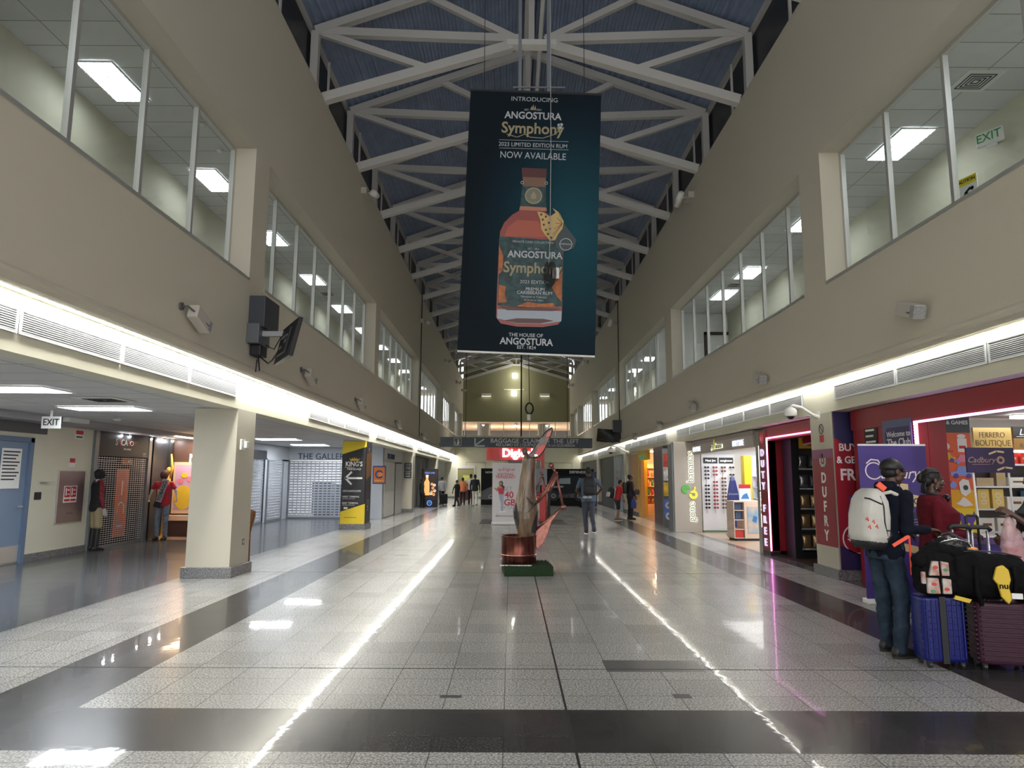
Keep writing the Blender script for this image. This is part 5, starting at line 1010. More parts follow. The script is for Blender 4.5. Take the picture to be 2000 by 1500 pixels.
# baggage claim sign
l_, r2 = onY(860,853,SY), onY(1157,873,SY); wS = r2.x-l_.x; navyS = M('sign_slate', (.045,.062,.085), .45)
bg = root('direction_sign', 'long slate blue BAGGAGE CLAIM TO THE LEFT sign across the hall', 'sign', (l_.x, SY, l_.z-.48), 0); bg.rotation_euler.y = math.atan2(.03, 6)
MB().box((0,0,0),(wS,.12,.47)).build('panel', navyS, bg, bevel=.01); lt_ = M('sign_white', (.62,.64,.66), .5)
def sx_(px): return (px-860)/297*wS
text('BAGGAGE  CLAIM', .285, sx_(1007), .31, lt_, bg, sx=1.05, bold=.012); text('TO  THE  LEFT', .285, sx_(1094), .31, lt_, bg, sx=.98, bold=.012); text('RECLAMO DE L\'QUIPAJE', .19, sx_(1008), .12, lt_, bg, sx=.95, bold=.01); text('A LA IZQUIERDA', .17, sx_(1097), .11, lt_, bg, sx=1.0, bold=.01)
X_ = sx_(936); stroke([(X_+.22,.38),(X_-.2,.08)], .06, lt_, bg, 'arrow'); stroke([(X_-.2,.4),(X_-.2,.06),(X_+.25,.06)], .06, lt_, bg, 'arrow')
X_ = sx_(894); stroke([(X_-.17,.06),(X_+.17,.06),(X_+.17,.42),(X_-.17,.42),(X_-.17,.06)], .02, lt_, bg, 'pictogram'); shape(disc(X_+.03,.33,.04), lt_, bg, 'pictogram'); shape([(X_-.02,.28),(X_+.09,.26),(X_+.07,.1),(X_-.03,.1)], lt_, bg, 'pictogram'); stroke([(X_-.12,.25),(X_-.1,.1),(X_+.0,.1)], .03, lt_, bg, 'pictogram')
for x in (1.2, wS-1.2): MB().tube([(x,.06,.47),(x,.06,9.6)], .012).build('hanger_cable', cord, bg)
# end wall: door, panels, posters
for k, (x0, x1) in enumerate(((-3.4,-1.9),(-.5,.3),(2.3,4.6))): struct('trim_end_%d' % k, MB().box((x0,51.95,2.62),(x1,52,2.7)).box((x0,51.97,0),(x0+.05,52,2.62)).box((x1-.05,51.97,0),(x1,52,2.62)), M('end_trim', (.52,.5,.38), .6))
e1 = root('door_3', None, None, (-4.0, 51.9, 0), 0); tag(e1, kind='structure'); MB().box((-.1,0,0),(1.3,.08,2.45)).build('door_frame', whitep, e1); MB().box((0,-.02,.0),(1.2,0,2.2)).build('door_leaf', M('maroon_door', (.12,.02,.03), .5), e1); MB().box((0,-.04,1.0),(1.2,-.02,2.15)).build('door_glass', M('olive_glass', (.30,.28,.10), .3), e1); MB().box((.4,-.05,1.3),(.9,-.04,1.7)).build('door_notice', M('notice_yellow', (.7,.7,.15), .5), e1)
struct('baseboard_end', MB().box((-4.9,51.94,0),(5.2,52,.13)), gr_base)
hoard = M('hoarding_black', (.008,.009,.011), .5, spec=.15)
hA = board('car_advert_panel', 'black NOW SERVING advert panel with pale square and emblem behind the roll-up', 'advert panel', (onY(939,985,40).x, 40, .0), 0, 1.55, 2.08, .25, hoard); text('NOW SERVING', .16, .25, 1.85, white, hA, align='LEFT', bold=.01)
# dark car bonnet print, the code square of the photo is left out
shape([(0,.75),(.5,1.0),(1.2,1.15),(1.55,1.1),(1.55,.3),(0,.3)], M('hoarding_grey', (.05,.055,.06), .3), hA, 'printed_bonnet'); ring_shape(.6,.42,.14,.16, white, hA, a0=0, a1=PI, y0=-.008); text('circle', .12, .6, .4, white, hA, y=-.008, sx=1.2)
x0 = onY(1055,985,39).x; x1 = onY(1150,985,39).x; wD = x1-x0+.3
hD = board('car_advert_panel', 'wide black advert panel with white lettering and a dark car on the right', 'advert panel', (x0, 39, 0), 0, wD, 2.06, .25, hoard); text('DEFENDER', .19, wD*.72, 1.87, white, hD, bold=.018, sx=1.15)
cg = M('car_print', (.02,.025,.03), .5, spec=.15); cl_ = M('car_print_light', (.25,.31,.36), .3)
shape([(.2,.45),(.25,1.1),(.6,1.2),(.9,1.62),(2.2,1.66),(2.5,1.2),(2.7,1.1),(2.75,.45)], cg, hD, 'printed_car'); shape([(1.0,1.22),(1.1,1.52),(1.7,1.55),(1.7,1.22)], cl_, hD, 'printed_window', -.008, -.004); shape([(.3,1.08),(1.3,1.12),(1.3,1.02),(.3,.98)], cl_, hD, 'printed_highlight', -.008, -.004); shape([(0,.45),(wD,.45),(wD,.62),(2.0,.7),(0,.55)], M('rock_print', (.10,.10,.10), .5, noise=.8, nscale=4), hD, 'printed_rocks', -.012, -.008)
for x in (.75, 2.2): ring_shape(x,.55,.14,.28, dark, hD, 'printed_wheel', y0=-.016); ring_shape(x,.55,.08,.13, cl_, hD, 'printed_wheel', y0=-.016)
tag(MB().box((onY(1148,980,38.6).x,38.6,0),(onY(1166,980,38.6).x,38.7,1.9)).build('navy_notice', navy), 'navy notice panel on the far right wall beside the car advert', 'panel')
# phone kiosk
KY = 25.6; kr = M('kiosk_red', (.62,.03,.03), .35); kx0 = onY(952,885,KY).x; kx1 = onY(1063,885,KY).x
ki = root('phone_kiosk', 'red and black phone company kiosk with glowing white sign', 'kiosk', (0, KY, 0), 0)
zt = onY(1000,876,KY).z; zb_ = onY(1000,897,KY).z
MB().loft([((kx0+.45,.2,zb_-.04),.5,.24,None,.6),((kx0+.45,.2,zt+.04),.5,.24,None,.6)], 28).box((kx0+.45,-.04,zb_-.04),(kx1,.44,zt+.04)).build('sign_box', kr, ki); text('Digicel', .42, onY(1010,886,KY).x+.02, (zt+zb_)/2+.02, M('sign_glow', (1,.95,1), .5, emit=.9), ki, y=-.07, bold=.03, ext=.02)
MB().box((onY(993,900,KY).x,.1,.0),(kx1-.15,.3,zb_-.04)).build('tower', M('kiosk_black', (.012,.012,.014), .25), ki); MB().box((kx1-.1,-.05,0),(kx1,.1,zt+.05)).build('red_post', kr, ki)
MB().box((kx1-.55,-.35,.0),(kx1+.05,.2,.95)).build('counter', kr, ki, bevel=.02); MB().box((kx1-.6,-.4,.95),(kx1+.12,.25,1.02)).build('counter_top', red, ki, bevel=.01); MB().box((kx1-.5,-.37,.1),(kx1-.2,-.35,.8)).build('printed_panel', white, ki); MB().box((kx1+.08,.0,.0),(kx1+.22,.1,1.1)).build('side_panel', dark, ki)
MB().box((kx1-.45,-.1,1.3),(kx1+.1,.05,1.9)).build('grey_screen', M('screen_grey', (.16,.17,.2), .3), ki)
tag(MB().box((kx0-.2,24.0,0),(kx1+.7,KY+.8,.012)).build('floor_mat', M('mat_dark', (.05,.05,.055), .7)), 'dark mat under the phone kiosk and roll-up', 'mat')
# roll-up banner of the phone company
RY = 23.5; xa, xb = onY(961,1020,RY).x, onY(1011,1020,RY).x; wr_ = xb-xa+.28
ru = root('roll_up_banner', 'white roll-up banner with red text and a woman in jeans, behind the sculpture', 'banner', (xa, RY, 0.013), 0); Hr = onY(985,906,RY).z
pale = M('banner_pale', (.66,.64,.66), .5); rd = M('banner_crimson', (.55,.03,.07), .5)
MB().box((0,0,.08),(wr_,.01,Hr)).build('printed_sheet', pale, ru); MB().box((-.02,-.08,0),(wr_+.02,.1,.08)).build('base', whitep, ru, bevel=.01); MB().box((0,-.005,Hr-.02),(wr_,.02,Hr+.01)).build('top_rail', whitep, ru)
def rx(px): return (px-963)/(1010-963)*(wr_-.28)+.02
def rz_(py): return (1022-py)/(1022-906)*(Hr-.08)+.08
text('Digicel', .15, rx(992), rz_(918), rd, ru); ring_shape(rx(976), rz_(918), .03, .05, rd, ru, a0=PI*.8, a1=PI*2.2); text('VISITING', .13, rx(986), rz_(928), rd, ru, bold=.012, sp=1.1); text('TRINIDAD?', .13, rx(986), rz_(933.5), rd, ru, bold=.012, sp=1.05)
text('GET', .2, rx(989), rz_(957), M('banner_grey', (.35,.33,.36), .5), ru); text('40', .3, rx(993), rz_(969), rd, ru, bold=.02); text('GB', .3, rx(994), rz_(984), rd, ru, bold=.02); text('OF DATA', .14, rx(994), rz_(994), MATS['banner_grey'], ru); text('#BetterConnected', .085, rx(986), rz_(1010), black, ru)
psk = M('print_skin', (.45,.24,.16), .5); pjn = M('print_jeans', (.35,.42,.55), .5); phr = M('print_hair', (.05,.025,.02), .5)
def rs2(pts, mat, nm, y0=-.005): shape([(rx(a), rz_(942+(b-925)*.68)) for a, b in pts], mat, ru, nm, y0, y0+.003)
rs2([(974,962),(983,962),(983,985),(982,1008),(985,1013),(978,1013),(978,990),(975,975)], pjn, 'printed_jeans'); rs2([(972,945),(984,945),(983,962),(974,962)], rd, 'printed_top', -.006); rs2([(974,938),(981,938),(985,946),(983,955),(971,952),(969,945)], psk, 'printed_skin', -.004); rs2([(966,942),(973,952),(971,955),(965,945)], psk, 'printed_skin', -.007)
x, z = rx(978), rz_(946); shape(disc(x, z, .07, .09), phr, ru, 'printed_hair', -.008, -.004); shape(disc(x-.01, z, .045, .06), psk, ru, 'printed_face', -.011, -.008); rs2([(980,934),(985,940),(983,948),(979,940)], phr, 'printed_hair', -.009); rs2([(974,1012),(986,1010),(987,1014),(974,1015)], white, 'printed_shoes', -.007)
# ------------------------------------------------------------------ carved sculpture
grass = M('artificial_turf', (.02,.052,.018), .95, bump=.8, bscale=160, noise=.5, nscale=60)
pl = root('turf_plinth', 'square plinth covered in dark green artificial turf under the sculpture', 'plinth', (-.10, 11.42, 0), math.radians(4))
MB().box((0,0,0),(.80,.8,.155)).build('body', grass, pl, bevel=.01)
bl = MB(); random.seed(3)
for k in range(900):
    x, y = random.uniform(.0,.8), random.uniform(.0,.8); h_ = random.uniform(.012,.035); bl.add([(x-.004,y,.154),(x+.004,y,.154),(x+random.uniform(-.01,.01),y+random.uniform(-.01,.01),.154+h_)], [(0,1,2)])
tag(bl.build('grass_blades', grass, pl), kind='stuff')
copper = M('copper_brown', (.20,.065,.048), .28, metal=.85, noise=.65, nscale=5, stretch=(3,3,.5), bump=.1, bscale=12)
dr = root('steel_drum', 'glossy copper brown open drum on the turf plinth', 'drum', (.135, 11.88, .155), 0)
MB().lathe([(.285,.0),(.298,.01),(.298,.14),(.306,.155),(.298,.17),(.298,.44),(.306,.452),(.306,.465),(.29,.465),(.285,.44),(.285,.05)], n=48, cap=False).build('shell', copper, dr, smooth=True)
MB().lathe([(.29,.02),(.0,.05)], n=32, cap=False).build('floor_disc', dark, dr); MB().lathe([(.300,.148),(.312,.155),(.300,.162)], n=48, cap=False).build('hoop', M('hoop_copper', (.75,.42,.32), .2, metal=.9), dr, smooth=True)
tag(MB().prism([(0,0)]*0 or [(-.27,.0),(.22,.0),(.25,.012),(-.28,.012)], 0, .05).build('foam_bead', white), 'white foam strip along the foot of the copper drum', 'foam strip').location = (.1, 11.5, .157)
woodm = M('carved_wood', (.24,.155,.085), .35, noise=.8, nscale=5, stretch=(3,3,.45), bump=.25, bscale=10, coat=.3, col2=(.07,.045,.03))
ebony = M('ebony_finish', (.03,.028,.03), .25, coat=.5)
sc_ = root('carved_figure', 'tall carved wooden figure with slender neck rising out of the copper drum', 'sculpture', (0, 11.95, .6), 0)
prof_ = [(.29,.30,.14,.13),(.29,.60,.155,.14),(.275,.75,.19,.16),(.262,.90,.215,.18),(.258,1.02,.222,.18),(.26,1.12,.205,.165),(.265,1.25,.175,.14),(.272,1.40,.152,.125),(.285,1.55,.138,.115),(.30,1.70,.128,.11),(.312,1.84,.124,.105),(.315,1.91,.118,.10),(.30,1.95,.08,.075),(.27,1.975,.04,.04)]
prof_ = [tuple(p_[q]+(n_[q]-p_[q])*t_/10 for q in range(4)) for p_, n_ in zip(prof_, prof_[1:]) for t_ in range(10)]+[prof_[-1]]
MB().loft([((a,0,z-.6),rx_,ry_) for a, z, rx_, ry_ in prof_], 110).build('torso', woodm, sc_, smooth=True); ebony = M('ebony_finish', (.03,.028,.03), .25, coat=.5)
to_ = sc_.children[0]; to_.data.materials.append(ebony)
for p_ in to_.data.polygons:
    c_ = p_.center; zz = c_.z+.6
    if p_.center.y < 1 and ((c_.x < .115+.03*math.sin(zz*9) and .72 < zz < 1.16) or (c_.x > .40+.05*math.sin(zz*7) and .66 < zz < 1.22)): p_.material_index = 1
MB().ball((.236,-.02,1.44), (.05,.05,.062)).ball((.26,0,1.385), (.04,.04,.04)).build('head', M('carved_brown', (.15,.10,.08), .45, noise=.5, nscale=20), sc_, smooth=True)
P_ = lambda x, y: (lambda v: (v.x, v.z-.6))(onY(900+x/4.6875, 820+y/4.6875, 11.9))
MB().prism([P_(*p) for p in ((600,335),(650,285),(700,205),(770,110),(835,62),(846,95),(810,190),(770,280),(712,352),(690,345),(660,355))], -.08, .02).build('raised_shell', M('shell_bronze', (.10,.065,.06), .25, metal=.5, noise=.5, nscale=8), sc_, bevel=.02)
MB().prism([P_(*p) for p in ((680,300),(730,240),(778,236),(760,275),(715,330))], -.10, -.075).build('red_inlay', M('inlay_red', (.70,.04,.03), .3), sc_); MB().prism([P_(*p) for p in ((775,150),(800,110),(830,100),(815,150),(790,160))], -.10, -.075).build('red_inlay', M('inlay_coral', (.65,.16,.10), .3), sc_)
MB().prism([P_(*p) for p in ((672,318),(700,318),(702,332),(676,338))], -.11, -.08).build('mirror_chip', M('mirror', (.8,.85,.8), .05, metal=1), sc_)
MB().prism([P_(*p) for p in ((705,190),(745,160),(765,195),(735,225))], -.10, -.075).build('grey_inlay', M('inlay_grey', (.12,.12,.12), .3), sc_)
a_, b_ = P_(612,845), P_(690,762); MB().tube([(a_[0],-.22,a_[1]),(b_[0],-.16,b_[1])], [.004,.018], 8).build('spike', ebony, sc_, smooth=True); a_, b_ = P_(598,700), P_(655,770); MB().tube([(a_[0],-.17,a_[1]),(b_[0],-.17,b_[1])], [.004,.02], 8).build('spike', ebony, sc_, smooth=True)
cm = M('copper_pink', (.36,.15,.12), .33, metal=.8, noise=.35, nscale=18, bump=.1, bscale=25)
cf = root('copper_skeleton', 'jointed copper limb figure with half round pan beside the carved figure', 'sculpture', (0, 11.95, .6), 0)
def T3(pts, r, name): return MB().tube([(*(lambda q: (q[0], -.05, q[1]))(P_(*p)),) for p in pts], r, 10).build(name, cm, cf, smooth=True)
MB().prism([P_(*p) for p in ((672,1030),(930,800),(830,935),(800,1040),(760,1120),(715,1178),(690,1180),(678,1100))], -.075, -.04).build('pan', cm, cf, bevel=.008)
T3([(672,1022),(940,792)], .022, 'lower_arm'); T3([(935,790),(875,500)], .02, 'upper_arm'); T3([(872,480),(800,640),(700,762)], [.028,.026,.02], 'forearm'); T3([(862,470),(775,650),(690,758)], .016, 'forearm_rod'); T3([(880,500),(840,600),(808,655)], .03, 'forearm_shell'); T3([(845,440),(872,490)], .022, 'neck')
T3([(800,640),(808,655)], .03, 'wrist_joint')
for (x, y), r_, nm in (((827,418),.052,'head'),((940,800),.045,'elbow_joint'),((873,487),.03,'shoulder_joint'),((790,645),.03,'wrist_joint')):
    c_ = P_(x, y); MB().ball((c_[0],-.05,c_[1]), r_).build(nm, cm, cf, smooth=True)
c_ = P_(955,805); MB().ball((c_[0],-.06,c_[1]), .025).build('bolt', cm, cf, smooth=True)
T3([(700,610),(735,545),(755,500)], .012, 'rear_rod'); T3([(690,640),(740,520)], .01, 'rear_rod'); c_ = P_(740,490); MB().ball((c_[0],-.02,c_[1]), .03).build('rear_knob', cm, cf, smooth=True); T3([(752,520),(790,700),(780,960)], .014, 'rear_leg')
bk = onY(1050,1074,12.6); tag(MB().box((.47,12.35,0),(.62,12.8,.09)).build('timber_block', M('timber', (.36,.20,.10), .5), bevel=.005), 'brown timber block on the floor behind the sculpture', 'block')
# ================================================================== PEOPLE
def blob(mb, name, mat, parent, vox=.008, smooth=6, wr=0., wsize=.12, fac=.6):
    me = mb.mesh(name); o = bpy.data.objects.new(name, me); COL.objects.link(o)
    r = o.modifiers.new('r', 'REMESH'); r.mode = 'VOXEL'; r.voxel_size = vox; r.use_smooth_shade = True
    if smooth: s = o.modifiers.new('s', 'SMOOTH'); s.factor = fac; s.iterations = smooth
    if wr:
        t = bpy.data.textures.new('folds', 'CLOUDS'); t.noise_scale = wsize; t.noise_depth = 1
        d = o.modifiers.new('d', 'DISPLACE'); d.texture = t; d.strength = wr; d.mid_level = .5; d.texture_coords = 'LOCAL'
    dg = bpy.context.evaluated_depsgraph_get(); m2 = bpy.data.meshes.new_from_object(o.evaluated_get(dg)); bpy.data.objects.remove(o)
    m2.materials.clear(); m2.materials.append(mat); m2.polygons.foreach_set('use_smooth', [True]*len(m2.polygons))
    n = bpy.data.objects.new(name, m2); COL.objects.link(n); n.parent = parent; return n
SK = M('skin_deep', (.085,.042,.028), .48); SKM = M('skin_brown', (.17,.085,.055), .48)
def hand_prims(mb, wr, d, n, side, curl=.5, s=1., fr=.0085):
    wr, d, n = Vector(wr), Vector(d).normalized(), Vector(n); n = (n-d*n.dot(d)).normalized(); t = d.cross(n)*side
    R = Matrix((t, n, d)).transposed()
    mb.loft([(wr-d*.01*s, .026*s, .018*s, R), (wr+d*.03*s, .036*s, .016*s, R), (wr+d*.075*s, .042*s, .014*s, R), (wr+d*.095*s, .036*s, .011*s, R)], 14)
    for k, (o_, L) in enumerate(((.031,.070),(.011,.080),(-.010,.074),(-.030,.058))):
        p = wr+d*(.088*s-abs(o_)*.15)+t*o_*s; c = curl*(1+.12*k); a = p; dd = d
        for j, f in enumerate((.45,.32,.25)):
            an = c*(.5+.5*j); dd = (d*math.cos(an)+n*math.sin(an)).normalized(); b = a+dd*L*f*s; mb.cap_(a, b, fr*s*(1-.08*j), fr*s*(.94-.08*j), 8); a = b
    p = wr+d*.022*s+t*.028*s; q = p+(d*.6+t*.7+n*.35).normalized()*.042*s; mb.cap_(p, q, .0125*s, .0105*s, 8); mb.cap_(q, q+(d*.85+t*.15+n*.5).normalized()*.032*s, .0105*s, .009*s, 8)
def head_parts(mb, c, R, s=1.):
    c = Vector(c); V = lambda x, y, z: c+R @ Vector((x*s, y*s, z*s)); B = lambda p, r: mb.ball(V(*p), tuple(q*s for q in r), R, 16, 11)
    B((0,-.012,.035), (.074,.094,.085)); B((0,.028,-.03), (.058,.066,.078)); B((0,.066,-.088), (.024,.022,.020))
    mb.cap_(V(0,.090,.018), V(0,.108,-.022), .008*s, .0135*s, 10); B((.012,.100,-.026), (.009,.010,.008)); B((-.012,.100,-.026), (.009,.010,.008))
    mb.cap_(V(-.036,.078,.030), V(.036,.078,.030), .012*s, .012*s, 8); mb.cap_(V(-.02,.090,-.052), V(.02,.090,-.052), .0085*s, .0085*s, 8); mb.cap_(V(-.017,.088,-.064), V(.017,.088,-.064), .009*s, .009*s, 8)
    for x in (-1, 1): B((x*.040,.062,-.018), (.026,.028,.026)); B((x*.077,-.004,-.002), (.011,.020,.031)); B((x*.052,.02,-.06), (.02,.03,.028))
POSE0 = dict(hipR=(.09,0,.93), kneeR=(.10,.02,.50), ankR=(.10,-.01,.08), hipL=(-.09,0,.93), kneeL=(-.10,.02,.50), ankL=(-.10,-.01,.08),
             shR=(.185,-.01,1.42), elR=(.25,-.03,1.14), wrR=(.25,.04,.89), shL=(-.185,-.01,1.42), elL=(-.25,-.03,1.14), wrL=(-.25,.04,.89))
def person(label, loc, rz, H=1.75, pose=None, skin=None, top=None, topm=None, sleeve='long', bot='pants', botm=None, shoem=None, solem=None, hair='short', hairm=None, hyaw=0., hpitch=0., lean=0., vox=.011, girth=1., hem=.90, wr=0., female=False, handL=None, handR=None, footyawR=0., footyawL=0., bodyname='body', loose=1., handcurl=.6):
    s = H/1.75; P = dict(POSE0); P.update(pose or {}); skin = skin or SK
    near = vox < .008
    Rl = Matrix.Rotation(-lean, 3, 'X'); hip0 = Vector((0,0,.95))
    def U(v):                                    # upper body follows the lean
        v = Vector(v); return hip0+Rl @ (v-hip0)
    for k in P:
        P[k] = Vector(P[k]) if k[:2] in ('hi','kn','an') else (U(P[k]) if not k.endswith('!') else Vector(P[k]))
    r = root('person', label, 'person', loc, rz); r.scale = (s, s, s)
    hc = U((0,.015,1.625)); Rh = Rl @ Matrix.Rotation(hyaw, 3, 'Z') @ Matrix.Rotation(hpitch, 3, 'X')
    gx = girth
    tor = [(.84,.155,.115,0),(.93,.168,.122,0),(1.02,.158,.112,.0),(1.10,.15,.108,.005),(1.20,.158,.115,.01),(1.30,.172,.12,.01),(1.38,.178,.112,0),(1.44,.15,.09,-.01),(1.48,.09,.07,-.01)]
    def rings(o=0., z0=0., z1=2.):
        out = []
        for z, a, b, y in tor:
            if z0-1e-3 <= z <= z1:
                bb = b+o
                yy = y
                if female and 1.16 < z < 1.34: bb += .03; yy += .028
                out.append((U((0,yy,z)) if z > .95 else Vector((0,yy,z)), (a+o)*gx, bb*(gx**1.2), Rl if z > .95 else None))
        return out
    mb = MB(); mb.loft(rings(-.012), 24)
    mb.cap_(U((0,-.012,1.44)), hc+Rh @ Vector((0,-.01,-.05)), .056, .052, 14); head_parts(mb, hc, Rh)
    for S in 'RL':
        sg = 1 if S == 'R' else -1
        mb.cap_(P['hip'+S]-Vector((0,0,.02)), P['knee'+S], .078*gx, .052); mb.cap_(P['knee'+S], P['ank'+S], .050, .036)
        mb.cap_(P['sh'+S], P['el'+S], .046, .037); mb.cap_(P['el'+S], P['wr'+S], .037, .025)
        hd = (handL if S == 'L' else handR); d_ = (P['wr'+S]-P['el'+S]).normalized()
        if hd: d_, n_ = Vector(hd[0]), Vector(hd[1])
        else: n_ = Vector((-sg, .3, 0))
        hand_prims(mb, P['wr'+S], d_, n_, 1, handcurl, 1. if near else 1.1, .0088 if near else .011)
        mb.cap_(P['ank'+S]-Vector((0,0,.03)), P['ank'+S]+Vector((0,.12,-.045)), .035, .03)
    blob(mb, bodyname, skin, r, vox*(.7 if near else .8), 3, 0, fac=.45)
    if near or H > 0:
        ew = M('eye_white', (.28,.26,.24), .4); ed = M('eye_dark', (.01,.008,.008), .2)
        for x in (-1, 1):
            e_ = MB().ball(hc+Rh @ Vector((x*.031,.0795,.010)), .0115, n=10, m=7).build('eye', ew, r, smooth=True)
            MB().ball(hc+Rh @ Vector((x*.031,.0868,.010)), .0058, n=8, m=6).build('iris', ed, e_, smooth=True)
        lp = MB().cap_(hc+Rh @ Vector((-.018,.0965,-.058)), hc+Rh @ Vector((.018,.0965,-.058)), .0045, .0045, 8).build('lips', M('lip_tone', (.14,.05,.045), .5), r, smooth=True)
    # upper garment
    mb = MB()
    rr = rings(.014); z_hem = hem
    rr = [q for q in rr if q[0].z >= z_hem-.12]
    if hem < .84: rr = [(Vector((0,0,hem)), .165*gx, .125*gx, None), (Vector((0,0,(hem+.84)/2)), .175*gx, .135*gx, None)]+rings(.016)
    mb.loft(rr, 28)
    for S in 'RL':
        sh, el, wr_ = P['sh'+S], P['el'+S], P['wr'+S]
        if sleeve == 'long': mb.cap_(sh, el, .062*loose, .050*loose); mb.cap_(el, el+(wr_-el)*.93, .050*loose, .036*loose)
        elif sleeve == 'short': mb.cap_(sh, sh+(el-sh)*.62, .062*loose, .056*loose)
    mb.cap_(U((-.11,-.01,1.43)), U((.11,-.01,1.43)), .055, .055)
    if top == 'hood': mb.ball(U((0,-.07,1.475)), (.10,.06,.05)); mb.cap_(U((-.05,-.02,1.49)), U((.05,-.02,1.49)), .045, .045)
    elif top == 'collar': mb.cap_(U((0,-.015,1.45)), U((0,-.012,1.50)), .062, .060)
    blob(mb, 'hooded_top' if top == 'hood' else ('shirt' if sleeve == 'short' else 'jumper'), topm, r, vox, 5, wr, .10)
    # lower garment
    if bot:
        mb = MB(); mb.loft([(q[0], q[1], q[2], q[3]) for q in rings(.012, .80, 1.03)], 24)
        for S in 'RL':
            h_, k_, a_ = P['hip'+S], P['knee'+S], P['ank'+S]
            if bot == 'shorts': mb.cap_(h_-Vector((0,0,.03)), h_+(k_-h_)*.9, .10*gx, .088)
            elif bot == 'pants': mb.cap_(h_-Vector((0,0,.03)), k_, .096*gx, .073*loose); mb.cap_(k_, a_+Vector((0,0,.0)), .073*loose, .058*loose)
        blob(mb, 'shorts' if bot == 'shorts' else 'trousers', botm, r, vox, 5, wr*1.2, .09)
    for S in 'RL':
        a_ = P['ank'+S]; Rf = Matrix.Rotation(footyawR if S == 'R' else footyawL, 3, 'Z'); F = lambda y, z: a_+Rf @ Vector((0,y,0))+Vector((0,0,z-.08))
        sh = MB().loft([(F(-.075,.045),.028,.03,Rf @ Matrix.Rotation(PI/2,3,'X')),(F(-.06,.055),.038,.048,Rf @ Matrix.Rotation(PI/2,3,'X')),(F(0,.062),.042,.058,Rf @ Matrix.Rotation(PI/2,3,'X')),(F(.09,.05),.046,.042,Rf @ Matrix.Rotation(PI/2,3,'X')),(F(.15,.04),.044,.032,Rf @ Matrix.Rotation(PI/2,3,'X')),(F(.19,.035),.028,.022,Rf @ Matrix.Rotation(PI/2,3,'X'))], 18).build('shoe', shoem or dark, r, smooth=True)
        so = MB().loft([(F(.055,.0),.046,.140,Rf),(F(.055,.022),.048,.142,Rf)], 22).build('sole', solem or dark, sh)
    hm = hairm or M('hair_black', (.008,.007,.007), .6)
    Hd = lambda x, y, z: hc+Rh @ Vector((x, y, z))
    if hair == 'short': blob(MB().ball(Hd(0,-.022,.045), (.080,.096,.086), Rh).ball(Hd(0,-.05,-.0), (.068,.06,.07), Rh), 'hair', hm, r, vox*.8, 1)
    elif hair == 'cap':
        cm_ = hairm or dark
        hh = blob(MB().ball(Hd(0,-.03,-.01), (.077,.075,.06), Rh), 'hair', M('hair_black'), r, vox*.8, 1)
        c = MB(); q = []
        for k in range(10): a = k/9*PI/2*.98; q.append((Hd(0,-.012-.01*(k/9),.032+.088*math.sin(a)), .086*math.cos(a)+.001, .106*math.cos(a)+.001, Rh))
        c.loft([(Hd(0,-.012,.012), .084, .104, Rh)]+q, 30)
        cp_ = c.build('cap', cm_, r, smooth=True); MB().ball(Hd(0,-.02,.122), .008).build('cap_button', cm_, cp_)
        br = MB(); n = 14; vs = []
        for t_ in (0, -.006):
            for i in range(n+1):
                a = PI*.12+PI*.76*i/n; vs.append(Hd(.078*math.cos(a), -.012+.098*math.sin(a), .022+t_))
            for i in range(n+1):
                a = PI*.12+PI*.76*i/n; vs.append(Hd(.078*math.cos(a), -.012+.098*math.sin(a)+.085*math.sin(a)**.6, .012+t_-.012*math.cos(a)**2+.012*math.sin(a)))
        m_ = n+1; fs = []
        for i in range(n): fs += [(i,i+1,m_+i+1,m_+i),(2*m_+i,3*m_+i,3*m_+i+1,2*m_+i+1),(m_+i,m_+i+1,3*m_+i+1,3*m_+i)]
        br.add(vs, fs).build('brim', cm_, cp_, smooth=True)
    elif hair == 'braids':
        hb_ = blob(MB().ball(Hd(0,-.024,.045), (.083,.098,.090), Rh).ball(Hd(0,-.06,-.0), (.070,.06,.07), Rh), 'hair', hm, r, vox*.8, 1)
        br = MB()
        for k in range(9):
            x = -.07+k*.0175; br.tube([Hd(x*.7,.062-.6*abs(x),.085),Hd(x,.02,.125-abs(x)*.5),Hd(x*1.05,-.05,.125-abs(x)*.5),Hd(x*.8,-.11,.06),Hd(x*.5,-.125,.0)], [.008,.011,.012,.011,.008], 8)
        br.build('braids', hm, hb_, smooth=True); MB().ball(Hd(0,-.125,.01), (.045,.035,.05)).build('bun', hm, hb_, smooth=True)
        b2 = MB()
        for k in range(5): b2.tube([Hd(.06-.02*k,-.09,-.02),Hd(.065-.02*k,-.10,-.08),Hd(.06-.02*k,-.09,-.14)], [.008,.009,.006], 6)
        b2.build('loose_braids', hm, hb_, smooth=True)
    return r, P, U, hc, Rh
denim = M('dark_denim', (.032,.05,.078), .9, spec=.15, noise=.45, nscale=9, bump=.2, bscale=120)
navyc = M('navy_sweatshirt', (.007,.009,.018), .9, spec=.15, bump=.2, bscale=160); maroon = M('maroon_knit', (.115,.008,.016), .9, spec=.2, bump=.35, bscale=130)
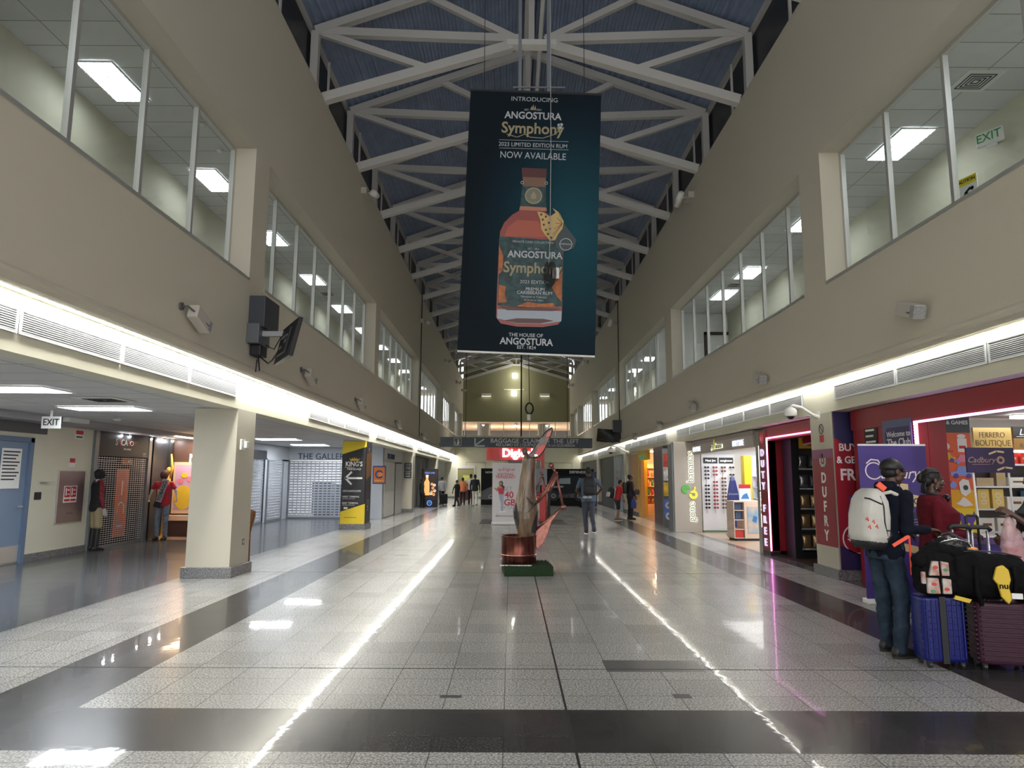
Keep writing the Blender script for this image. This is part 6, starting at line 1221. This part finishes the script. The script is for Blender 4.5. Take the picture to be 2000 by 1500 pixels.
def rucksack(label, parent_m, loc, rz, w_, d_, h_, mat, mat2, name='rucksack', pitch=0.):
    r = root(name, label, 'rucksack', loc, rz); r.rotation_euler = (pitch, 0, rz)
    mb = MB().loft([((0,0,z*h_),w_/2*a,d_/2*b,None,.6) for z, a, b in ((0,.75,.6),(.03,.92,.85),(.12,1,1),(.5,1,1.02),(.8,.93,.86),(.93,.78,.66),(1,.45,.35))], 32)
    mb.build('body', mat, r, smooth=True)
    MB().loft([((0,-d_/2*1.0,z*h_),w_/2*.78*a,.035*b,None,.6) for z, a, b in ((.08,.85,.5),(.14,1,1),(.4,1,1),(.5,.85,.6))], 24).build('front_pocket', mat2, r, smooth=True)
    return r
# --- the man with the white rucksack
m, P, U, hc, Rh = person('man in navy sweatshirt, jeans and black cap with a white rucksack, holding a bag handle', (3.49, 6.55, 0), math.radians(-78), H=1.81, vox=.0065,
    pose=dict(shR=(.19,.01,1.40), elR=(.22,.02,1.11), wrR=(.16,.30,1.16), shL=(-.19,0,1.40), elL=(-.22,.06,1.13), wrL=(-.12,.28,1.09), hipR=(.09,0,.92), kneeR=(.11,.05,.50), ankR=(.11,.00,.08), kneeL=(-.10,.04,.5), ankL=(-.13,.08,.08)),
    topm=navyc, top='hood', botm=denim, shoem=M('black_trainer', (.015,.015,.016), .5), solem=M('black_sole', (.02,.02,.02), .6), hair='cap', hyaw=math.radians(-8), hpitch=.10, lean=.19, wr=.022, hem=.86, footyawR=.1, handR=((0,1,-.15),(0,-.2,-1)), handL=((.2,1,-.1),(0,-.3,-1)), handcurl=.9, loose=1.05, girth=1.02)
# white rucksack with black zips and orange straps
whb = M('white_rucksack_cloth', (.62,.61,.57), .6, bump=.15, bscale=14, noise=.12, nscale=5); blz = M('black_zip', (.01,.01,.01), .5); orr = M('neon_orange', (.85,.10,.04), .5, emit=.02)
rk = root('white_rucksack', 'white rucksack with black zips and neon orange straps on the man\'s back', 'rucksack', (3.30, 6.455, 1.01), math.radians(-78)+PI)
rk.rotation_euler = (math.radians(5), 0, math.radians(-78)+PI)   # local +y points backwards, away from his back
MB().loft([((0,.0,z*.50),.16*a,.145*b,None,.62) for z, a, b in ((0,.8,.55),(.03,.93,.8),(.14,1,1.0),(.5,1,1.03),(.78,.95,.85),(.92,.8,.6),(1,.5,.3))], 40).build('body', whb, rk, smooth=True)
MB().loft([((0,-.0,-.05),.13,.09,None,.6),((0,0,.0),.15,.115,None,.6),((0,0,.03),.15,.12,None,.6)], 24).build('base_pocket', M('rucksack_base_black', (.012,.012,.014), .6), rk, smooth=True)
MB().tube([(-.13,-.10,.02),(-.150,-.07,.08),(-.163,-.03,.2),(-.160,-.02,.34),(-.135,-.0,.43),(-.08,.0,.485),(.08,0,.485)], .006, 8).build('main_zip', blz, rk, smooth=True)
MB().tube([(-.158,-.0,.36),(-.152,.06,.38),(-.13,.105,.40),(-.09,.125,.405)], .007, 8).build('pocket_zip', blz, rk, smooth=True); MB().tube([(-.163,-.05,.13),(-.158,-.10,.13),(-.155,-.11,.09),(-.163,-.06,.05)], .006, 8).build('strap_loop', blz, rk, smooth=True)
lg_ = MB()
for (y, z) in ((.04,.14),(.07,.18),(.10,.13),(.12,.20)): lg_.tube([(-.162+max(0,y-.05)*.35,y,z),(-.162+max(0,y-.05)*.35-.003,y+.012,z+.035),(-.160+max(0,y-.03)*.35,y+.02,z+.01)], .005, 6)
lg_.build('orange_print', orr, rk, smooth=True)
MB().bar((-.05,-.12,.50),(-.03,-.06,.55),.03,.05).build('orange_tag', orr, rk)
for x in (.11,-.11): MB().tube([(x,-.05,.46),(x,-.13,.48),(x,-.24,.45),(x,-.29,.34),(x,-.27,.2),(x,-.18,.08)], [.014,.018,.02,.018,.014,.01], 8).build('shoulder_strap', whb, rk, smooth=True)
MB().bar((-.158,-.12,.0),(-.20,-.25,.10),.008,.03).bar((-.20,-.25,.10),(-.215,-.265,-.24),.008,.016,(1,0,0)).build('hanging_strap', orr, rk)
# --- the woman in maroon
m2, P2, U2, hc2, Rh2 = person('woman in maroon knit dress with headphones around her neck, behind the luggage', (4.28, 7.05, 0), math.radians(-112), H=1.70, vox=.0065, skin=M('skin_dark_warm', (.075,.036,.026), .45),
    pose=dict(shR=(.18,0,1.39), elR=(.22,.0,1.10), wrR=(.08,.27,1.08), shL=(-.18,0,1.39), elL=(-.23,.06,1.12), wrL=(-.03,.30,1.09)), topm=maroon, botm=maroon, shoem=M('black_trainer'), hair='braids', hyaw=math.radians(12), hpitch=-.12, female=True, girth=1.14, hem=.52, wr=.012, handR=((-.3,1,-.1),(0,-.3,-1)), handL=((.3,1,0),(0,-.3,-1)), handcurl=1.1)
hp = root('headphones', 'black headphones resting around the woman\'s neck', 'headphones', (4.28, 7.05, 0), math.radians(-112)); k_ = 1.70/1.75
def W2(v): v = U2(v); return (v.x*k_, v.y*k_, v.z*k_)
MB().tube([W2((.07,.10,1.46)),W2((.10,.02,1.49)),W2((.07,-.07,1.50)),W2((0,-.10,1.51)),W2((-.07,-.07,1.50)),W2((-.10,.02,1.49)),W2((-.07,.10,1.46))], .011, 10).build('headband', dark, hp, smooth=True)
for x in (.062,-.062): MB().ball(W2((x,.125,1.45)), (.034,.024,.038)).build('ear_cup', M('gloss_black', (.012,.012,.014), .12), hp, smooth=True)
MB().ball(hc2*k_+(Rh2 @ Vector((.079,-.0,-.032)))*k_, .006).build('earring', M('earring_silver', (.8,.8,.8), .2, metal=1), m2)
# --- the person at the right edge with the carrier bag
m3, P3, U3, hc3, Rh3 = person('person in dark top at the right edge of the photo holding up a clear bag', (5.02, 6.6, 0), math.radians(80), H=1.72, vox=.0075, skin=SK,
    pose=dict(shL=(-.17,0,1.38), elL=(-.21,.16,1.16), wrL=(-.14,.32,1.30), shR=(.17,0,1.38), elR=(.22,.10,1.12), wrR=(.12,.30,1.05)), topm=M('black_tshirt', (.015,.016,.022), .8), sleeve='short', botm=M('black_trousers', (.015,.015,.018), .8), hair='braids', hpitch=-.1, handL=((.1,.9,.5),(.6,-.2,-.6)), handcurl=1.2, wr=.01, female=True)
cbm = bpy.data.materials.new('clear_plastic'); cbm.use_nodes = True; nt = cbm.node_tree; b = nt.nodes['Principled BSDF']; b.inputs['Base Color'].default_value = (.75,.50,.52,1); b.inputs['Roughness'].default_value = .2; b.inputs['Alpha'].default_value = .5
cbg = root('carrier_bag', 'thin see-through pink carrier bag with red print held up at the right edge', 'bag', (4.70, 6.56, .78), 0)
blob(MB().loft([((0,0,0),.085,.05,None,.7),((0,0,.05),.115,.07,None,.7),((0,0,.22),.11,.06,None,.8),((-.01,0,.36),.07,.04),((-.02,0,.46),.03,.02),((-.03,0,.54),.012,.012)], 28), 'bag_film', cbm, cbg, .008, 2, .03, .06)
MB().ball((.0,0,.13), (.09,.05,.07)).build('red_print', M('bag_red_patch', (.5,.05,.08), .5), cbg, smooth=True); MB().ball((.0,-.01,.05), (.09,.045,.05)).build('contents', M('bag_contents', (.55,.50,.45), .5), cbg, smooth=True)
# --- the walking man seen from behind
greys = M('grey_trousers', (.050,.060,.085), .8)
m4, P4, U4, hc4, Rh4 = person('man in blue t-shirt walking away with a black rucksack and hands on his hips', (2.22, 19.9, 0), math.radians(3), H=1.88, vox=.010, skin=SK,
    pose=dict(shR=(.21,0,1.41), elR=(.36,-.08,1.20), wrR=(.19,.0,.99), shL=(-.21,0,1.41), elL=(-.33,-.06,1.13), wrL=(-.19,-.05,.98), kneeR=(.08,-.04,.50), ankR=(.10,-.24,.13), kneeL=(-.09,.05,.5), ankL=(-.06,.04,.08)), topm=M('steel_blue_tee', (.085,.13,.19), .8), sleeve='short', botm=greys, shoem=dark, solem=white, hair='short', girth=1.15, wr=.02, hpitch=-.25, handL=((.9,.3,0),(0,1,0)), handR=((-.9,.3,0),(0,1,0)))
rk2 = rucksack('black rucksack on the back of the walking man in the blue t-shirt', None, (2.22, 19.61, 1.10), math.radians(3), .36, .24, .52, M('rucksack_black', (.014,.016,.018), .6), M('rucksack_dark', (.02,.022,.025), .6))
for x in (.14,-.14): MB().tube([(x,.05,.45),(x,.14,.49),(x*1.1,.28,.45),(x*1.2,.38,.3),(x*1.2,.34,.1)], .018, 8).build('shoulder_strap', MATS['rucksack_black'], rk2, smooth=True)
for x in (-.13,.0): MB().ball((x,.02,-.06), (.07,.05,.045)).build('pale_cloth', M('pale_cloth', (.42,.45,.50), .8), rk2, smooth=True)
# --- the boy and the man with the cap
m5 = person('boy in red t-shirt and dark shorts leaning forward with a black and white rucksack', (3.98, 26.0, 0), math.radians(-70), H=1.52, vox=.011, skin=M('skin_olive', (.32,.18,.12), .5), pose=dict(elR=(.24,.08,1.14), wrR=(.2,.2,.95), elL=(-.24,.08,1.14), wrL=(-.2,.2,.95), kneeR=(.1,-.02,.5), ankR=(.1,-.12,.08), kneeL=(-.1,.12,.5), ankL=(-.1,.10,.08)), topm=M('red_tshirt', (.50,.03,.04), .8), sleeve='short', bot='shorts', botm=M('navy_shorts', (.02,.022,.035), .8), shoem=M('grey_shoe', (.12,.12,.13), .6), solem=white, lean=.22, wr=.015)[0]
rk3 = rucksack('black and white rucksack on the back of the boy in red', None, (3.70, 25.95, .83), math.radians(-70), .30, .20, .42, MATS['rucksack_black'], white, pitch=-.2); rk3.rotation_euler = (-.2, 0, math.radians(-70))
MB().loft([((0,.10,.02),.15,.02),((0,.10,.4),.15,.02)], 20).build('white_back_panel', white, rk3)
m6 = person('man in dark jacket and cap facing right beside the boy in red', (4.58, 26.7, 0), math.radians(-75), H=1.72, vox=.011, skin=SKM, pose=dict(elR=(.24,.0,1.14), wrR=(.2,.12,.90)), topm=M('black_jacket', (.018,.02,.03), .7), botm=M('black_trousers'), hair='cap', wr=.02, hem=.86)[0]
rk4 = rucksack('dark rucksack on the back of the man in the cap', None, (4.34, 26.62, .98), math.radians(-75), .30, .2, .44, MATS['rucksack_dark'], MATS['rucksack_black'])
bb = tag(blob(MB().loft([((0,0,0),.10,.05),((0,0,.18),.11,.06),((0,0,.3),.07,.03),((0,0,.42),.01,.01)], 20), 'carrier_bag', M('bag_royal_blue', (.03,.06,.30), .5), None, .012, 2), 'royal blue carrier bag held by the man in the cap', 'bag'); bb.location = (4.66, 26.42, .44)
cb2 = tag(MB().loft([((0,0,0),.09,.06),((0,0,.16),.10,.07),((0,0,.2),.06,.04)], 16).build('waist_pouch', M('grey_pouch', (.10,.10,.11), .7), smooth=True), 'grey pouch at the front of the man in the cap', 'pouch'); cb2.location = (4.84, 26.64, .95)
# --- the group far away on the left
blk = M('black_cloth', (.014,.014,.016), .8)
person('person in a long black coat striding left in the far group', (-2.95, 37.9, 0), math.radians(60), H=1.42, vox=.014, skin=SKM, pose=dict(kneeR=(.1,.16,.5), ankR=(.1,.22,.08), kneeL=(-.1,-.06,.5), ankL=(-.1,-.28,.1), elL=(-.42,-.02,1.2), wrL=(-.55,-.05,1.0)), topm=blk, botm=blk, hem=.6)
person('person in orange top partly hidden behind the striding person in black', (-2.75, 39.6, 0), 0, H=1.55, vox=.014, skin=SKM, topm=M('orange_top', (.70,.22,.10), .8), botm=blk)
person('man in white t-shirt and black trousers walking away in the far group', (-2.33, 40.2, 0), 0, H=1.76, vox=.013, pose=dict(kneeL=(-.1,.1,.5), ankL=(-.1,.12,.08), ankR=(.1,-.2,.1), kneeR=(.1,-.02,.5)), topm=M('white_tee', (.60,.62,.62), .8), sleeve='short', botm=blk)
person('man in black top and white trousers walking away in the far group', (-1.93, 37.3, 0), math.radians(-5), H=1.72, vox=.013, pose=dict(kneeR=(.1,-.04,.5), ankR=(.12,-.26,.14), kneeL=(-.09,.06,.5)), topm=blk, botm=M('white_trousers', (.68,.67,.62), .8), shoem=M('grey_shoe'), solem=white)
person('person in pale top with a black trolley bag outside the perfume shop', (-4.0, 40.2, 0), math.radians(30), H=1.6, vox=.014, skin=SKM, topm=M('pale_grey_top', (.45,.47,.5), .8), botm=blk)
tb_ = root('trolley_bag', 'black trolley bag behind the person in the pale top', 'suitcase', (-3.85, 39.7, 0), .3); MB().box((-.22,-.13,.06),(.22,.13,.62)).build('body', blk, tb_, bevel=.05); MB().tube([(-.15,.1,.6),(-.15,.1,.9),(.15,.1,.9),(.15,.1,.6)], .012).build('handle', greym, tb_)
for x in (-.16,.16): MB().tube([(x-.02,-.06,.035),(x+.02,-.06,.035)], .035).build('wheel', dark, tb_)
person('person in dark green standing in the perfume shop entrance', (-4.62, 36.0, 0), math.radians(-60), H=1.5, vox=.014, topm=M('dark_green_cloth', (.03,.06,.045), .8), botm=blk)
# --- mannequins on the left
def mannequin(label, loc, rz, H, **k):
    r = person(label, loc, rz, H, vox=.011, bodyname='figure', **k)[0]; r.name = 'mannequin'; r['category'] = 'mannequin'; return r
mq = mannequin('mannequin in black vest, red sleeves, khaki shorts and black boots before the grille', tuple(fl(174,1076)+Vector((.08,0,0))), math.radians(-35), 1.72, skin=M('mannequin_white', (.55,.52,.5), .4), topm=blk, sleeve='none', bot='shorts', botm=M('khaki', (.34,.28,.17), .8), shoem=dark, hair='short')
bo = MB()
for x in (.10,-.10): bo.cap_((x,.02,.52), (x,-.01,.06), .062, .05)
blob(bo, 'boots', M('boot_black', (.015,.015,.016), .5), mq, .012, 2)
sl = MB()
for x in (1,-1): sl.cap_((x*.19,-.01,1.42), (x*.25,-.03,1.14), .058, .05); sl.cap_((x*.25,-.03,1.14), (x*.25,.03,.94), .05, .042)
sl.cap_((-.1,0,1.47), (.1,0,1.47), .06, .06); blob(sl, 'red_sleeves', M('plaid_red', (.30,.03,.05), .8, noise=.6, nscale=20), mq, .012, 2); blob(MB().ball((0,.02,1.63), (.095,.115,.12)), 'black_head_wrap', blk, mq, .012, 2)
mq2 = mannequin('mannequin in red printed t-shirt and jeans with a black TOBAGO scarf', tuple(fl(308,1056)+Vector((0,.12,0))), math.radians(185), 1.72, skin=M('mannequin_white'), pose=dict(elR=(.30,-.02,1.24), wrR=(.33,.0,1.12), elL=(-.30,-.02,1.24), wrL=(-.33,0,1.12)), topm=M('tshirt_crimson', (.42,.02,.04), .8), sleeve='short', botm=M('light_denim', (.20,.26,.34), .8, noise=.4, nscale=12), shoem=dark, hair='none')
blob(MB().ball((0,.02,1.635), (.098,.125,.13)), 'striped_head_cover', M('hat_striped', (.10,.03,.04), .7, noise=.8, nscale=18), mq2, .012, 2)
sc1 = root('scarf', 'black and grey football scarf reading TOBAGO over the mannequin\'s shoulder', 'scarf', (0,0,0)); sc1.matrix_world = mq2.matrix_basis @ Matrix.Rotation(PI, 4, 'Z')
sc1.rotation_euler = (0, math.radians(16), math.radians(5)); q_ = fl(308,1056); sc1.location = (q_.x-.02, q_.y-.16, .82); MB().box((-.06,-.02,0),(.08,-.005,.72)).build('scarf_band', M('scarf_grey', (.30,.31,.33), .8), sc1, bevel=.004); MB().box((-.07,-.022,0),(.09,-.004,.14)).build('scarf_end', blk, sc1); text('TOBAGO', .12, .01, .42, blk, sc1, y=-.024, rot=-PI/2, bold=.02)
sc1.parent = mq2; sc1.matrix_parent_inverse = mq2.matrix_basis.inverted()
for k_ in ('category','label'): del sc1[k_]
tsh = root('shirt_print', '', ''); bpy.data.objects.remove(tsh); MB().loft([((.02,.135,1.08),.07,.01),((.02,.14,1.28),.08,.01)], 12).build('printed_motif', M('motif_sand', (.45,.36,.2), .7), mq2)
# ================================================================== LUGGAGE
def suitcase(label, loc, rz, w_, d_, h_, mat, ribs, strap=None, vertical=False):
    r = root('suitcase', label, 'suitcase', loc, rz)
    MB().loft([((w_/2,d_/2,.06+h_*z),w_/2*a,d_/2*a,None,.35) for z, a in ((0,.93),(.02,.98),(.05,1),(.95,1),(.98,.98),(1,.93))], 40).build('shell', mat, r, smooth=False, bevel=.004)
    m_ = MB()
    if not vertical:
        for k in range(ribs): z = .10+(h_-.08)*k/(ribs-1); m_.box((.03,-.008,z-.008),(w_-.03,.02,z+.008)).box((-.006,.03,z-.008),(.02,d_-.03,z+.008)).box((w_-.02,.03,z-.008),(w_+.006,d_-.03,z+.008))
    else:
        for k in range(ribs): x = .035+(w_-.07)*k/(ribs-1); m_.box((x-.007,-.007,.09),(x+.007,.02,.04+h_))
        for k in range(9): z = .12+(h_-.12)*k/8; m_.box((-.004,.03,z-.005),(.02,d_-.03,z+.005)).box((.02,-.004,z-.004),(w_-.02,.01,z+.004))
    m_.build('ribs', mat, r, bevel=.004)
    MB().box((w_-.002,d_/2-.012,.08),(w_+.004,d_/2+.012,.04+h_)).build('zip', blz, r)
    for x in (.05,w_-.05):
        for y in (.05,d_-.05):
            wh = MB().tube([(x-.012,y,.03),(x+.012,y,.03)], .03, 16).build('wheel', M('wheel_black', (.02,.02,.022), .4), r, smooth=False); MB().box((x-.018,y-.018,.03),(x+.018,y+.018,.075)).build('wheel_fork', dark, wh)
    MB().tube([(w_/2-.07,d_/2,h_+.05),(w_/2-.06,d_/2,h_+.09),(w_/2+.06,d_/2,h_+.09),(w_/2+.07,d_/2,h_+.05)], .01).build('carry_handle', dark, r, smooth=True)
    if strap is not None: MB().box((w_*strap-.025,-.012,.05),(w_*strap+.025,d_+.01,h_+.07)).build('luggage_strap', dark, r)
    return r
sblue = M('suitcase_blue', (.005,.010,.13), .28, spec=.35); spur = M('suitcase_plum', (.045,.012,.028), .4, bump=.1, bscale=30, spec=.3); sblk = M('suitcase_charcoal', (.02,.02,.024), .3)
suitcase('small glossy blue suitcase with black strap standing by the man\'s feet', (3.53, 6.08, 0), math.radians(-6), .36, .26, .53, sblue, 8, .45, True)
suitcase('ribbed dark plum suitcase under the black duffel bag', (3.95, 6.02, 0), math.radians(-14), .40, .27, .50, spur, 12)
suitcase('charcoal ribbed suitcase at the right edge of the photo', (4.36, 5.96, 0), math.radians(-10), .40, .27, .56, sblk, 12)
dufm = M('duffel_black', (.005,.005,.006), .85, spec=.15, bump=.2, bscale=60); yp = M('yellow_patch', (.72,.50,.04), .5)
df = root('duffel_bag', 'big black duffel bag with yellow patch lying on the plum suitcase', 'bag', (4.13, 6.12, .565), math.radians(-14))
blob(MB().loft([((x,0,.2+z),ry,rr,Matrix.Rotation(PI/2,3,'Y'),.8) for x, ry, rr, z in ((-.31,.13,.12,-.01),(-.27,.18,.16,0),(-.1,.20,.18,.01),(.1,.19,.18,0),(.27,.17,.16,-.01),(.31,.12,.12,-.02))], 28), 'body', dufm, df, .008, 4, .05, .14) if True else None
MB().tube([(-.27,-.02,.39),(-.1,-.03,.415),(.1,-.03,.41),(.27,-.02,.37)], .006).build('top_zip', M('zip_dull', (.03,.03,.03), .4), df, smooth=True)
for s in (1,): MB().tube([(-.14,-.17,.30),(-.15,-.20,.1),(-.12,-.19,-.02)], .018).build('carry_strap', dufm, df, smooth=True); MB().tube([(.14,-.17,.3),(.15,-.19,.2),(.13,-.18,.06)], .018).build('carry_strap', dufm, df, smooth=True)
MB().prism([(.02,.06),(-.0,.16),(-.03,.2),(0,.3),(.05,.32),(.09,.28),(.1,.2),(.08,.14),(.1,.05),(.07,.0)], -.225, -.19).build('yellow_patch', yp, df, bevel=.01); MB().box((.09,-.235,.05),(.17,-.225,.095)).build('white_tag', white, df)
text('nu', .07, .04, .15, dufm, df, y=-.228, bold=.02)
fb_ = root('floral_rucksack', 'black rucksack with white floral panels sitting on the blue suitcase', 'rucksack', (3.70, 6.16, .61), math.radians(-8))
flor = M('floral_print', (.58,.56,.52), .7, noise=.5, nscale=14, col2=(.45,.20,.16)); 
blob(MB().loft([((0,0,z),a,b,None,.7) for z, a, b in ((0,.13,.1),(.04,.16,.13),(.2,.165,.14),(.3,.15,.12),(.36,.10,.08))], 26), 'body', dufm, fb_, .008, 3, .03, .08)
for pts in ([(-.12,.02),(-.12,.15),(-.03,.15),(-.02,.02)],[(-.10,.17),(-.07,.29),(-.02,.29),(-.02,.17)],[(.0,.17),(.0,.29),(.06,.28),(.06,.17)],[(.0,.02),(.0,.15),(.07,.14),(.07,.02)],[(-.16,.1),(-.16,.2),(-.13,.2),(-.13,.1)]):
    MB().prism(pts, -.155, -.12).build('floral_panel', flor, fb_, bevel=.006)
for (x, z, c_) in ((-.07,.1,'flower_red'),(-.05,.24,'flower_red'),(.03,.22,'flower_green'),(.03,.06,'flower_red'),(-.08,.04,'flower_green')): shape(disc(x, z, .02, .014, 9), M(c_, (.6,.07,.06) if 'red' in c_ else (.08,.28,.15), .6), fb_, 'printed_flower', -.160, -.154)
shape([(.08,-.02),(.2,-.05),(.22,-.02),(.1,.01)], yp, fb_, 'yellow_flap', -.15, -.13)
dj = blob(MB().cap_((3.56,6.12,.90), (3.72,6.18,.98), .07, .075).cap_((3.72,6.18,.98), (3.9,6.15,.96), .075, .06), 'folded_jacket', dufm, None, .009, 3, .04, .08); tag(dj, 'black folded jacket lying across the floral rucksack', 'jacket')
sb_ = root('studded_handbag', 'glossy black studded handbag on top of the luggage under their hands', 'bag', (3.95, 6.30, .95), math.radians(-10)); glb = M('patent_black', (.02,.02,.022), .2)
blob(MB().loft([((0,0,z),a,b,None,.8) for z, a, b in ((0,.17,.10),(.06,.175,.11),(.11,.13,.09),(.15,.05,.04))], 28), 'body', glb, sb_, .007, 3, .02, .06)
st_ = MB()
for k in range(14): a = PI*k/13; st_.ball((.13*math.cos(a), -.10+.02*math.sin(a), .05+.07*math.sin(a)), .006, n=6, m=4)
st_.build('studs', M('stud_silver', (.8,.8,.82), .2, metal=1), sb_)
MB().tube([(-.16,-.06,.04),(-.1,-.1,.10),(0,-.11,.125),(.1,-.1,.10),(.16,-.06,.04)], .005).build('silver_trim', MATS['stud_silver'], sb_, smooth=True); MB().box((-.045,-.115,.02),(.0,-.10,.06)).build('gold_clasp', M('clasp_gold', (.7,.5,.2), .25, metal=1), sb_)
MB().tube([(-.08,0,.11),(-.06,0,.16),(.0,-.01,.17),(.06,0,.15),(.08,0,.11)], .009).build('bag_handle', glb, sb_, smooth=True)
tag(MB().ball((4.08,6.2,.985), (.05,.03,.02)).build('orange_pouch', M('pouch_orange', (.85,.35,.12), .5), smooth=True), 'small orange pouch on top of the black duffel bag', 'pouch')
tub = M('chrome_tube', (.75,.76,.78), .2, metal=.9)
for k, (x, y, lb, za, zb2, w_) in enumerate(((4.05,6.42,'left',.0,1.17,.13),(4.25,6.45,'right',.0,1.16,.13))):
    h_ = root('trolley_case', 'trolley case with extended silver handle and black grip, the %s of the pair' % lb, 'trolley case', (x, y, 0), math.radians(-12), 'trolley cases behind the duffel')
    for dx in (0, w_): MB().tube([(dx,0,.3),(dx,0,zb2-.03)], .013, 12).build('tube', tub, h_, smooth=True)
    MB().tube([(-.03,0,zb2-.03),(0,0,zb2),(w_,0,zb2),(w_+.03,0,zb2-.03)], .02, 12).build('grip', dark, h_, smooth=True); MB().box((-.02,-.1,.06),(w_+.02,.06,.62)).build('case_back', dufm, h_)
h2 = root('trolley_case', 'trolley case with a taller thin black handle behind the others', 'trolley case', (4.32, 6.62, 0), 0, None); MB().tube([(0,0,.3),(0,0,1.24),(.012,0,1.255),(.1,0,1.255),(.11,0,1.24),(.11,0,.3)], .012, 10).build('bow', dark, h2, smooth=True); MB().box((-.04,-.05,0),(.15,.08,.55)).build('case_body', dufm, h2)
wbg = tag(blob(MB().loft([((0,0,0),.12,.08,None,.8),((0,0,.14),.13,.09),((0,0,.26),.06,.05),((0,0,.3),.02,.02)], 24), 'white_bag', M('white_bag_plastic', (.62,.66,.72), .4), None, .01, 2, .04, .08), 'crumpled white plastic bag on the charcoal suitcase at the right edge', 'bag'); wbg.location = (4.56, 6.08, .64)
